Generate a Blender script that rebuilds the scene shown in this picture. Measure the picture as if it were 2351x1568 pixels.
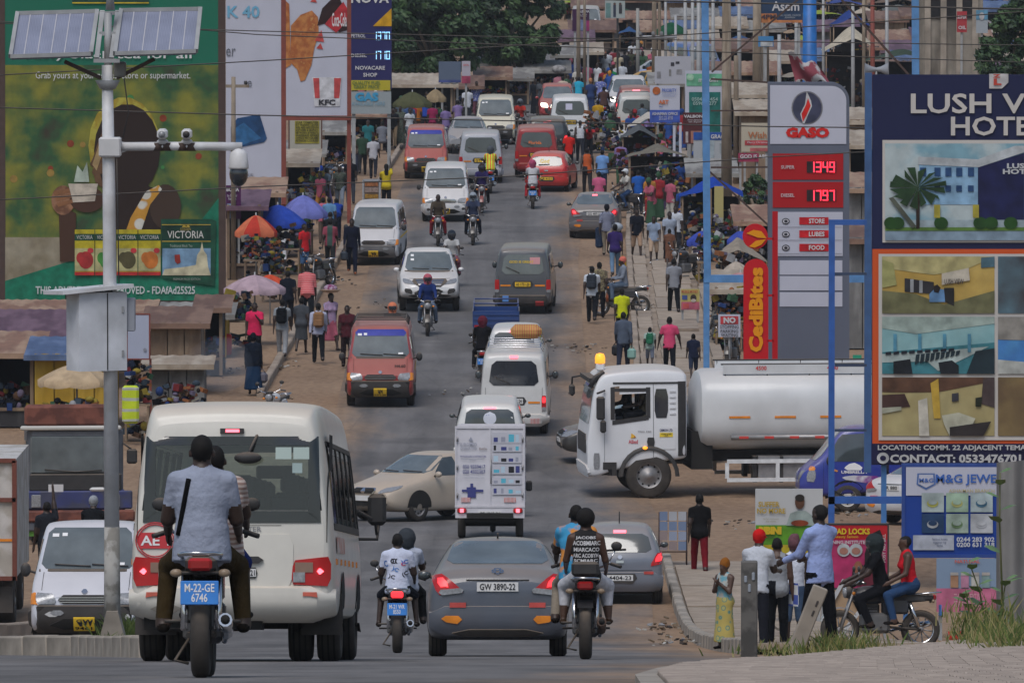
import bpy,bmesh,math,random
import numpy as np
from mathutils import Vector,Matrix
from mathutils.bvhtree import BVHTree
R = math.radians; PI = math.pi
rnd = random.Random(7)
for o in list(bpy.data.objects): bpy.data.objects.remove(o)
SC = bpy.context.scene
COL = SC.collection
# ------------------------------------------------------------------ camera
# photograph coordinates used below: 2351 x 1568 pixels; focal length 20000 of them (about 306 mm on full frame)
FPX,CX,CY,HROW = 20000.0,1175.5,784.0,-260.0
CAMZ = 14.6
PITCH = math.atan((CY - HROW) / FPX)
cam = bpy.data.cameras.new('camera'); camo = bpy.data.objects.new('camera',cam); COL.objects.link(camo)
cam.sensor_width = 36.0; cam.lens = FPX / 2351 * 36.0
cam.clip_start = 1.0; cam.clip_end = 6000
camo.location = (0,0,CAMZ); camo.rotation_euler = (math.pi / 2 - PITCH,0,0)
SC.camera = camo
# ------------------------------------------------------------------ light
SUN_EL,SUN_AZ = 58,200
W = bpy.data.worlds.new('World'); SC.world = W; W.use_nodes = True
nt = W.node_tree; bg = nt.nodes['Background']
sky = nt.nodes.new('ShaderNodeTexSky'); sky.sky_type = 'NISHITA'; sky.sun_disc = False
sky.sun_elevation = R(SUN_EL); sky.sun_rotation = R(SUN_AZ)
sky.air_density = 1.3; sky.dust_density = 2.6; sky.ozone_density = 1.5
nt.links.new(sky.outputs[0],bg.inputs[0]); bg.inputs[1].default_value = 0.092
sl = bpy.data.lights.new('sun','SUN'); so = bpy.data.objects.new('sun',sl); COL.objects.link(so)
sl.energy = 1.5; sl.angle = R(30); sl.color = (1,0.975,0.95)
so.rotation_euler = (R(90 - SUN_EL),0,R(-SUN_AZ + 180)); so.location = (0,60,60)
SC.view_settings.view_transform = 'Standard'; SC.view_settings.look = 'None'
SC.view_settings.exposure = 0.12; SC.view_settings.gamma = 1.0; SC.view_settings.use_curve_mapping = False
SC.cycles.max_bounces = 5; SC.cycles.diffuse_bounces = 2; SC.cycles.glossy_bounces = 2
SC.cycles.transparent_max_bounces = 12; SC.cycles.transmission_bounces = 4; SC.cycles.volume_bounces = 0
SC.cycles.caustics_reflective = False; SC.cycles.caustics_refractive = False
SC.cycles.use_denoising = True
# ------------------------------------------------------------------ pixel <-> place
_cp,_sp = math.cos(PITCH),math.sin(PITCH)
def ray(x,y):
 u = (x - CX) / FPX; v = (CY - y) / FPX
 return Vector((u,_cp + v * _sp,-_sp + v * _cp))
def at(x,y,Y):
 d = ray(x,y); return Vector((0,0,CAMZ)) + d * (Y / d.y)
# ground profile: (pixels per metre, row) knots measured on wheels and feet
_K = [(520,1640),(400,1577),(321,1543),(234,1513),(185,1499),(160,1491),(143,1482),(130,1459),(125,1434),(119,1371),
  (110,1262),(105,1208),(100,1172),(97,1135),(95,1092),(92,1020),(90,978),(80,796),(70,614),(60,432),(50,250),(44,141),(40,68),(34,-50),(28,-165),(20,-330)]
_KY = np.array([FPX / k[0] for k in _K]); _KZ = np.array([at(CX,k[1],FPX / k[0]).z for k in _K])
_yy = np.arange(20,1000,1.0); _zz = np.interp(_yy,_KY,_KZ)
_first = (_KZ[1] - _KZ[0]) / (_KY[1] - _KY[0])
_zz[_yy < _KY[0]] = _KZ[0] + (_yy[_yy < _KY[0]] - _KY[0]) * _first
for _ in range(30):
 _zz[1:-1] = (_zz[:-2] + 2 * _zz[1:-1] + _zz[2:]) / 4
def gz(Y): return float(np.interp(Y,_yy,_zz))
def slope(Y): return (gz(Y + 2) - gz(Y - 2)) / 4
_rows = np.array([CY + FPX * (-( (z - CAMZ) * _cp + y * _sp) / (y * _cp - (z - CAMZ) * _sp)) for y,z in zip(_yy,_zz)])
def rowY(row):      # depth of the ground seen at a row
 i = np.where(_rows[:-1] >= row)[0]
 i = int(i[-1]) if len(i) else 0
 a,b = _rows[i],_rows[i + 1]
 t = 0 if a == b else min(max((row - a) / (b - a),0),1)
 return float(_yy[i] + t)
def gp(x,row):     # ground point seen at a pixel
 Y = rowY(row); p = at(x,row,Y); return Vector((p.x,Y,gz(Y)))
def gX(x,Y):       # ground point below pixel column x at depth Y
 p = at(x,700,Y); return Vector((p.x,Y,gz(Y)))
# ------------------------------------------------------------------ materials
MATS = {}
def _new(name):
 m = bpy.data.materials.new(name); m.use_nodes = True
 return m,m.node_tree,m.node_tree.nodes['Principled BSDF']
def rgb(h):          # '#rrggbb' display colour -> linear
 if not isinstance(h,str): return tuple(h)
 c = [int(h[i:i + 2],16) / 255 for i in (1,3,5)]
 return tuple(((v + .055) / 1.055) ** 2.4 if v > .04045 else v / 12.92 for v in c)
def mat(name,col=(.5,.5,.5),rough=.7,metal=0,var=.18,scale=6,bump=0,spec=.4,emit=0,dust=0,coat=0):
 """plain surface with noise mottling; dust settles on faces that look up"""
 if name in MATS: return MATS[name]
 m,t,b = _new(name); N = t.nodes; L = t.links; col = rgb(col)
 b.inputs['Roughness'].default_value = rough; b.inputs['Metallic'].default_value = metal
 b.inputs['Specular IOR Level'].default_value = spec
 if coat: b.inputs['Coat Weight'].default_value = coat; b.inputs['Coat Roughness'].default_value = .12
 tc = N.new('ShaderNodeTexCoord'); no = N.new('ShaderNodeTexNoise')
 no.inputs['Scale'].default_value = scale; no.inputs['Detail'].default_value = 5
 L.new(tc.outputs['Object'],no.inputs['Vector'])
 mr = N.new('ShaderNodeMapRange'); mr.inputs[1].default_value = .3; mr.inputs[2].default_value = .7
 mr.inputs[3].default_value = 1 - var; mr.inputs[4].default_value = 1 + var * .6
 L.new(no.outputs[0],mr.inputs[0])
 mx = N.new('ShaderNodeMix'); mx.data_type = 'RGBA'; mx.blend_type = 'MULTIPLY'; mx.inputs[0].default_value = 1
 mx.inputs[6].default_value = (*col,1); L.new(mr.outputs[0],mx.inputs[7])
 out = mx.outputs[2]
 if dust:
  g = N.new('ShaderNodeNewGeometry'); sx = N.new('ShaderNodeSeparateXYZ'); L.new(g.outputs['Normal'],sx.inputs[0])
  m1 = N.new('ShaderNodeMapRange'); m1.inputs[1].default_value = .35; m1.inputs[2].default_value = 1; m1.inputs[3].default_value = .03 * dust; m1.inputs[4].default_value = dust
  L.new(sx.outputs[2],m1.inputs[0])
  sz = N.new('ShaderNodeSeparateXYZ'); L.new(tc.outputs['Object'],sz.inputs[0]); lz = N.new('ShaderNodeMapRange'); lz.inputs[1].default_value = 1.0; lz.inputs[2].default_value = .2; lz.inputs[3].default_value = 0; lz.inputs[4].default_value = .42 * dust; L.new(sz.outputs[2],lz.inputs[0])
  n3 = N.new('ShaderNodeTexNoise'); n3.inputs['Scale'].default_value = 2.4; n3.inputs['Detail'].default_value = 7; L.new(tc.outputs['Object'],n3.inputs['Vector']); lm = N.new('ShaderNodeMath'); lm.operation = 'MULTIPLY'; L.new(lz.outputs[0],lm.inputs[0]); L.new(n3.outputs[0],lm.inputs[1]); ma = N.new('ShaderNodeMath'); ma.operation = 'ADD'; ma.use_clamp = True; L.new(lm.outputs[0],ma.inputs[0]); L.new(m1.outputs[0],ma.inputs[1])
  m2 = N.new('ShaderNodeMath'); m2.operation = 'MULTIPLY'; L.new(ma.outputs[0],m2.inputs[0]); L.new(mr.outputs[0],m2.inputs[1])
  mx2 = N.new('ShaderNodeMix'); mx2.data_type = 'RGBA'; L.new(m2.outputs[0],mx2.inputs[0]); L.new(out,mx2.inputs[6]); mx2.inputs[7].default_value = (.42,.32,.23,1)
  out = mx2.outputs[2]
  m3 = N.new('ShaderNodeMath'); m3.operation = 'ADD'; m3.inputs[1].default_value = rough; m3.use_clamp = True; L.new(m2.outputs[0],m3.inputs[0]); L.new(m3.outputs[0],b.inputs['Roughness'])
 L.new(out,b.inputs['Base Color'])
 if emit:
  b.inputs['Emission Color'].default_value = (*col,1); b.inputs['Emission Strength'].default_value = emit
 if bump:
  bp = N.new('ShaderNodeBump'); bp.inputs['Strength'].default_value = bump; bp.inputs['Distance'].default_value = .02
  n2 = N.new('ShaderNodeTexNoise'); n2.inputs['Scale'].default_value = scale * 5; n2.inputs['Detail'].default_value = 4
  L.new(tc.outputs['Object'],n2.inputs['Vector']); L.new(n2.outputs[0],bp.inputs['Height']); L.new(bp.outputs[0],b.inputs['Normal'])
 MATS[name] = m; return m
def mat2(name,c1,c2,kind='noise',scale=5,lo=.45,hi=.55,rough=.85,third=None,stretch=(1,1,1),metal=0,bump=0):
 """two- or three-colour pattern (prints, rust, stains, stripes)"""
 if name in MATS: return MATS[name]
 m,t,b = _new(name); N = t.nodes; L = t.links
 b.inputs['Roughness'].default_value = rough; b.inputs['Metallic'].default_value = metal
 tc = N.new('ShaderNodeTexCoord'); mp = N.new('ShaderNodeMapping'); mp.inputs['Scale'].default_value = stretch
 L.new(tc.outputs['Object'],mp.inputs[0])
 if kind == 'wave':
  x = N.new('ShaderNodeTexWave'); x.inputs['Scale'].default_value = scale; x.bands_direction = 'Z'; x.inputs['Distortion'].default_value = 1.2; o = x.outputs['Fac']
 elif kind == 'wavex':
  x = N.new('ShaderNodeTexWave'); x.inputs['Scale'].default_value = scale; x.bands_direction = 'X'; o = x.outputs['Fac']
 elif kind == 'voronoi':
  x = N.new('ShaderNodeTexVoronoi'); x.inputs['Scale'].default_value = scale; o = x.outputs['Distance']
 elif kind == 'check':
  x = N.new('ShaderNodeTexChecker'); x.inputs['Scale'].default_value = scale; o = x.outputs['Fac']
 else:
  x = N.new('ShaderNodeTexNoise'); x.inputs['Scale'].default_value = scale; x.inputs['Detail'].default_value = 6; o = x.outputs[0]
 L.new(mp.outputs[0],x.inputs['Vector'])
 cr = N.new('ShaderNodeValToRGB'); cr.color_ramp.elements[0].position = lo; cr.color_ramp.elements[1].position = hi
 cr.color_ramp.elements[0].color = (*rgb(c1),1); cr.color_ramp.elements[1].color = (*rgb(c2),1)
 if third:
  e = cr.color_ramp.elements.new(min(.99,hi + .12)); e.color = (*rgb(third),1)
 L.new(o,cr.inputs[0])
 n2 = N.new('ShaderNodeTexNoise'); n2.inputs['Scale'].default_value = 3.1; n2.inputs['Detail'].default_value = 5; L.new(tc.outputs['Object'],n2.inputs['Vector'])
 mr = N.new('ShaderNodeMapRange'); mr.inputs[1].default_value = .3; mr.inputs[2].default_value = .7; mr.inputs[3].default_value = .82; mr.inputs[4].default_value = 1.08
 L.new(n2.outputs[0],mr.inputs[0])
 mx = N.new('ShaderNodeMix'); mx.data_type = 'RGBA'; mx.blend_type = 'MULTIPLY'; mx.inputs[0].default_value = 1
 L.new(cr.outputs[0],mx.inputs[6]); L.new(mr.outputs[0],mx.inputs[7]); L.new(mx.outputs[2],b.inputs['Base Color'])
 if bump:
  bp = N.new('ShaderNodeBump'); bp.inputs['Strength'].default_value = bump; bp.inputs['Distance'].default_value = .03
  L.new(o,bp.inputs['Height']); L.new(bp.outputs[0],b.inputs['Normal'])
 MATS[name] = m; return m
def paint(c,dust=.42):
 c = c if isinstance(c,str) else c
 return mat(f'paint_{c}_{dust}',c,rough=.32,var=.07,scale=3,spec=.5,dust=dust,coat=.4)
def cloth(c): return mat(f'cloth_{c}',c,rough=.92,var=.22,scale=4,spec=.1,bump=.7)
def photoink(c): return mat(f'photo_{c}',c,rough=.5,var=.38,scale=3.5,spec=.25)
def flat(c,rough=.6): return mat(f'print_{c}',c,rough=rough,var=.06,scale=1.2,spec=.25)
def metalm(c,rough=.5): return mat(f'metal_{c}',c,rough=rough,var=.2,scale=4,spec=.5)
# ------------------------------------------------------------------ mesh helpers
class MB:
 """collects faces; build() makes one mesh object"""
 def __init__(s): s.v = []; s.f = []; s.m = []; s.mats = []; s.sm = []
 def mi(s,m):
  if m not in s.mats: s.mats.append(m)
  return s.mats.index(m)
 def add(s,vs,fs,m,smooth=False):
  o = len(s.v); s.v += [tuple(p) for p in vs]; k = s.mi(m)
  for f in fs: s.f.append(tuple(i + o for i in f)); s.m.append(k); s.sm.append(smooth)
  return s
 def box(s,c,d,m,rot=None,taper=1.0):
  x,y,z = d[0] / 2,d[1] / 2,d[2] / 2
  P = [(-x,-y,-z),(x,-y,-z),(x,y,-z),(-x,y,-z),(-x * taper,-y * taper,z),(x * taper,-y * taper,z),(x * taper,y * taper,z),(-x * taper,y * taper,z)]
  if rot is not None: P = [rot @ Vector(p) for p in P]
  P = [(p[0] + c[0],p[1] + c[1],p[2] + c[2]) for p in P]
  return s.add(P,[(0,3,2,1),(4,5,6,7),(0,1,5,4),(1,2,6,5),(2,3,7,6),(3,0,4,7)],m)
 def box2(s,a,b,m):
  return s.box([(a[i] + b[i]) / 2 for i in range(3)],[abs(b[i] - a[i]) for i in range(3)],m)
 def bbox(s,c,d,m,r=.02):     # box with chamfered edges
  x,y,z = d[0] / 2,d[1] / 2,d[2] / 2; r = min(r,x * .9,y * .9,z * .9)
  vs = [];
  for zz,k in ((-z,r),(-z + r,0),(z - r,0),(z,r)):
   X,Y = x - k,y - k; q = r if not k else r * .6
   for p in ((-X + q,-Y),(X - q,-Y),(X,-Y + q),(X,Y - q),(X - q,Y),(-X + q,Y),(-X,Y - q),(-X,-Y + q)):
    vs.append((p[0] + c[0],p[1] + c[1],zz + c[2]))
  fs = [tuple(range(7,-1,-1)),tuple(range(24,32))]
  for l in range(3):
   for i in range(8):
    j = (i + 1) % 8; fs.append((l * 8 + i,l * 8 + j,l * 8 + 8 + j,l * 8 + 8 + i))
  return s.add(vs,fs,m)
 def tube(s,pts,r,m,n=8,caps=True,smooth=True,flat=None):
  pts = [Vector(p) for p in pts]; rs = r if isinstance(r,(list,tuple)) else [r] * len(pts)
  vs = []; up = Vector((0,0,1)); prev = None
  for i,p in enumerate(pts):
   d = (pts[min(i + 1,len(pts) - 1)] - pts[max(i - 1,0)])
   d = d.normalized() if d.length > 1e-9 else Vector((0,0,1))
   if prev is None:
    a = d.cross(up); a = d.cross(Vector((1,0,0))) if a.length < .01 else a
   else: a = prev - d * prev.dot(d)
   a.normalize(); prev = a; b = d.cross(a)
   for k in range(n):
    t = 2 * math.pi * k / n
    vs.append(p + (a * math.cos(t) + b * math.sin(t) * (flat or 1)) * rs[i])
  fs = []
  for i in range(len(pts) - 1):
   for k in range(n):
    j = (k + 1) % n; fs.append((i * n + k,i * n + j,(i + 1) * n + j,(i + 1) * n + k))
  s.add(vs,fs,m,smooth)
  if caps:
   o = len(s.v) - len(vs); k = s.mi(m)
   s.f.append(tuple(o + i for i in range(n - 1,-1,-1))); s.m.append(k); s.sm.append(False)
   s.f.append(tuple(o + (len(pts) - 1) * n + i for i in range(n))); s.m.append(k); s.sm.append(False)
  return s
 def bar(s,a,b,w,h,m):      # square bar
  a,b = Vector(a),Vector(b); d = (b - a); L = d.length; d.normalize()
  u = Vector((0,1,0)) if abs(d.y) < .9 else Vector((0,0,1))
  sx = d.cross(u).normalized(); sy = sx.cross(d).normalized()
  P = [a + sx * i * w / 2 + sy * j * h / 2 for i,j in ((-1,-1),(1,-1),(1,1),(-1,1))] + [b + sx * i * w / 2 + sy * j * h / 2 for i,j in ((-1,-1),(1,-1),(1,1),(-1,1))]
  return s.add(P,[(0,1,2,3),(7,6,5,4),(0,4,5,1),(1,5,6,2),(2,6,7,3),(3,7,4,0)],m)
 def lathe(s,prof,m,n=16,axis='z',c=(0,0,0),smooth=True,cap=True):
  vs = []
  for r,h in prof:
   for k in range(n):
    t = 2 * math.pi * k / n; a,b = r * math.cos(t),r * math.sin(t)
    p = (a,b,h) if axis == 'z' else ((h,a,b) if axis == 'x' else (b,h,a))
    vs.append((p[0] + c[0],p[1] + c[1],p[2] + c[2]))
  fs = []
  for i in range(len(prof) - 1):
   for k in range(n):
    j = (k + 1) % n; fs.append((i * n + k,i * n + j,(i + 1) * n + j,(i + 1) * n + k))
  if cap:
   if prof[0][0] > 1e-4: fs.append(tuple(range(n - 1,-1,-1)))
   if prof[-1][0] > 1e-4: fs.append(tuple((len(prof) - 1) * n + i for i in range(n)))
  return s.add(vs,fs,m,smooth)
 def ell(s,c,r,m,n=12,k=8,rot=None):
  vs = [];
  for i in range(k + 1):
   a = math.pi * i / k
   for j in range(n):
    t = 2 * math.pi * j / n
    p = Vector((r[0] * math.sin(a) * math.cos(t),r[1] * math.sin(a) * math.sin(t),-r[2] * math.cos(a)))
    if rot is not None: p = rot @ p
    vs.append((p[0] + c[0],p[1] + c[1],p[2] + c[2]))
  fs = [(i * n + j,i * n + (j + 1) % n,(i + 1) * n + (j + 1) % n,(i + 1) * n + j) for i in range(k) for j in range(n)]
  return s.add(vs,fs,m,True)
 def prism(s,poly,y0,y1,m,axes='xz'):     # polygon in a plane, pushed along the third axis
  n = len(poly)
  def P(a,b,h): return {'xz': (a,h,b),'xy': (a,b,h),'yz': (h,a,b)}[axes]
  vs = [P(a,b,y0) for a,b in poly] + [P(a,b,y1) for a,b in poly]
  fs = [tuple(range(n)),tuple(range(2 * n - 1,n - 1,-1))] + [(i,i + n,(i + 1) % n + n,(i + 1) % n) for i in range(n)]
  return s.add(vs,fs,m)
 def grid(s,fn,nu,nv,m,smooth=True):
  vs = [fn(i / nu,j / nv) for j in range(nv + 1) for i in range(nu + 1)]; w = nu + 1
  return s.add(vs,[(j * w + i,j * w + i + 1,(j + 1) * w + i + 1,(j + 1) * w + i) for j in range(nv) for i in range(nu)],m,smooth)
 def mesh(s,name):
  me = bpy.data.meshes.new(name); me.from_pydata(s.v,[],s.f)
  for m in s.mats: me.materials.append(m)
  me.polygons.foreach_set('material_index',s.m); me.polygons.foreach_set('use_smooth',s.sm)
  me.update(); return me
 def build(s,name,parent=None,loc=None,fix=True):
  me = s.mesh(name)
  if fix:
   bm = bmesh.new(); bm.from_mesh(me); bmesh.ops.recalc_face_normals(bm,faces=bm.faces); bm.to_mesh(me); bm.free()
  return link(name,me,parent,loc)
def link(name,data,parent=None,loc=None):
 o = bpy.data.objects.new(name,data); COL.objects.link(o)
 if parent is not None: o.parent = parent
 if loc is not None: o.location = loc
 return o
def tag(o,label=None,cat=None,group=None,kind=None):
 if label: o['label'] = label
 if cat: o['category'] = cat
 if group: o['group'] = group
 if kind: o['kind'] = kind
 return o
def thing(name,label,cat,loc=(0,0,0),rz=0,group=None):
 o = link(name,None,None,loc); o.rotation_euler = (0,0,rz); o.empty_display_size = .2
 return tag(o,label,cat,group)
def text_mb(body,bold=.0):
 """text outline as vertices/faces in x,y with a unit bounding box at the origin"""
 key = (body,bold)
 if key in text_mb.c: return text_mb.c[key]
 cu = bpy.data.curves.new('t','FONT'); cu.body = body; cu.resolution_u = 2; cu.offset = bold; cu.align_x = 'CENTER'; cu.space_line = .85
 ob = bpy.data.objects.new('t',cu); me = bpy.data.meshes.new_from_object(ob)
 vs = np.array([v.co[:] for v in me.vertices]); fs = [tuple(p.vertices) for p in me.polygons]
 bpy.data.objects.remove(ob); bpy.data.curves.remove(cu); bpy.data.meshes.remove(me)
 lo,hi = vs.min(0),vs.max(0); w = hi[0] - lo[0]; h = hi[1] - lo[1]
 vs = np.c_[(vs[:,0] - lo[0]) / w,(vs[:,1] - lo[1]) / max(h,1e-6)]
 text_mb.c[key] = (vs,fs,w / max(h,1e-6)); return text_mb.c[key]
text_mb.c = {}
# ------------------------------------------------------------------ terrain, road, pavements
def XL(Y): return float(np.interp(Y,[0,95,130,180,215,240,350,400,900],[-30,-30,-9,-7.4,-7.0,-6.6,-4.9,-4.0,4]))     # left kerb
def XA(Y): return float(np.interp(Y,[0,90,125,170,220,290,350,420,900],[-30,-30,-8.2,-6.5,-4.6,-4.7,-4.1,-2.6,5]))     # asphalt left
def XB(Y): return float(np.interp(Y,[0,60,70,85,110,130,160,175,182,190,206,214,222,290,331,370,420,900],[.9,.9,1.7,2.5,2.9,2.6,2.6,2.8,3,3.4,3.2,2.6,2.0,2.2,2.8,4.2,6.5,14]))  # asphalt right
def XS(Y): return float(np.interp(Y,[0,118,180,222,300,370,420,900],[3.2,3.2,3.2,3.4,4.1,5.2,7.0,15]))     # right pavement
def strip(name,ys,xa,xb,dz,m,nx=8,kind='structure',uv=True):
 vs = []; fs = []; uvs = []
 for Y in ys:
  a,b = xa(Y),xb(Y)
  for i in range(nx + 1):
   t = i / nx; vs.append((a + (b - a) * t,Y,gz(Y) + (dz(Y) if callable(dz) else dz))); uvs.append((t * (b - a),(1 - t) * (b - a)))
 w = nx + 1
 for j in range(len(ys) - 1):
  for i in range(nx): fs.append((j * w + i,j * w + i + 1,(j + 1) * w + i + 1,(j + 1) * w + i))
 me = bpy.data.meshes.new(name); me.from_pydata(vs,[],fs); me.materials.append(m)
 at_ = me.attributes.new('edge','FLOAT_VECTOR','POINT'); at_.data.foreach_set('vector',[c for u in uvs for c in (u[0],u[1],0)])
 me.polygons.foreach_set('use_smooth',[True] * len(fs)); me.update()
 o = link(name,me); tag(o,kind=kind); return o
def dirt_nodes(N,L):
 g = N.new('ShaderNodeNewGeometry'); mp = N.new('ShaderNodeMapping'); mp.inputs['Scale'].default_value = (1,.35,1); L.new(g.outputs['Position'],mp.inputs[0])
 n1 = N.new('ShaderNodeTexNoise'); n1.inputs['Scale'].default_value = .35; n1.inputs['Detail'].default_value = 8; L.new(mp.outputs[0],n1.inputs['Vector'])
 n2 = N.new('ShaderNodeTexNoise'); n2.inputs['Scale'].default_value = 6; n2.inputs['Detail'].default_value = 6; L.new(mp.outputs[0],n2.inputs['Vector'])
 cr = N.new('ShaderNodeValToRGB'); e = cr.color_ramp.elements; e[0].position = .3; e[0].color = (.168,.110,.074,1); e[1].position = .72; e[1].color = (.345,.240,.160,1)
 mm = N.new('ShaderNodeMath'); mm.operation = 'MULTIPLY_ADD'; mm.inputs[1].default_value = .45; L.new(n2.outputs[0],mm.inputs[0])
 m3 = N.new('ShaderNodeMath'); m3.operation = 'MULTIPLY'; m3.inputs[1].default_value = .6; L.new(n1.outputs[0],m3.inputs[0]); L.new(m3.outputs[0],mm.inputs[2])
 L.new(mm.outputs[0],cr.inputs[0]); return cr,n2
def ground_mat():
 m,t,b = _new('dirt_ground'); N,L = t.nodes,t.links
 b.inputs['Roughness'].default_value = .95; b.inputs['Specular IOR Level'].default_value = .1
 cr,n2 = dirt_nodes(N,L); L.new(cr.outputs[0],b.inputs['Base Color'])
 bp = N.new('ShaderNodeBump'); bp.inputs['Strength'].default_value = .5; bp.inputs['Distance'].default_value = .05; L.new(n2.outputs[0],bp.inputs['Height']); L.new(bp.outputs[0],b.inputs['Normal'])
 return m
def road_mat():
 """worn asphalt; sand drifts in from both edges"""
 m,t,b = _new('asphalt'); N,L = t.nodes,t.links
 b.inputs['Roughness'].default_value = .85; b.inputs['Specular IOR Level'].default_value = .25
 g = N.new('ShaderNodeNewGeometry'); mp = N.new('ShaderNodeMapping'); mp.inputs['Scale'].default_value = (1,.25,1); L.new(g.outputs['Position'],mp.inputs[0])
 at_ = N.new('ShaderNodeAttribute'); at_.attribute_name = 'edge'; sx = N.new('ShaderNodeSeparateXYZ'); L.new(at_.outputs['Vector'],sx.inputs[0])
 mn = N.new('ShaderNodeMath'); mn.operation = 'MINIMUM'; L.new(sx.outputs[0],mn.inputs[0]); L.new(sx.outputs[1],mn.inputs[1])
 n1 = N.new('ShaderNodeTexNoise'); n1.inputs['Scale'].default_value = .55; n1.inputs['Detail'].default_value = 9; n1.inputs['Roughness'].default_value = .62; L.new(mp.outputs[0],n1.inputs['Vector'])
 k = N.new('ShaderNodeMath'); k.operation = 'MULTIPLY_ADD'; k.inputs[1].default_value = 4.4; k.inputs[2].default_value = -2.0; L.new(n1.outputs[0],k.inputs[0])
 d = N.new('ShaderNodeMath'); d.operation = 'SUBTRACT'; L.new(mn.outputs[0],d.inputs[0]); L.new(k.outputs[0],d.inputs[1])
 mr = N.new('ShaderNodeMapRange'); mr.inputs[1].default_value = -.25; mr.inputs[2].default_value = 1.25; mr.inputs[3].default_value = 1; mr.inputs[4].default_value = 0; L.new(d.outputs[0],mr.inputs[0])
 n2 = N.new('ShaderNodeTexNoise'); n2.inputs['Scale'].default_value = 1.1; n2.inputs['Detail'].default_value = 10; n2.inputs['Roughness'].default_value = .7; L.new(mp.outputs[0],n2.inputs['Vector'])
 cr = N.new('ShaderNodeValToRGB'); e = cr.color_ramp.elements; e[0].position = .3; e[0].color = (.118,.112,.112,1); e[1].position = .75; e[1].color = (.198,.188,.184,1); L.new(n2.outputs[0],cr.inputs[0])
 n3 = N.new('ShaderNodeTexNoise'); n3.inputs['Scale'].default_value = 90; n3.inputs['Detail'].default_value = 3; L.new(g.outputs['Position'],n3.inputs['Vector'])
 mxs = N.new('ShaderNodeMix'); mxs.data_type = 'RGBA'; mxs.blend_type = 'OVERLAY'; mxs.inputs[0].default_value = .35; L.new(cr.outputs[0],mxs.inputs[6]); L.new(n3.outputs[0],mxs.inputs[7])
 mx = N.new('ShaderNodeMix'); mx.data_type = 'RGBA'; L.new(mr.outputs[0],mx.inputs[0]); L.new(mxs.outputs[2],mx.inputs[6]); L.new(dirt_nodes(N,L)[0].outputs[0],mx.inputs[7])
 vo = N.new('ShaderNodeTexVoronoi'); vo.feature = 'DISTANCE_TO_EDGE'; vo.inputs['Scale'].default_value = .8; nw = N.new('ShaderNodeMix'); nw.data_type = 'VECTOR'; nw.inputs[0].default_value = .12; L.new(mp.outputs[0],nw.inputs[4]); L.new(n2.outputs['Color'],nw.inputs[5]); L.new(nw.outputs[1],vo.inputs['Vector'])
 ck = N.new('ShaderNodeMapRange'); ck.inputs[1].default_value = 0; ck.inputs[2].default_value = .02; ck.inputs[3].default_value = .86; ck.inputs[4].default_value = 1; L.new(vo.outputs['Distance'],ck.inputs[0])
 n4 = N.new('ShaderNodeTexNoise'); n4.inputs['Scale'].default_value = .16; n4.inputs['Detail'].default_value = 3; L.new(g.outputs['Position'],n4.inputs['Vector']); pa = N.new('ShaderNodeMapRange'); pa.inputs[1].default_value = .52; pa.inputs[2].default_value = .56; pa.inputs[3].default_value = 1; pa.inputs[4].default_value = .8; L.new(n4.outputs[0],pa.inputs[0])
 mu = N.new('ShaderNodeMath'); mu.operation = 'MULTIPLY'; mp2 = N.new('ShaderNodeMapping'); mp2.inputs['Scale'].default_value = (1.1,.018,1); L.new(g.outputs['Position'],mp2.inputs[0]); n5 = N.new('ShaderNodeTexNoise'); n5.inputs['Scale'].default_value = 1.3; n5.inputs['Detail'].default_value = 4; L.new(mp2.outputs[0],n5.inputs['Vector']); tr = N.new('ShaderNodeMapRange'); tr.inputs[1].default_value = .35; tr.inputs[2].default_value = .65; tr.inputs[3].default_value = .80; tr.inputs[4].default_value = 1.08; L.new(n5.outputs[0],tr.inputs[0]); mk = N.new('ShaderNodeMath'); mk.operation = 'MULTIPLY'; L.new(ck.outputs[0],mk.inputs[0]); L.new(tr.outputs[0],mk.inputs[1]); L.new(mk.outputs[0],mu.inputs[0]); L.new(pa.outputs[0],mu.inputs[1]); fx = N.new('ShaderNodeMix'); fx.data_type = 'RGBA'; fx.blend_type = 'MULTIPLY'; fx.inputs[0].default_value = 1; L.new(mx.outputs[2],fx.inputs[6]); L.new(mu.outputs[0],fx.inputs[7]); L.new(fx.outputs[2],b.inputs['Base Color'])
 bp = N.new('ShaderNodeBump'); bp.inputs['Strength'].default_value = .35; bp.inputs['Distance'].default_value = .01; L.new(n3.outputs[0],bp.inputs['Height']); L.new(bp.outputs[0],b.inputs['Normal'])
 return m
M_DIRT = ground_mat(); M_ROAD = road_mat()
ys = [20 + 2 * i for i in range(190)] + [400 + 8 * i for i in range(63)]
strip('ground',ys,lambda Y: -260 - Y * .2,lambda Y: 260 + Y * .2,-.042,M_DIRT,nx=24)
ys2 = [22 + 1.5 * i for i in range(300)]
strip('road',ys2,XA,XB,-.03,M_ROAD,nx=14)
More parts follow.
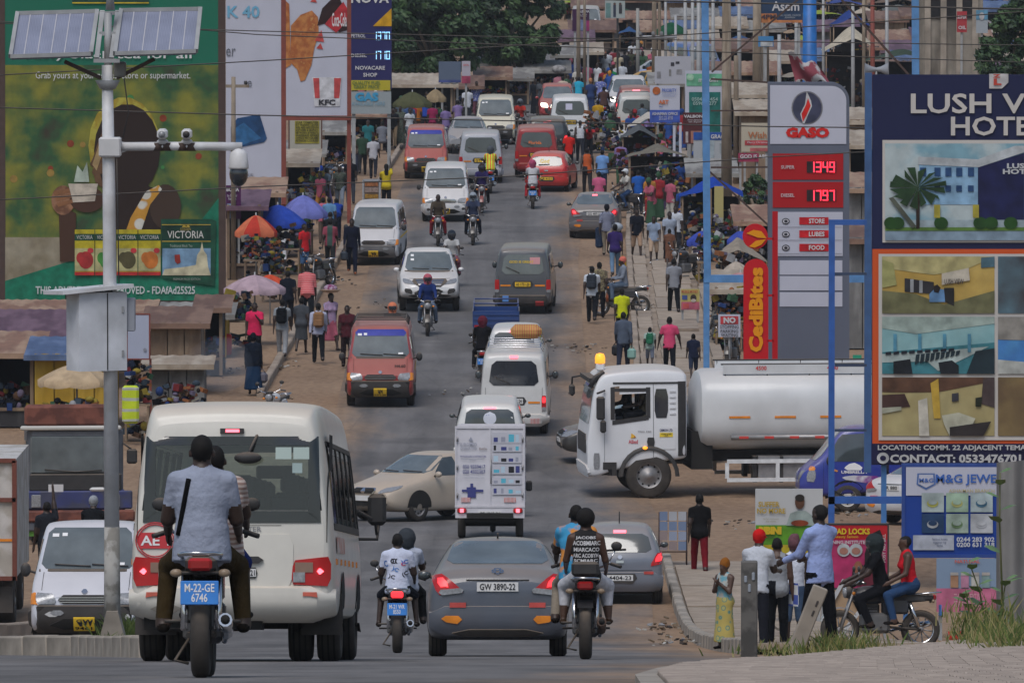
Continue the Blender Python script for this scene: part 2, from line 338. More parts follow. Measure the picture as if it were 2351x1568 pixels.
# kerbs
M_CONC = mat2('concrete',(.24,.21,.175),(.36,.315,.265),scale=1.6,lo=.35,hi=.65,rough=.9,bump=.15)
M_CONC2 = mat2('concrete_dusty',(.25,.195,.15),(.37,.30,.235),scale=1.1,lo=.3,hi=.7,rough=.92,bump=.15)
M_SLAB = [mat2('slab_%d' % i,c1,c2,scale=1.7,lo=.3,hi=.7,rough=.92,bump=.2) for i,(c1,c2) in enumerate([((.27,.215,.165),(.36,.295,.23)),((.30,.24,.18),(.385,.31,.245)),((.24,.19,.15),(.34,.275,.215))])]
def kerb(name,pts,w,h,m,seg=1.0):
 """row of kerb stones along a ground polyline"""
 root = link(name,None,None,(0,0,0)); tag(root,kind='structure')
 sh = {}
 for (a,b) in zip(pts[:-1],pts[1:]):
  d = Vector((b[0] - a[0],b[1] - a[1],0)); n = max(1,int(d.length / seg)); st = d / n
  for i in range(n):
   p = Vector((a[0],a[1],0)) + st * (i + .5); L = st.length - .015
   key = round(L,2)
   if key not in sh: mb = MB(); mb.bbox((0,0,0),(L,w,h),m,.025); sh[key] = mb.mesh('kerb_stone')
   o = link('kerb_stone',sh[key],root,(p.x,p.y,gz(p.y) + h / 2 - .12 + rnd.uniform(-.012,.012)))
   o.rotation_euler = (0,-math.atan2(gz(p.y + st.y / 2) - gz(p.y - st.y / 2),st.length) if st.length > .3 else 0,math.atan2(st.y,st.x) + rnd.uniform(-.01,.01))
 return root
kerb('kerb_right',[(3.16,116),(3.16,150),(3.16,178)],.18,.30,M_CONC,2.0)
kerb('kerb_far_right',[(XS(Y) - .1,Y) for Y in (224,260,300,340,370)],.18,.26,M_CONC2,3.0)
kerb('kerb_far_left',[(XL(Y),Y) for Y in (232,260,300,350,400)],.2,.3,M_CONC2,3.0)
kerb('kerb_island',[gp(-40,1497)[:2],gp(180,1499)[:2],gp(338,1503)[:2]],.2,.34,M_CONC,.9)
kerb('kerb_left',[gp(-30,1474)[:2],gp(90,1462)[:2],gp(150,1430)[:2]],.22,.42,M_CONC2,1.5)
# right pavement near: slabs with joints
def slabs(name,x0,x1,ys,cols,dz,th=.08,gap=.03,skip=()):
 root = link(name,None); tag(root,kind='structure'); k = 0
 for Y0,Y1 in zip(ys[:-1],ys[1:]):
  for c in range(cols):
   k += 1
   if k in skip: continue
   a0,b0 = x0((Y0 + Y1) / 2),x1((Y0 + Y1) / 2); a = a0 + (b0 - a0) * c / cols; b = a0 + (b0 - a0) * (c + 1) / cols
   mb = MB(); m = rnd.choice(M_SLAB)
   h = dz + rnd.uniform(-.012,.012)
   P = [(a + gap,Y0 + gap),(b - gap,Y0 + gap),(b - gap,Y1 - gap),(a + gap,Y1 - gap)]
   vs = [(x,y,gz(y) + h - th) for x,y in P] + [(x,y,gz(y) + h) for x,y in P]
   mb.add(vs,[(0,3,2,1),(4,5,6,7),(0,1,5,4),(1,2,6,5),(2,3,7,6),(3,0,4,7)],m)
   mb.build('slab',root)
 return root
strip('pavement_right',[116 + i * 2 for i in range(32)],lambda Y: 3.24,lambda Y: 6.2,lambda Y: .03,M_CONC2,nx=3)
slabs('pavement_slabs',lambda Y: 3.27,lambda Y: 6.1,[117 + 3.1 * i for i in range(20)],2,.10)
strip('pavement_far_right',[223 + i * 3 for i in range(50)],lambda Y: XS(Y),lambda Y: XS(Y) + 2.2,.0,M_CONC2,nx=3)
slabs('drain_covers',lambda Y: XS(Y) + .5,lambda Y: XS(Y) + 1.9,[226,228.6,231.5,235,239,241.2,244.5,248,252,256,260,265,270,276,283,290,298,306],1,.09,gap=.12,skip=(3,9))
slabs('edge_strip',lambda Y: XS(Y),lambda Y: XS(Y) + .45,[226 + 5 * i for i in range(20)],1,.10,gap=.02)
slabs('edge_strip_outer',lambda Y: XS(Y) + 2.0,lambda Y: XS(Y) + 2.35,[226 + 6 * i for i in range(14)],1,.16,th=.2,gap=.02)
# near right corner: block paving behind a low crest
PAV_EDGE = [(at(1500,1580,50).x,50)]
M_PAVE = [mat2('paver_%d' % i,c1,c2,scale=14,lo=.3,hi=.75,rough=.9,bump=.2) for i,(c1,c2) in enumerate([((.31,.25,.205),(.385,.315,.26)),((.345,.28,.23),(.415,.34,.28)),((.285,.23,.19),(.36,.295,.24))])]
def pav_left(Y): return float(np.interp(Y,[36,48,54,60,66,72,78],[.7,.8,1.05,1.6,2.5,3.6,4.2]))
def pav_right(Y): return float(np.interp(Y,[48,60,70,80],[3.6,3.85,4.15,4.4]))
def pav_z(x,Y): return gz(Y) + .10 + .05 * max(0,x - 2)
root = link('block_paving',None); tag(root,kind='structure')
bed = MB(); bed.grid(lambda u,v: ((lambda Y: (pav_left(Y) - .04 + (pav_right(Y) + 3 - pav_left(Y)) * u,Y,pav_z(pav_left(Y) + (pav_right(Y) + 3 - pav_left(Y)) * u,Y) - .03))(36 + 41 * v)),12,30,mat('paving_sand',(.2,.165,.135),.95)); bed.build('bedding',root)
edge = MB()
Ys = [36 + i for i in range(42)]
for a,b in zip(Ys[:-1],Ys[1:]):
 xa,xb = pav_left(a),pav_left(b)
 edge.add([(xa - .12,a,gz(a) - .1),(xb - .12,b,gz(b) - .1),(xb - .12,b,pav_z(xb,b) - .005),(xa - .12,a,pav_z(xa,a) - .005),(xa,a,pav_z(xa,a) - .004),(xb,b,pav_z(xb,b) - .004)],[(0,1,2,3),(3,2,5,4)],M_CONC)
edge.build('edge_kerb',root)
cnt = 0
for j in range(0,205):
 Y = 36.5 + j * .2
 if Y > 77: break
 x0,x1 = pav_left(Y),pav_right(Y) + 2
 n = int((x1 - x0) / .203)
 for i in range(n):
  x = x0 + .1 + i * .203 + (0.1 if j % 2 else 0)
  if x + .1 > x1: continue
  if cnt < 300 and Y > 50.5 and Y < 61:
   mb = MB(); mb.box((x,Y,pav_z(x,Y) - .02 + rnd.uniform(-.003,.003)),(.192,.19,.07),rnd.choice(M_PAVE)); mb.build('paver',root); cnt += 1
  else:
   if not hasattr(pav_z,'mb'): pav_z.mb = MB()
   pav_z.mb.box((x,Y,pav_z(x,Y) - .02 + rnd.uniform(-.003,.003)),(.192,.19,.07),rnd.choice(M_PAVE))
o = pav_z.mb.build('paver_field',root); o['kind'] = 'stuff'
# ------------------------------------------------------------------ vehicle kit
M_TYRE = mat('tyre_rubber',(.028,.027,.027),.85,var=.3,scale=8,dust=.25)
M_RIM = mat('steel_rim',(.32,.32,.33),.45,.6,dust=.2)
M_DARKRIM = mat('dark_rim',(.06,.06,.065),.5,.4)
M_BLACK = mat('black_plastic',(.03,.03,.032),.6,var=.2,dust=.3)
M_UNDER = mat('underbody',(.018,.017,.016),.9)
M_CHROME = mat('chrome',(.62,.62,.64),.18,1.0,var=.05)
M_LENS = mat('clear_lens',(.30,.31,.33),.22,.2,var=.3,scale=30)
M_REDL = mat('red_lens',(.42,.018,.02),.2,var=.1)
M_REDLIT = mat('red_lens_lit',(.9,.03,.04),.3,emit=1.6)
M_BRAKE = mat('brake_lamp_lit',(1,.12,.16),.3,emit=3.0)
M_HEADLIT = mat('headlamp_lit',(1,.9,.75),.3,emit=4)
M_AMBER = mat('amber_lens',(.75,.25,.03),.25)
M_AMBERLIT = mat('amber_lit',(1,.36,.03),.3,emit=1.2)
M_YPLATE = mat('plate_yellow',(.78,.5,.03),.5,var=.1)
M_WPLATE = mat('plate_white',(.66,.66,.66),.5,var=.1)
M_BPLATE = mat('plate_blue',(.05,.24,.68),.5,var=.1)
M_INK = flat((.02,.02,.025)); M_WINK = flat((.75,.75,.76))
def glass_mat(name,c=(.05,.062,.068),rough=.06):
 if name in MATS: return MATS[name]
 m,t,b = _new(name); b.inputs['Base Color'].default_value = (*c,1); b.inputs['Roughness'].default_value = rough
 b.inputs['Specular IOR Level'].default_value = .75; b.inputs['Coat Weight'].default_value = .3
 N,L = t.nodes,t.links; tc = N.new('ShaderNodeTexCoord'); n = N.new('ShaderNodeTexNoise'); n.inputs['Scale'].default_value = 2.2; n.inputs['Detail'].default_value = 4
 L.new(tc.outputs['Object'],n.inputs['Vector']); mr = N.new('ShaderNodeMapRange'); mr.inputs[3].default_value = .45; mr.inputs[4].default_value = 1.6; L.new(n.outputs[0],mr.inputs[0])
 mx = N.new('ShaderNodeMix'); mx.data_type = 'RGBA'; mx.blend_type = 'MULTIPLY'; mx.inputs[0].default_value = 1; mx.inputs[6].default_value = (*c,1); L.new(mr.outputs[0],mx.inputs[7]); L.new(mx.outputs[2],b.inputs['Base Color'])
 MATS[name] = m; return m
M_GLASS = glass_mat('window_glass'); M_WSCREEN = glass_mat('windscreen_glass',(.115,.135,.142),.1); M_TINT = glass_mat('tinted_glass',(.022,.026,.034))
def clear_glass(name,tint=(.55,.72,.70),refl=.22):
 if name in MATS: return MATS[name]
 m = bpy.data.materials.new(name); m.use_nodes = True; t = m.node_tree; t.nodes.clear(); N,L = t.nodes,t.links
 o = N.new('ShaderNodeOutputMaterial'); tr = N.new('ShaderNodeBsdfTransparent'); tr.inputs[0].default_value = (*tint,1); gl = N.new('ShaderNodeBsdfGlossy'); gl.inputs['Roughness'].default_value = .05
 mx = N.new('ShaderNodeMixShader'); mx.inputs[0].default_value = refl; L.new(tr.outputs[0],mx.inputs[1]); L.new(gl.outputs[0],mx.inputs[2]); L.new(mx.outputs[0],o.inputs[0])
 MATS[name] = m; return m
def bspl(P,u):
 n = len(P); i = int(math.floor(u + .5)); i = min(max(i,0),n - 1); t = u - i
 a,b,c = P[max(i - 1,0)],P[i],P[min(i + 1,n - 1)]
 return (.5 - t) ** 2 / 2 * a + (.75 - t * t) * b + (.5 + t) ** 2 / 2 * c
def loft_body(st,su=4,sv=4):
 """st: rear->front list of (y, zb, w, zbelt, wbelt, zroof, wroof, lean). Smooth closed shell."""
 C = []
 for s in st:
  y,zb,w,zl,wl,zr,wr = s[:7]; le = s[7] if len(s) > 7 else 0
  h = [(0,zb),(w - .07,zb),(w - .005,zb + .1),(w,(zb + zl) / 2),(wl,zl),(wr,zr - .06),(wr - .13,zr),(0,zr + .025)]
  full = h + [(-x,z) for x,z in h[-2:0:-1]]
  C.append(np.array([(x,y + le * max(0,z - zl),z) for x,z in full]))
 C = np.array(C); nu,nv = len(C),C.shape[1]
 us = np.linspace(-.5,nu - .5,(nu) * su + 1); us[-1] -= 1e-6
 rows = [bspl(C,u) for u in us]; V = []
 for r in rows:
  ring = []
  for v in np.arange(0,nv,1 / sv):
   i = int(math.floor(v + .5)); t = v - i; i %= nv
   ring.append((.5 - t) ** 2 / 2 * r[i - 1] + (.75 - t * t) * r[i] + (.5 + t) ** 2 / 2 * r[(i + 1) % nv])
  V.append(ring)
 m = len(V[0]); n = len(V); vs = [p for r in V for p in r]; fs = []
 for i in range(n - 1):
  for j in range(m): fs.append((i * m + j,i * m + (j + 1) % m,(i + 1) * m + (j + 1) % m,(i + 1) * m + j))
 for base,flip in ((0,0),((n - 1) * m,1)):      # flat end caps as horizontal bands
  for j in range(m // 2):
   a,b,c,d = j,j + 1,m - j - 1,(m - j) % m
   q = (base + a,base + b,base + c,base + d); q = tuple(dict.fromkeys(q))
   if len(q) >= 3: fs.append(q if flip else q[::-1])
 return vs,fs
class Vehicle:
 def __init__(s,name,label,st,body_mat,under=True,cat='car',group=None,su=4,sv=4,cuts=(),shell=True):
  s.root = thing(name,label,cat,group=group)
  vs,fs = loft_body(st,su,sv); s.bvh = BVHTree.FromPolygons([Vector(v) for v in vs],fs)
  s.y0 = min(v[1] for v in vs); s.y1 = max(v[1] for v in vs); s.st = st
  if cuts:
   keep = []
   for f in fs:
    c = sum((Vector(vs[i]) for i in f),Vector()) / len(f); k = True
    for (d,a,b,lo,hi,x0,z0,x1,z1) in cuts:
     q = c.x if d == 'y' else c.y; w = c.y if d == 'y' else c.x
     if a <= w <= b and x0 < q < x1 and z0 < c.z < z1: k = False
    if k: keep.append(f)
   fs = keep
  mb = MB(); mb.add(vs,fs,body_mat,True); s.body = mb.build('body',s.root,fix=not cuts)
  s.body.data.set_sharp_from_angle(angle=R(38))
 def hit(s,side,a,z):
  if side in 'FR': o,d = Vector((a,9 if side == 'F' else -9,z)),Vector((0,-1 if side == 'F' else 1,0))
  elif side == 'T': o,d = Vector((a,z,9)),Vector((0,0,-1))
  else: o,d = Vector((9 if side == 'E' else -9,a,z)),Vector((-1 if side == 'E' else 1,0,0))
  h = s.bvh.ray_cast(o,d)
  if h[0] is None: return None
  return (h[0],h[1] if h[1].dot(d) < 0 else -h[1])
 def decal(s,name,side,q,m,off=.008,nu=6,nv=5,rnd_=.0,depth=.03,parent=None,sym=False,solid=True):
  """q: x0,z0,x1,z1 or four corners (BL,BR,TR,TL) in the orthographic view of that side (F,R: x,z; W,E: y,z; T: x,y)"""
  if len(q) == 4 and not isinstance(q[0],(tuple,list)):
   x0,z0,x1,z1 = q; q = ((x0,z0),(x1,z0),(x1,z1),(x0,z1))
  q = [Vector((a,b)) for a,b in q]
  G = []; last = None
  for j in range(nv + 1):
   v = j / nv; row = []
   e = max(0,abs(2 * v - 1) - (1 - rnd_)) / rnd_ if rnd_ > 0 else 0
   ins = rnd_ * .5 * (1 - math.sqrt(max(0,1 - e * e)))
   for i in range(nu + 1):
    u = i / nu; u = ins + (1 - 2 * ins) * u
    p = (q[0] * (1 - u) + q[1] * u) * (1 - v) + (q[3] * (1 - u) + q[2] * u) * v
    h = s.hit(side,p.x,p.y); row.append((p,h))
   G.append(row)
  flat_ = [h for r in G for _,h in r if h]
  if not flat_: return None
  vs = [];
  for r in G:
   for p,h in r:
    if h is None:
     best = min(((pp - p).length,hh) for rr in G for pp,hh in rr if hh)[1] if False else min(((pp - p).length,i,hh) for i,(pp,hh) in enumerate([x for rr in G for x in rr]) if hh)[2]
     pt = Vector(best[0])
     if side in 'FR': pt.x,pt.z = p.x,p.y
     elif side == 'T': pt.x,pt.y = p.x,p.y
     else: pt.y,pt.z = p.x,p.y
     vs.append(pt + best[1] * off)
    else: vs.append(h[0] + h[1] * off)
  nrm = sum((h[1] for h in flat_),Vector()) / len(flat_)
  w = nu + 1; fs = [(j * w + i,j * w + i + 1,(j + 1) * w + i + 1,(j + 1) * w + i) for j in range(nv) for i in range(nu)]
  if solid:
   rim = [i for i in range(w)] + [j * w + nu for j in range(1,nv + 1)] + [nv * w + i for i in range(nu - 1,-1,-1)] + [j * w for j in range(nv - 1,0,-1)]
   b = len(vs); vs += [vs[i] - nrm * (off + depth) for i in rim]; k = len(rim)
   fs += [(rim[i],b + i,b + (i + 1) % k,rim[(i + 1) % k]) for i in range(k)]
  mb = MB(); mb.add(vs,fs,m,True); o = mb.build(name,parent or s.root); o.data.set_sharp_from_angle(angle=R(35))
  if sym:
   q2 = [(-a.x,a.y) for a in q]; q2 = [q2[1],q2[0],q2[3],q2[2]]
   sd = {'W': 'E','E': 'W'}.get(side,side)
   if side in 'WE': q2 = [(a.x,a.y) for a in q]
   s.decal(name,sd,q2,m,off,nu,nv,rnd_,depth,parent,False,solid)
  return o
 def text(s,body,side,x0,z0,x1,z1,m,off=.012,name='lettering',parent=None,bold=.02):
  vs,fs,_ = text_mb(body,bold); P = []
  h0 = s.hit(side,(x0 + x1) / 2,(z0 + z1) / 2)
  for a,b in vs:
   a = a if side in ('R','W') else a
   if side == 'F': x = x1 + (x0 - x1) * a
   elif side == 'R': x = x0 + (x1 - x0) * a
   else: x = (x1 + (x0 - x1) * a) if side == 'W' else (x0 + (x1 - x0) * a)
   z = z0 + (z1 - z0) * b; h = s.hit(side,x,z) or h0
   pt = Vector(h[0]);
   if side in 'FR': pt.x,pt.z = x,z
   else: pt.y,pt.z = x,z
   P.append(pt + h[1] * off)
  mb = MB(); mb.add(P,fs,m); return mb.build(name,parent or s.root,fix=False)
 def wheel(s,x,y,r=.31,w=.2,rim=None,dual=False,style=0):
  sg = 1 if x > 0 else -1
  mb = MB(); mb.lathe([(r * .62,-w / 2),(r * .9,-w / 2),(r * .985,-w / 2 + .025),(r,-w / 2 + .05),(r,w / 2 - .05),(r * .985,w / 2 - .025),(r * .9,w / 2),(r * .62,w / 2),(r * .6,0)],M_TYRE,24,'x',cap=False)
  for k in range(3): mb.lathe([(r + .004,-w * .3 + k * w * .25),(r + .004,-w * .3 + k * w * .25 + w * .08)],M_UNDER,24,'x',cap=False)
  t = mb.build('wheel',s.root,(x,y,r))
  rm = MB(); m = rim or M_RIM
  rm.lathe([(r * .63,sg * w * .42),(r * .58,sg * w * .40),(r * .55,sg * w * .2)],m,20,'x',cap=False)
  if style == 0:
   rm.lathe([(r * .56,sg * w * .2),(r * .5,sg * w * .25),(r * .25,sg * w * .32),(.0001,sg * w * .34)],m,20,'x',cap=False)
   for k in range(8):
    a = k * math.pi / 4; rm.lathe([(.022,0),(.022,.004)],M_UNDER,6,'x',(sg * w * .30,r * .42 * math.cos(a),r * .42 * math.sin(a)))
  else:
   rm.lathe([(r * .56,sg * w * .1),(.0001,sg * w * .1)],M_UNDER,20,'x',cap=False)
   rm.lathe([(r * .16,sg * w * .2),(r * .14,sg * w * .36),(.0001,sg * w * .38)],m,12,'x',cap=False)
   for k in range(5):
    a = k * 2 * math.pi / 5; c,sn = math.cos(a),math.sin(a)
    rm.bar((sg * w * .32,r * .12 * c,r * .12 * sn),(sg * w * .38,r * .57 * c,r * .57 * sn),r * .16,.02,m)
  rm.build('rim',t)
  return t
 def arch(s,y,r,z):        # dark wheel-arch opening lining and lip on both flanks
  for side in 'WE':
   sg = -1 if side == 'W' else 1; vs = []; n = 14
   for k in range(n + 1):
    a = math.pi * (k / n) * 1.16 - .25
    for rr in (r,r * .2):
     yy,zz = y + rr * math.cos(a),z + rr * math.sin(a); h = s.hit(side,yy,zz)
     x = h[0].x if h else (vs[-1][0] - sg * .012 if vs else sg * s.st[len(s.st) // 2][2])
     vs.append((x + sg * .012,yy,zz))
   fs = [(2 * k,2 * k + 1,2 * k + 3,2 * k + 2) for k in range(n)]
   mb = MB(); mb.add(vs,fs,M_UNDER); mb.build('wheel_arch',s.root)
 def mirror(s,x,y,z,m,dx=.2,w=.17,h=.2):
  for sg in (-1,1):
   mb = MB(); mb.tube([(sg * (x - .05),y - .03,z - .06),(sg * (x + dx * .6),y,z - .02)],.022,M_BLACK,6)
   mb.ell((sg * (x + dx * .5 + w / 2),y,z),(w / 2,.06,h / 2),m,12,8); o = mb.build('mirror',s.root)
   g = MB(); g.ell((sg * (x + dx * .5 + w / 2),y - .045,z),(w / 2 * .8,.022,h / 2 * .8),M_GLASS,10,6); g.build('mirror_glass',o)
 def plate(s,side,x,z,body,m=M_YPLATE,w=.46,h=.12,ink=None,off=.045):
  p = s.decal('number_plate',side,(x - w / 2,z - h / 2,x + w / 2,z + h / 2),m,off,2,2,depth=.05)
  if body: s.text(body,side,x - w * .43,z - h * .36,x + w * .43,z + h * .36,ink or M_INK,off + .006,parent=p,bold=.015)
  return p
 def wipers(s,side,z,xs,up=.05,L=.5):
  mb = MB()
  for x in xs:
   pts = []
   for k in range(5):
    xx = x + L * k / 4; zz = z + up * k / 4; h = s.hit(side,xx,zz)
    if h: pts.append(h[0] + h[1] * .03)
   if len(pts) > 1: mb.tube(pts,.012,M_BLACK,5)
  if mb.v: mb.build('wipers',s.root)
 def place(s,x,row=None,Y=None,rz=0,sc=1.0,dz=0):
  Y = Y if Y is not None else rowY(row); p = gX(x,Y); k = slope(Y)
  s.root.location = (p.x,Y,gz(Y) - .03 + dz); s.root.scale = (sc,) * 3
  s.root.rotation_euler = (math.atan(k) * math.cos(rz),-math.atan(k) * math.sin(rz),rz)
  return s
ST_VAN = [(-2.30,.42,.80,1.05,.80,1.86,.66,.10),(-2.24,.30,.842,1.05,.835,1.94,.71,.10),(-1.7,.25,.845,1.05,.845,1.97,.74),(-.4,.25,.845,1.05,.845,1.98,.74),(.75,.25,.845,1.05,.845,1.97,.735),
   (1.08,.25,.845,1.08,.84,1.92,.72),(1.40,.25,.845,1.10,.84,1.58,.73),(1.74,.25,.845,1.08,.84,1.20,.76),(1.95,.25,.84,1.02,.83,1.10,.72),(2.2,.28,.825,.88,.80,.93,.70),(2.30,.38,.79,.78,.77,.84,.66),(2.34,.42,.76,.74,.74,.80,.62)]
ST_HIACE = [(-2.38,.40,.83,1.0,.82,2.00,.70,.05),(-2.32,.28,.86,1.02,.85,2.08,.76,.05),(-1.7,.25,.865,1.05,.86,2.12,.79),(0,.25,.865,1.05,.86,2.13,.79),(.9,.25,.865,1.05,.86,2.10,.78),(1.2,.25,.865,1.1,.86,2.0,.76),
   (1.6,.25,.865,1.1,.86,1.55,.76),(1.95,.25,.86,1.08,.84,1.16,.76),(2.2,.28,.83,.9,.8,.95,.7),(2.36,.38,.78,.78,.75,.84,.64)]
ST_SEDAN = [(-2.2,.42,.68,.80,.68,.90,.60),(-2.15,.28,.80,.88,.78,.98,.70),(-2.0,.22,.845,.92,.82,1.06,.72),(-1.62,.2,.85,.92,.835,1.10,.72),(-1.2,.2,.85,.92,.84,1.28,.64),(-.85,.2,.85,.92,.84,1.42,.58),(-.2,.2,.85,.91,.84,1.46,.58),
   (.25,.2,.85,.91,.84,1.42,.60),(.75,.2,.85,.90,.84,1.16,.66),(1.1,.2,.85,.88,.83,.98,.70),(1.6,.2,.845,.80,.81,.88,.66),(2.0,.24,.80,.70,.76,.76,.58),(2.16,.34,.70,.62,.66,.66,.5)]
ST_HATCH = [(-1.86,.42,.66,.84,.66,1.0,.56,.3),(-1.82,.30,.79,.90,.77,1.36,.58,.55),(-1.65,.22,.83,.93,.81,1.44,.60,.4),(-1.1,.2,.832,.93,.82,1.49,.61),(-.3,.2,.832,.92,.82,1.50,.60),(.2,.2,.832,.92,.82,1.46,.60),(.75,.2,.832,.92,.82,1.18,.66),(1.1,.2,.83,.9,.81,1.02,.68),(1.5,.22,.81,.82,.78,.88,.64),(1.78,.28,.76,.7,.72,.74,.56),(1.88,.36,.66,.6,.62,.66,.5)]
ST_SUV = [(-2.3,.52,.76,1.02,.76,1.5,.62,.12),(-2.25,.38,.90,1.08,.88,1.74,.70,.16),(-2.05,.32,.935,1.10,.91,1.80,.72,.1),(-1.3,.3,.94,1.10,.92,1.84,.73),(-.2,.3,.94,1.08,.92,1.85,.73),(.35,.3,.94,1.08,.92,1.78,.72),(.8,.3,.94,1.08,.92,1.42,.74),(1.15,.3,.94,1.06,.91,1.18,.78),(1.7,.32,.92,1.0,.88,1.08,.76),(2.2,.36,.87,.86,.82,.94,.68),(2.36,.46,.76,.72,.7,.8,.6)]
ST_PICK = [(-2.6,.55,.84,1.0,.84,1.04,.80),(-2.55,.5,.90,1.04,.90,1.10,.84),(-1.4,.45,.92,1.04,.90,1.10,.84),(-1.0,.4,.925,1.06,.90,1.15,.80),(-.85,.4,.925,1.08,.90,1.72,.68),(-.3,.38,.925,1.08,.90,1.81,.70),(.3,.38,.925,1.08,.90,1.80,.70),(.62,.38,.925,1.08,.90,1.74,.69),(1.0,.38,.925,1.10,.90,1.36,.74),(1.32,.38,.925,1.10,.90,1.16,.80),(1.8,.38,.92,1.04,.885,1.12,.78),(2.3,.42,.90,.94,.86,1.02,.72),(2.55,.48,.86,.84,.80,.9,.66),(2.64,.56,.74,.76,.7,.8,.56)]
def stickers(v,side,spots,m=None,name='sticker'):
 for (x,z,w,h) in spots: v.decal(name,side,(x - w / 2,z - h / 2,x + w / 2,z + h / 2),m or M_WINK,.014,1,1,solid=False)
def heads_behind(v,pts,m):      # driver shape seen dimly on the windscreen is left to the glass
 pass
def van_front(name,label,col,bumper=None,plate='',group=None,roof_rack=False,visor=None,grille_chrome=False,logo=True,stick=True,low=False):
 v = Vehicle(name,label,ST_VAN,paint(col),cat='van',group=group)
 v.decal('windscreen','F',((-.72,1.23),(.72,1.23),(.62,1.86),(-.62,1.86)),M_WSCREEN,.008,12,8,.12)
 if visor: v.decal('sun_strip','F',((-.645,1.71),(.645,1.71),(.62,1.86),(-.62,1.86)),visor,.014,10,2,.1)
 bm = bumper or M_BLACK
 v.decal('bumper','F',(-.83,.30,.83,.66),bm,.05,12,4,.15,.08)
 v.decal('air_intake','F',(-.52,.35,.52,.47),M_UNDER,.058,6,2,.4)
 v.decal('headlamp','F',((.42,.70),(.72,.69),(.75,.86),(.46,.84)),M_LENS,.02,4,3,.2,sym=True)
 v.decal('indicator','F',((.73,.69),(.81,.69),(.81,.85),(.76,.86)),M_AMBER,.02,3,2,sym=True)
 g = v.decal('grille','F',(-.40,.70,.40,.82),M_CHROME if grille_chrome else M_BLACK,.02,6,2,.2)
 for k in range(3): v.decal('grille_slat','F',(-.38,.715 + k * .035,.38,.728 + k * .035),M_UNDER if grille_chrome else M_CHROME,.028,6,1,parent=g,solid=False)
 v.decal('fog_lamp','F',(.30,.52,.52,.60),M_LENS,.066,3,2,.5,sym=True)
 if logo: v.decal('emblem','F',(-.05,.84,.05,.91),M_CHROME,.02,3,2,.6)
 if plate is not None: v.plate('F',0,.41,plate,M_YPLATE,.32,.14,off=.075)
 v.wipers('F',1.25,(-.62,-.05),.03,.55); v.decal('cowl','F',(-.74,1.185,.74,1.225),M_BLACK,.006,8,1,solid=False)
 for x in (-.66,.66): v.decal('bonnet_seam','F',(x - .004,.9,x + .004,1.18),M_UNDER,.005,1,5,solid=False)
 if stick: stickers(v,'F',[(.52,1.74,.1,.05),(.38,1.75,.08,.05),(-.5,1.3,.12,.04)])
 for sd in 'WE':
  v.decal('side_window',sd,((.95,1.14),(1.5,1.14),(1.22,1.68),(.9,1.74)),M_GLASS,.008,5,4,.1)
  v.decal('side_window',sd,(-.25,1.14,.78,1.76),M_GLASS,.008,5,4,.15)
  v.decal('side_window',sd,(-1.35,1.14,-.35,1.76),M_GLASS,.008,5,4,.15)
  v.decal('side_window',sd,(-2.1,1.14,-1.45,1.76),M_GLASS,.008,5,4,.15)
  v.decal('stripe',sd,(-2.1,.86,1.6,.93),M_YPLATE,.006,8,1,solid=False)
 for x in (-.74,.74): v.wheel(x,1.45,.31); v.wheel(x,-1.35,.31)
 v.arch(1.45,.38,.33); v.arch(-1.35,.38,.33)
 v.mirror(.82,1.55,1.22,M_BLACK,.12,.16,.22)
 ub = MB(); ub.box((0,0,.27),(1.3,3.9,.1),M_UNDER); ub.build('underbody',v.root)
 if roof_rack: roofrack(v,1.98,.62,-1.2,1.0)
 return v
def roofrack(v,z,hw,y0,y1,m=None):
 m = m or M_BLACK; mb = MB()
 for x in (-hw,hw): mb.tube([(x,y0,z + .12),(x,y1,z + .12)],.016,m,6)
 for k in range(5):
  y = y0 + (y1 - y0) * k / 4; mb.tube([(-hw - .08,y,z + .0),(-hw,y,z + .12),(hw,y,z + .12),(hw + .08,y,z)],.016,m,6)
 return mb.build('roof_rack',v.root)
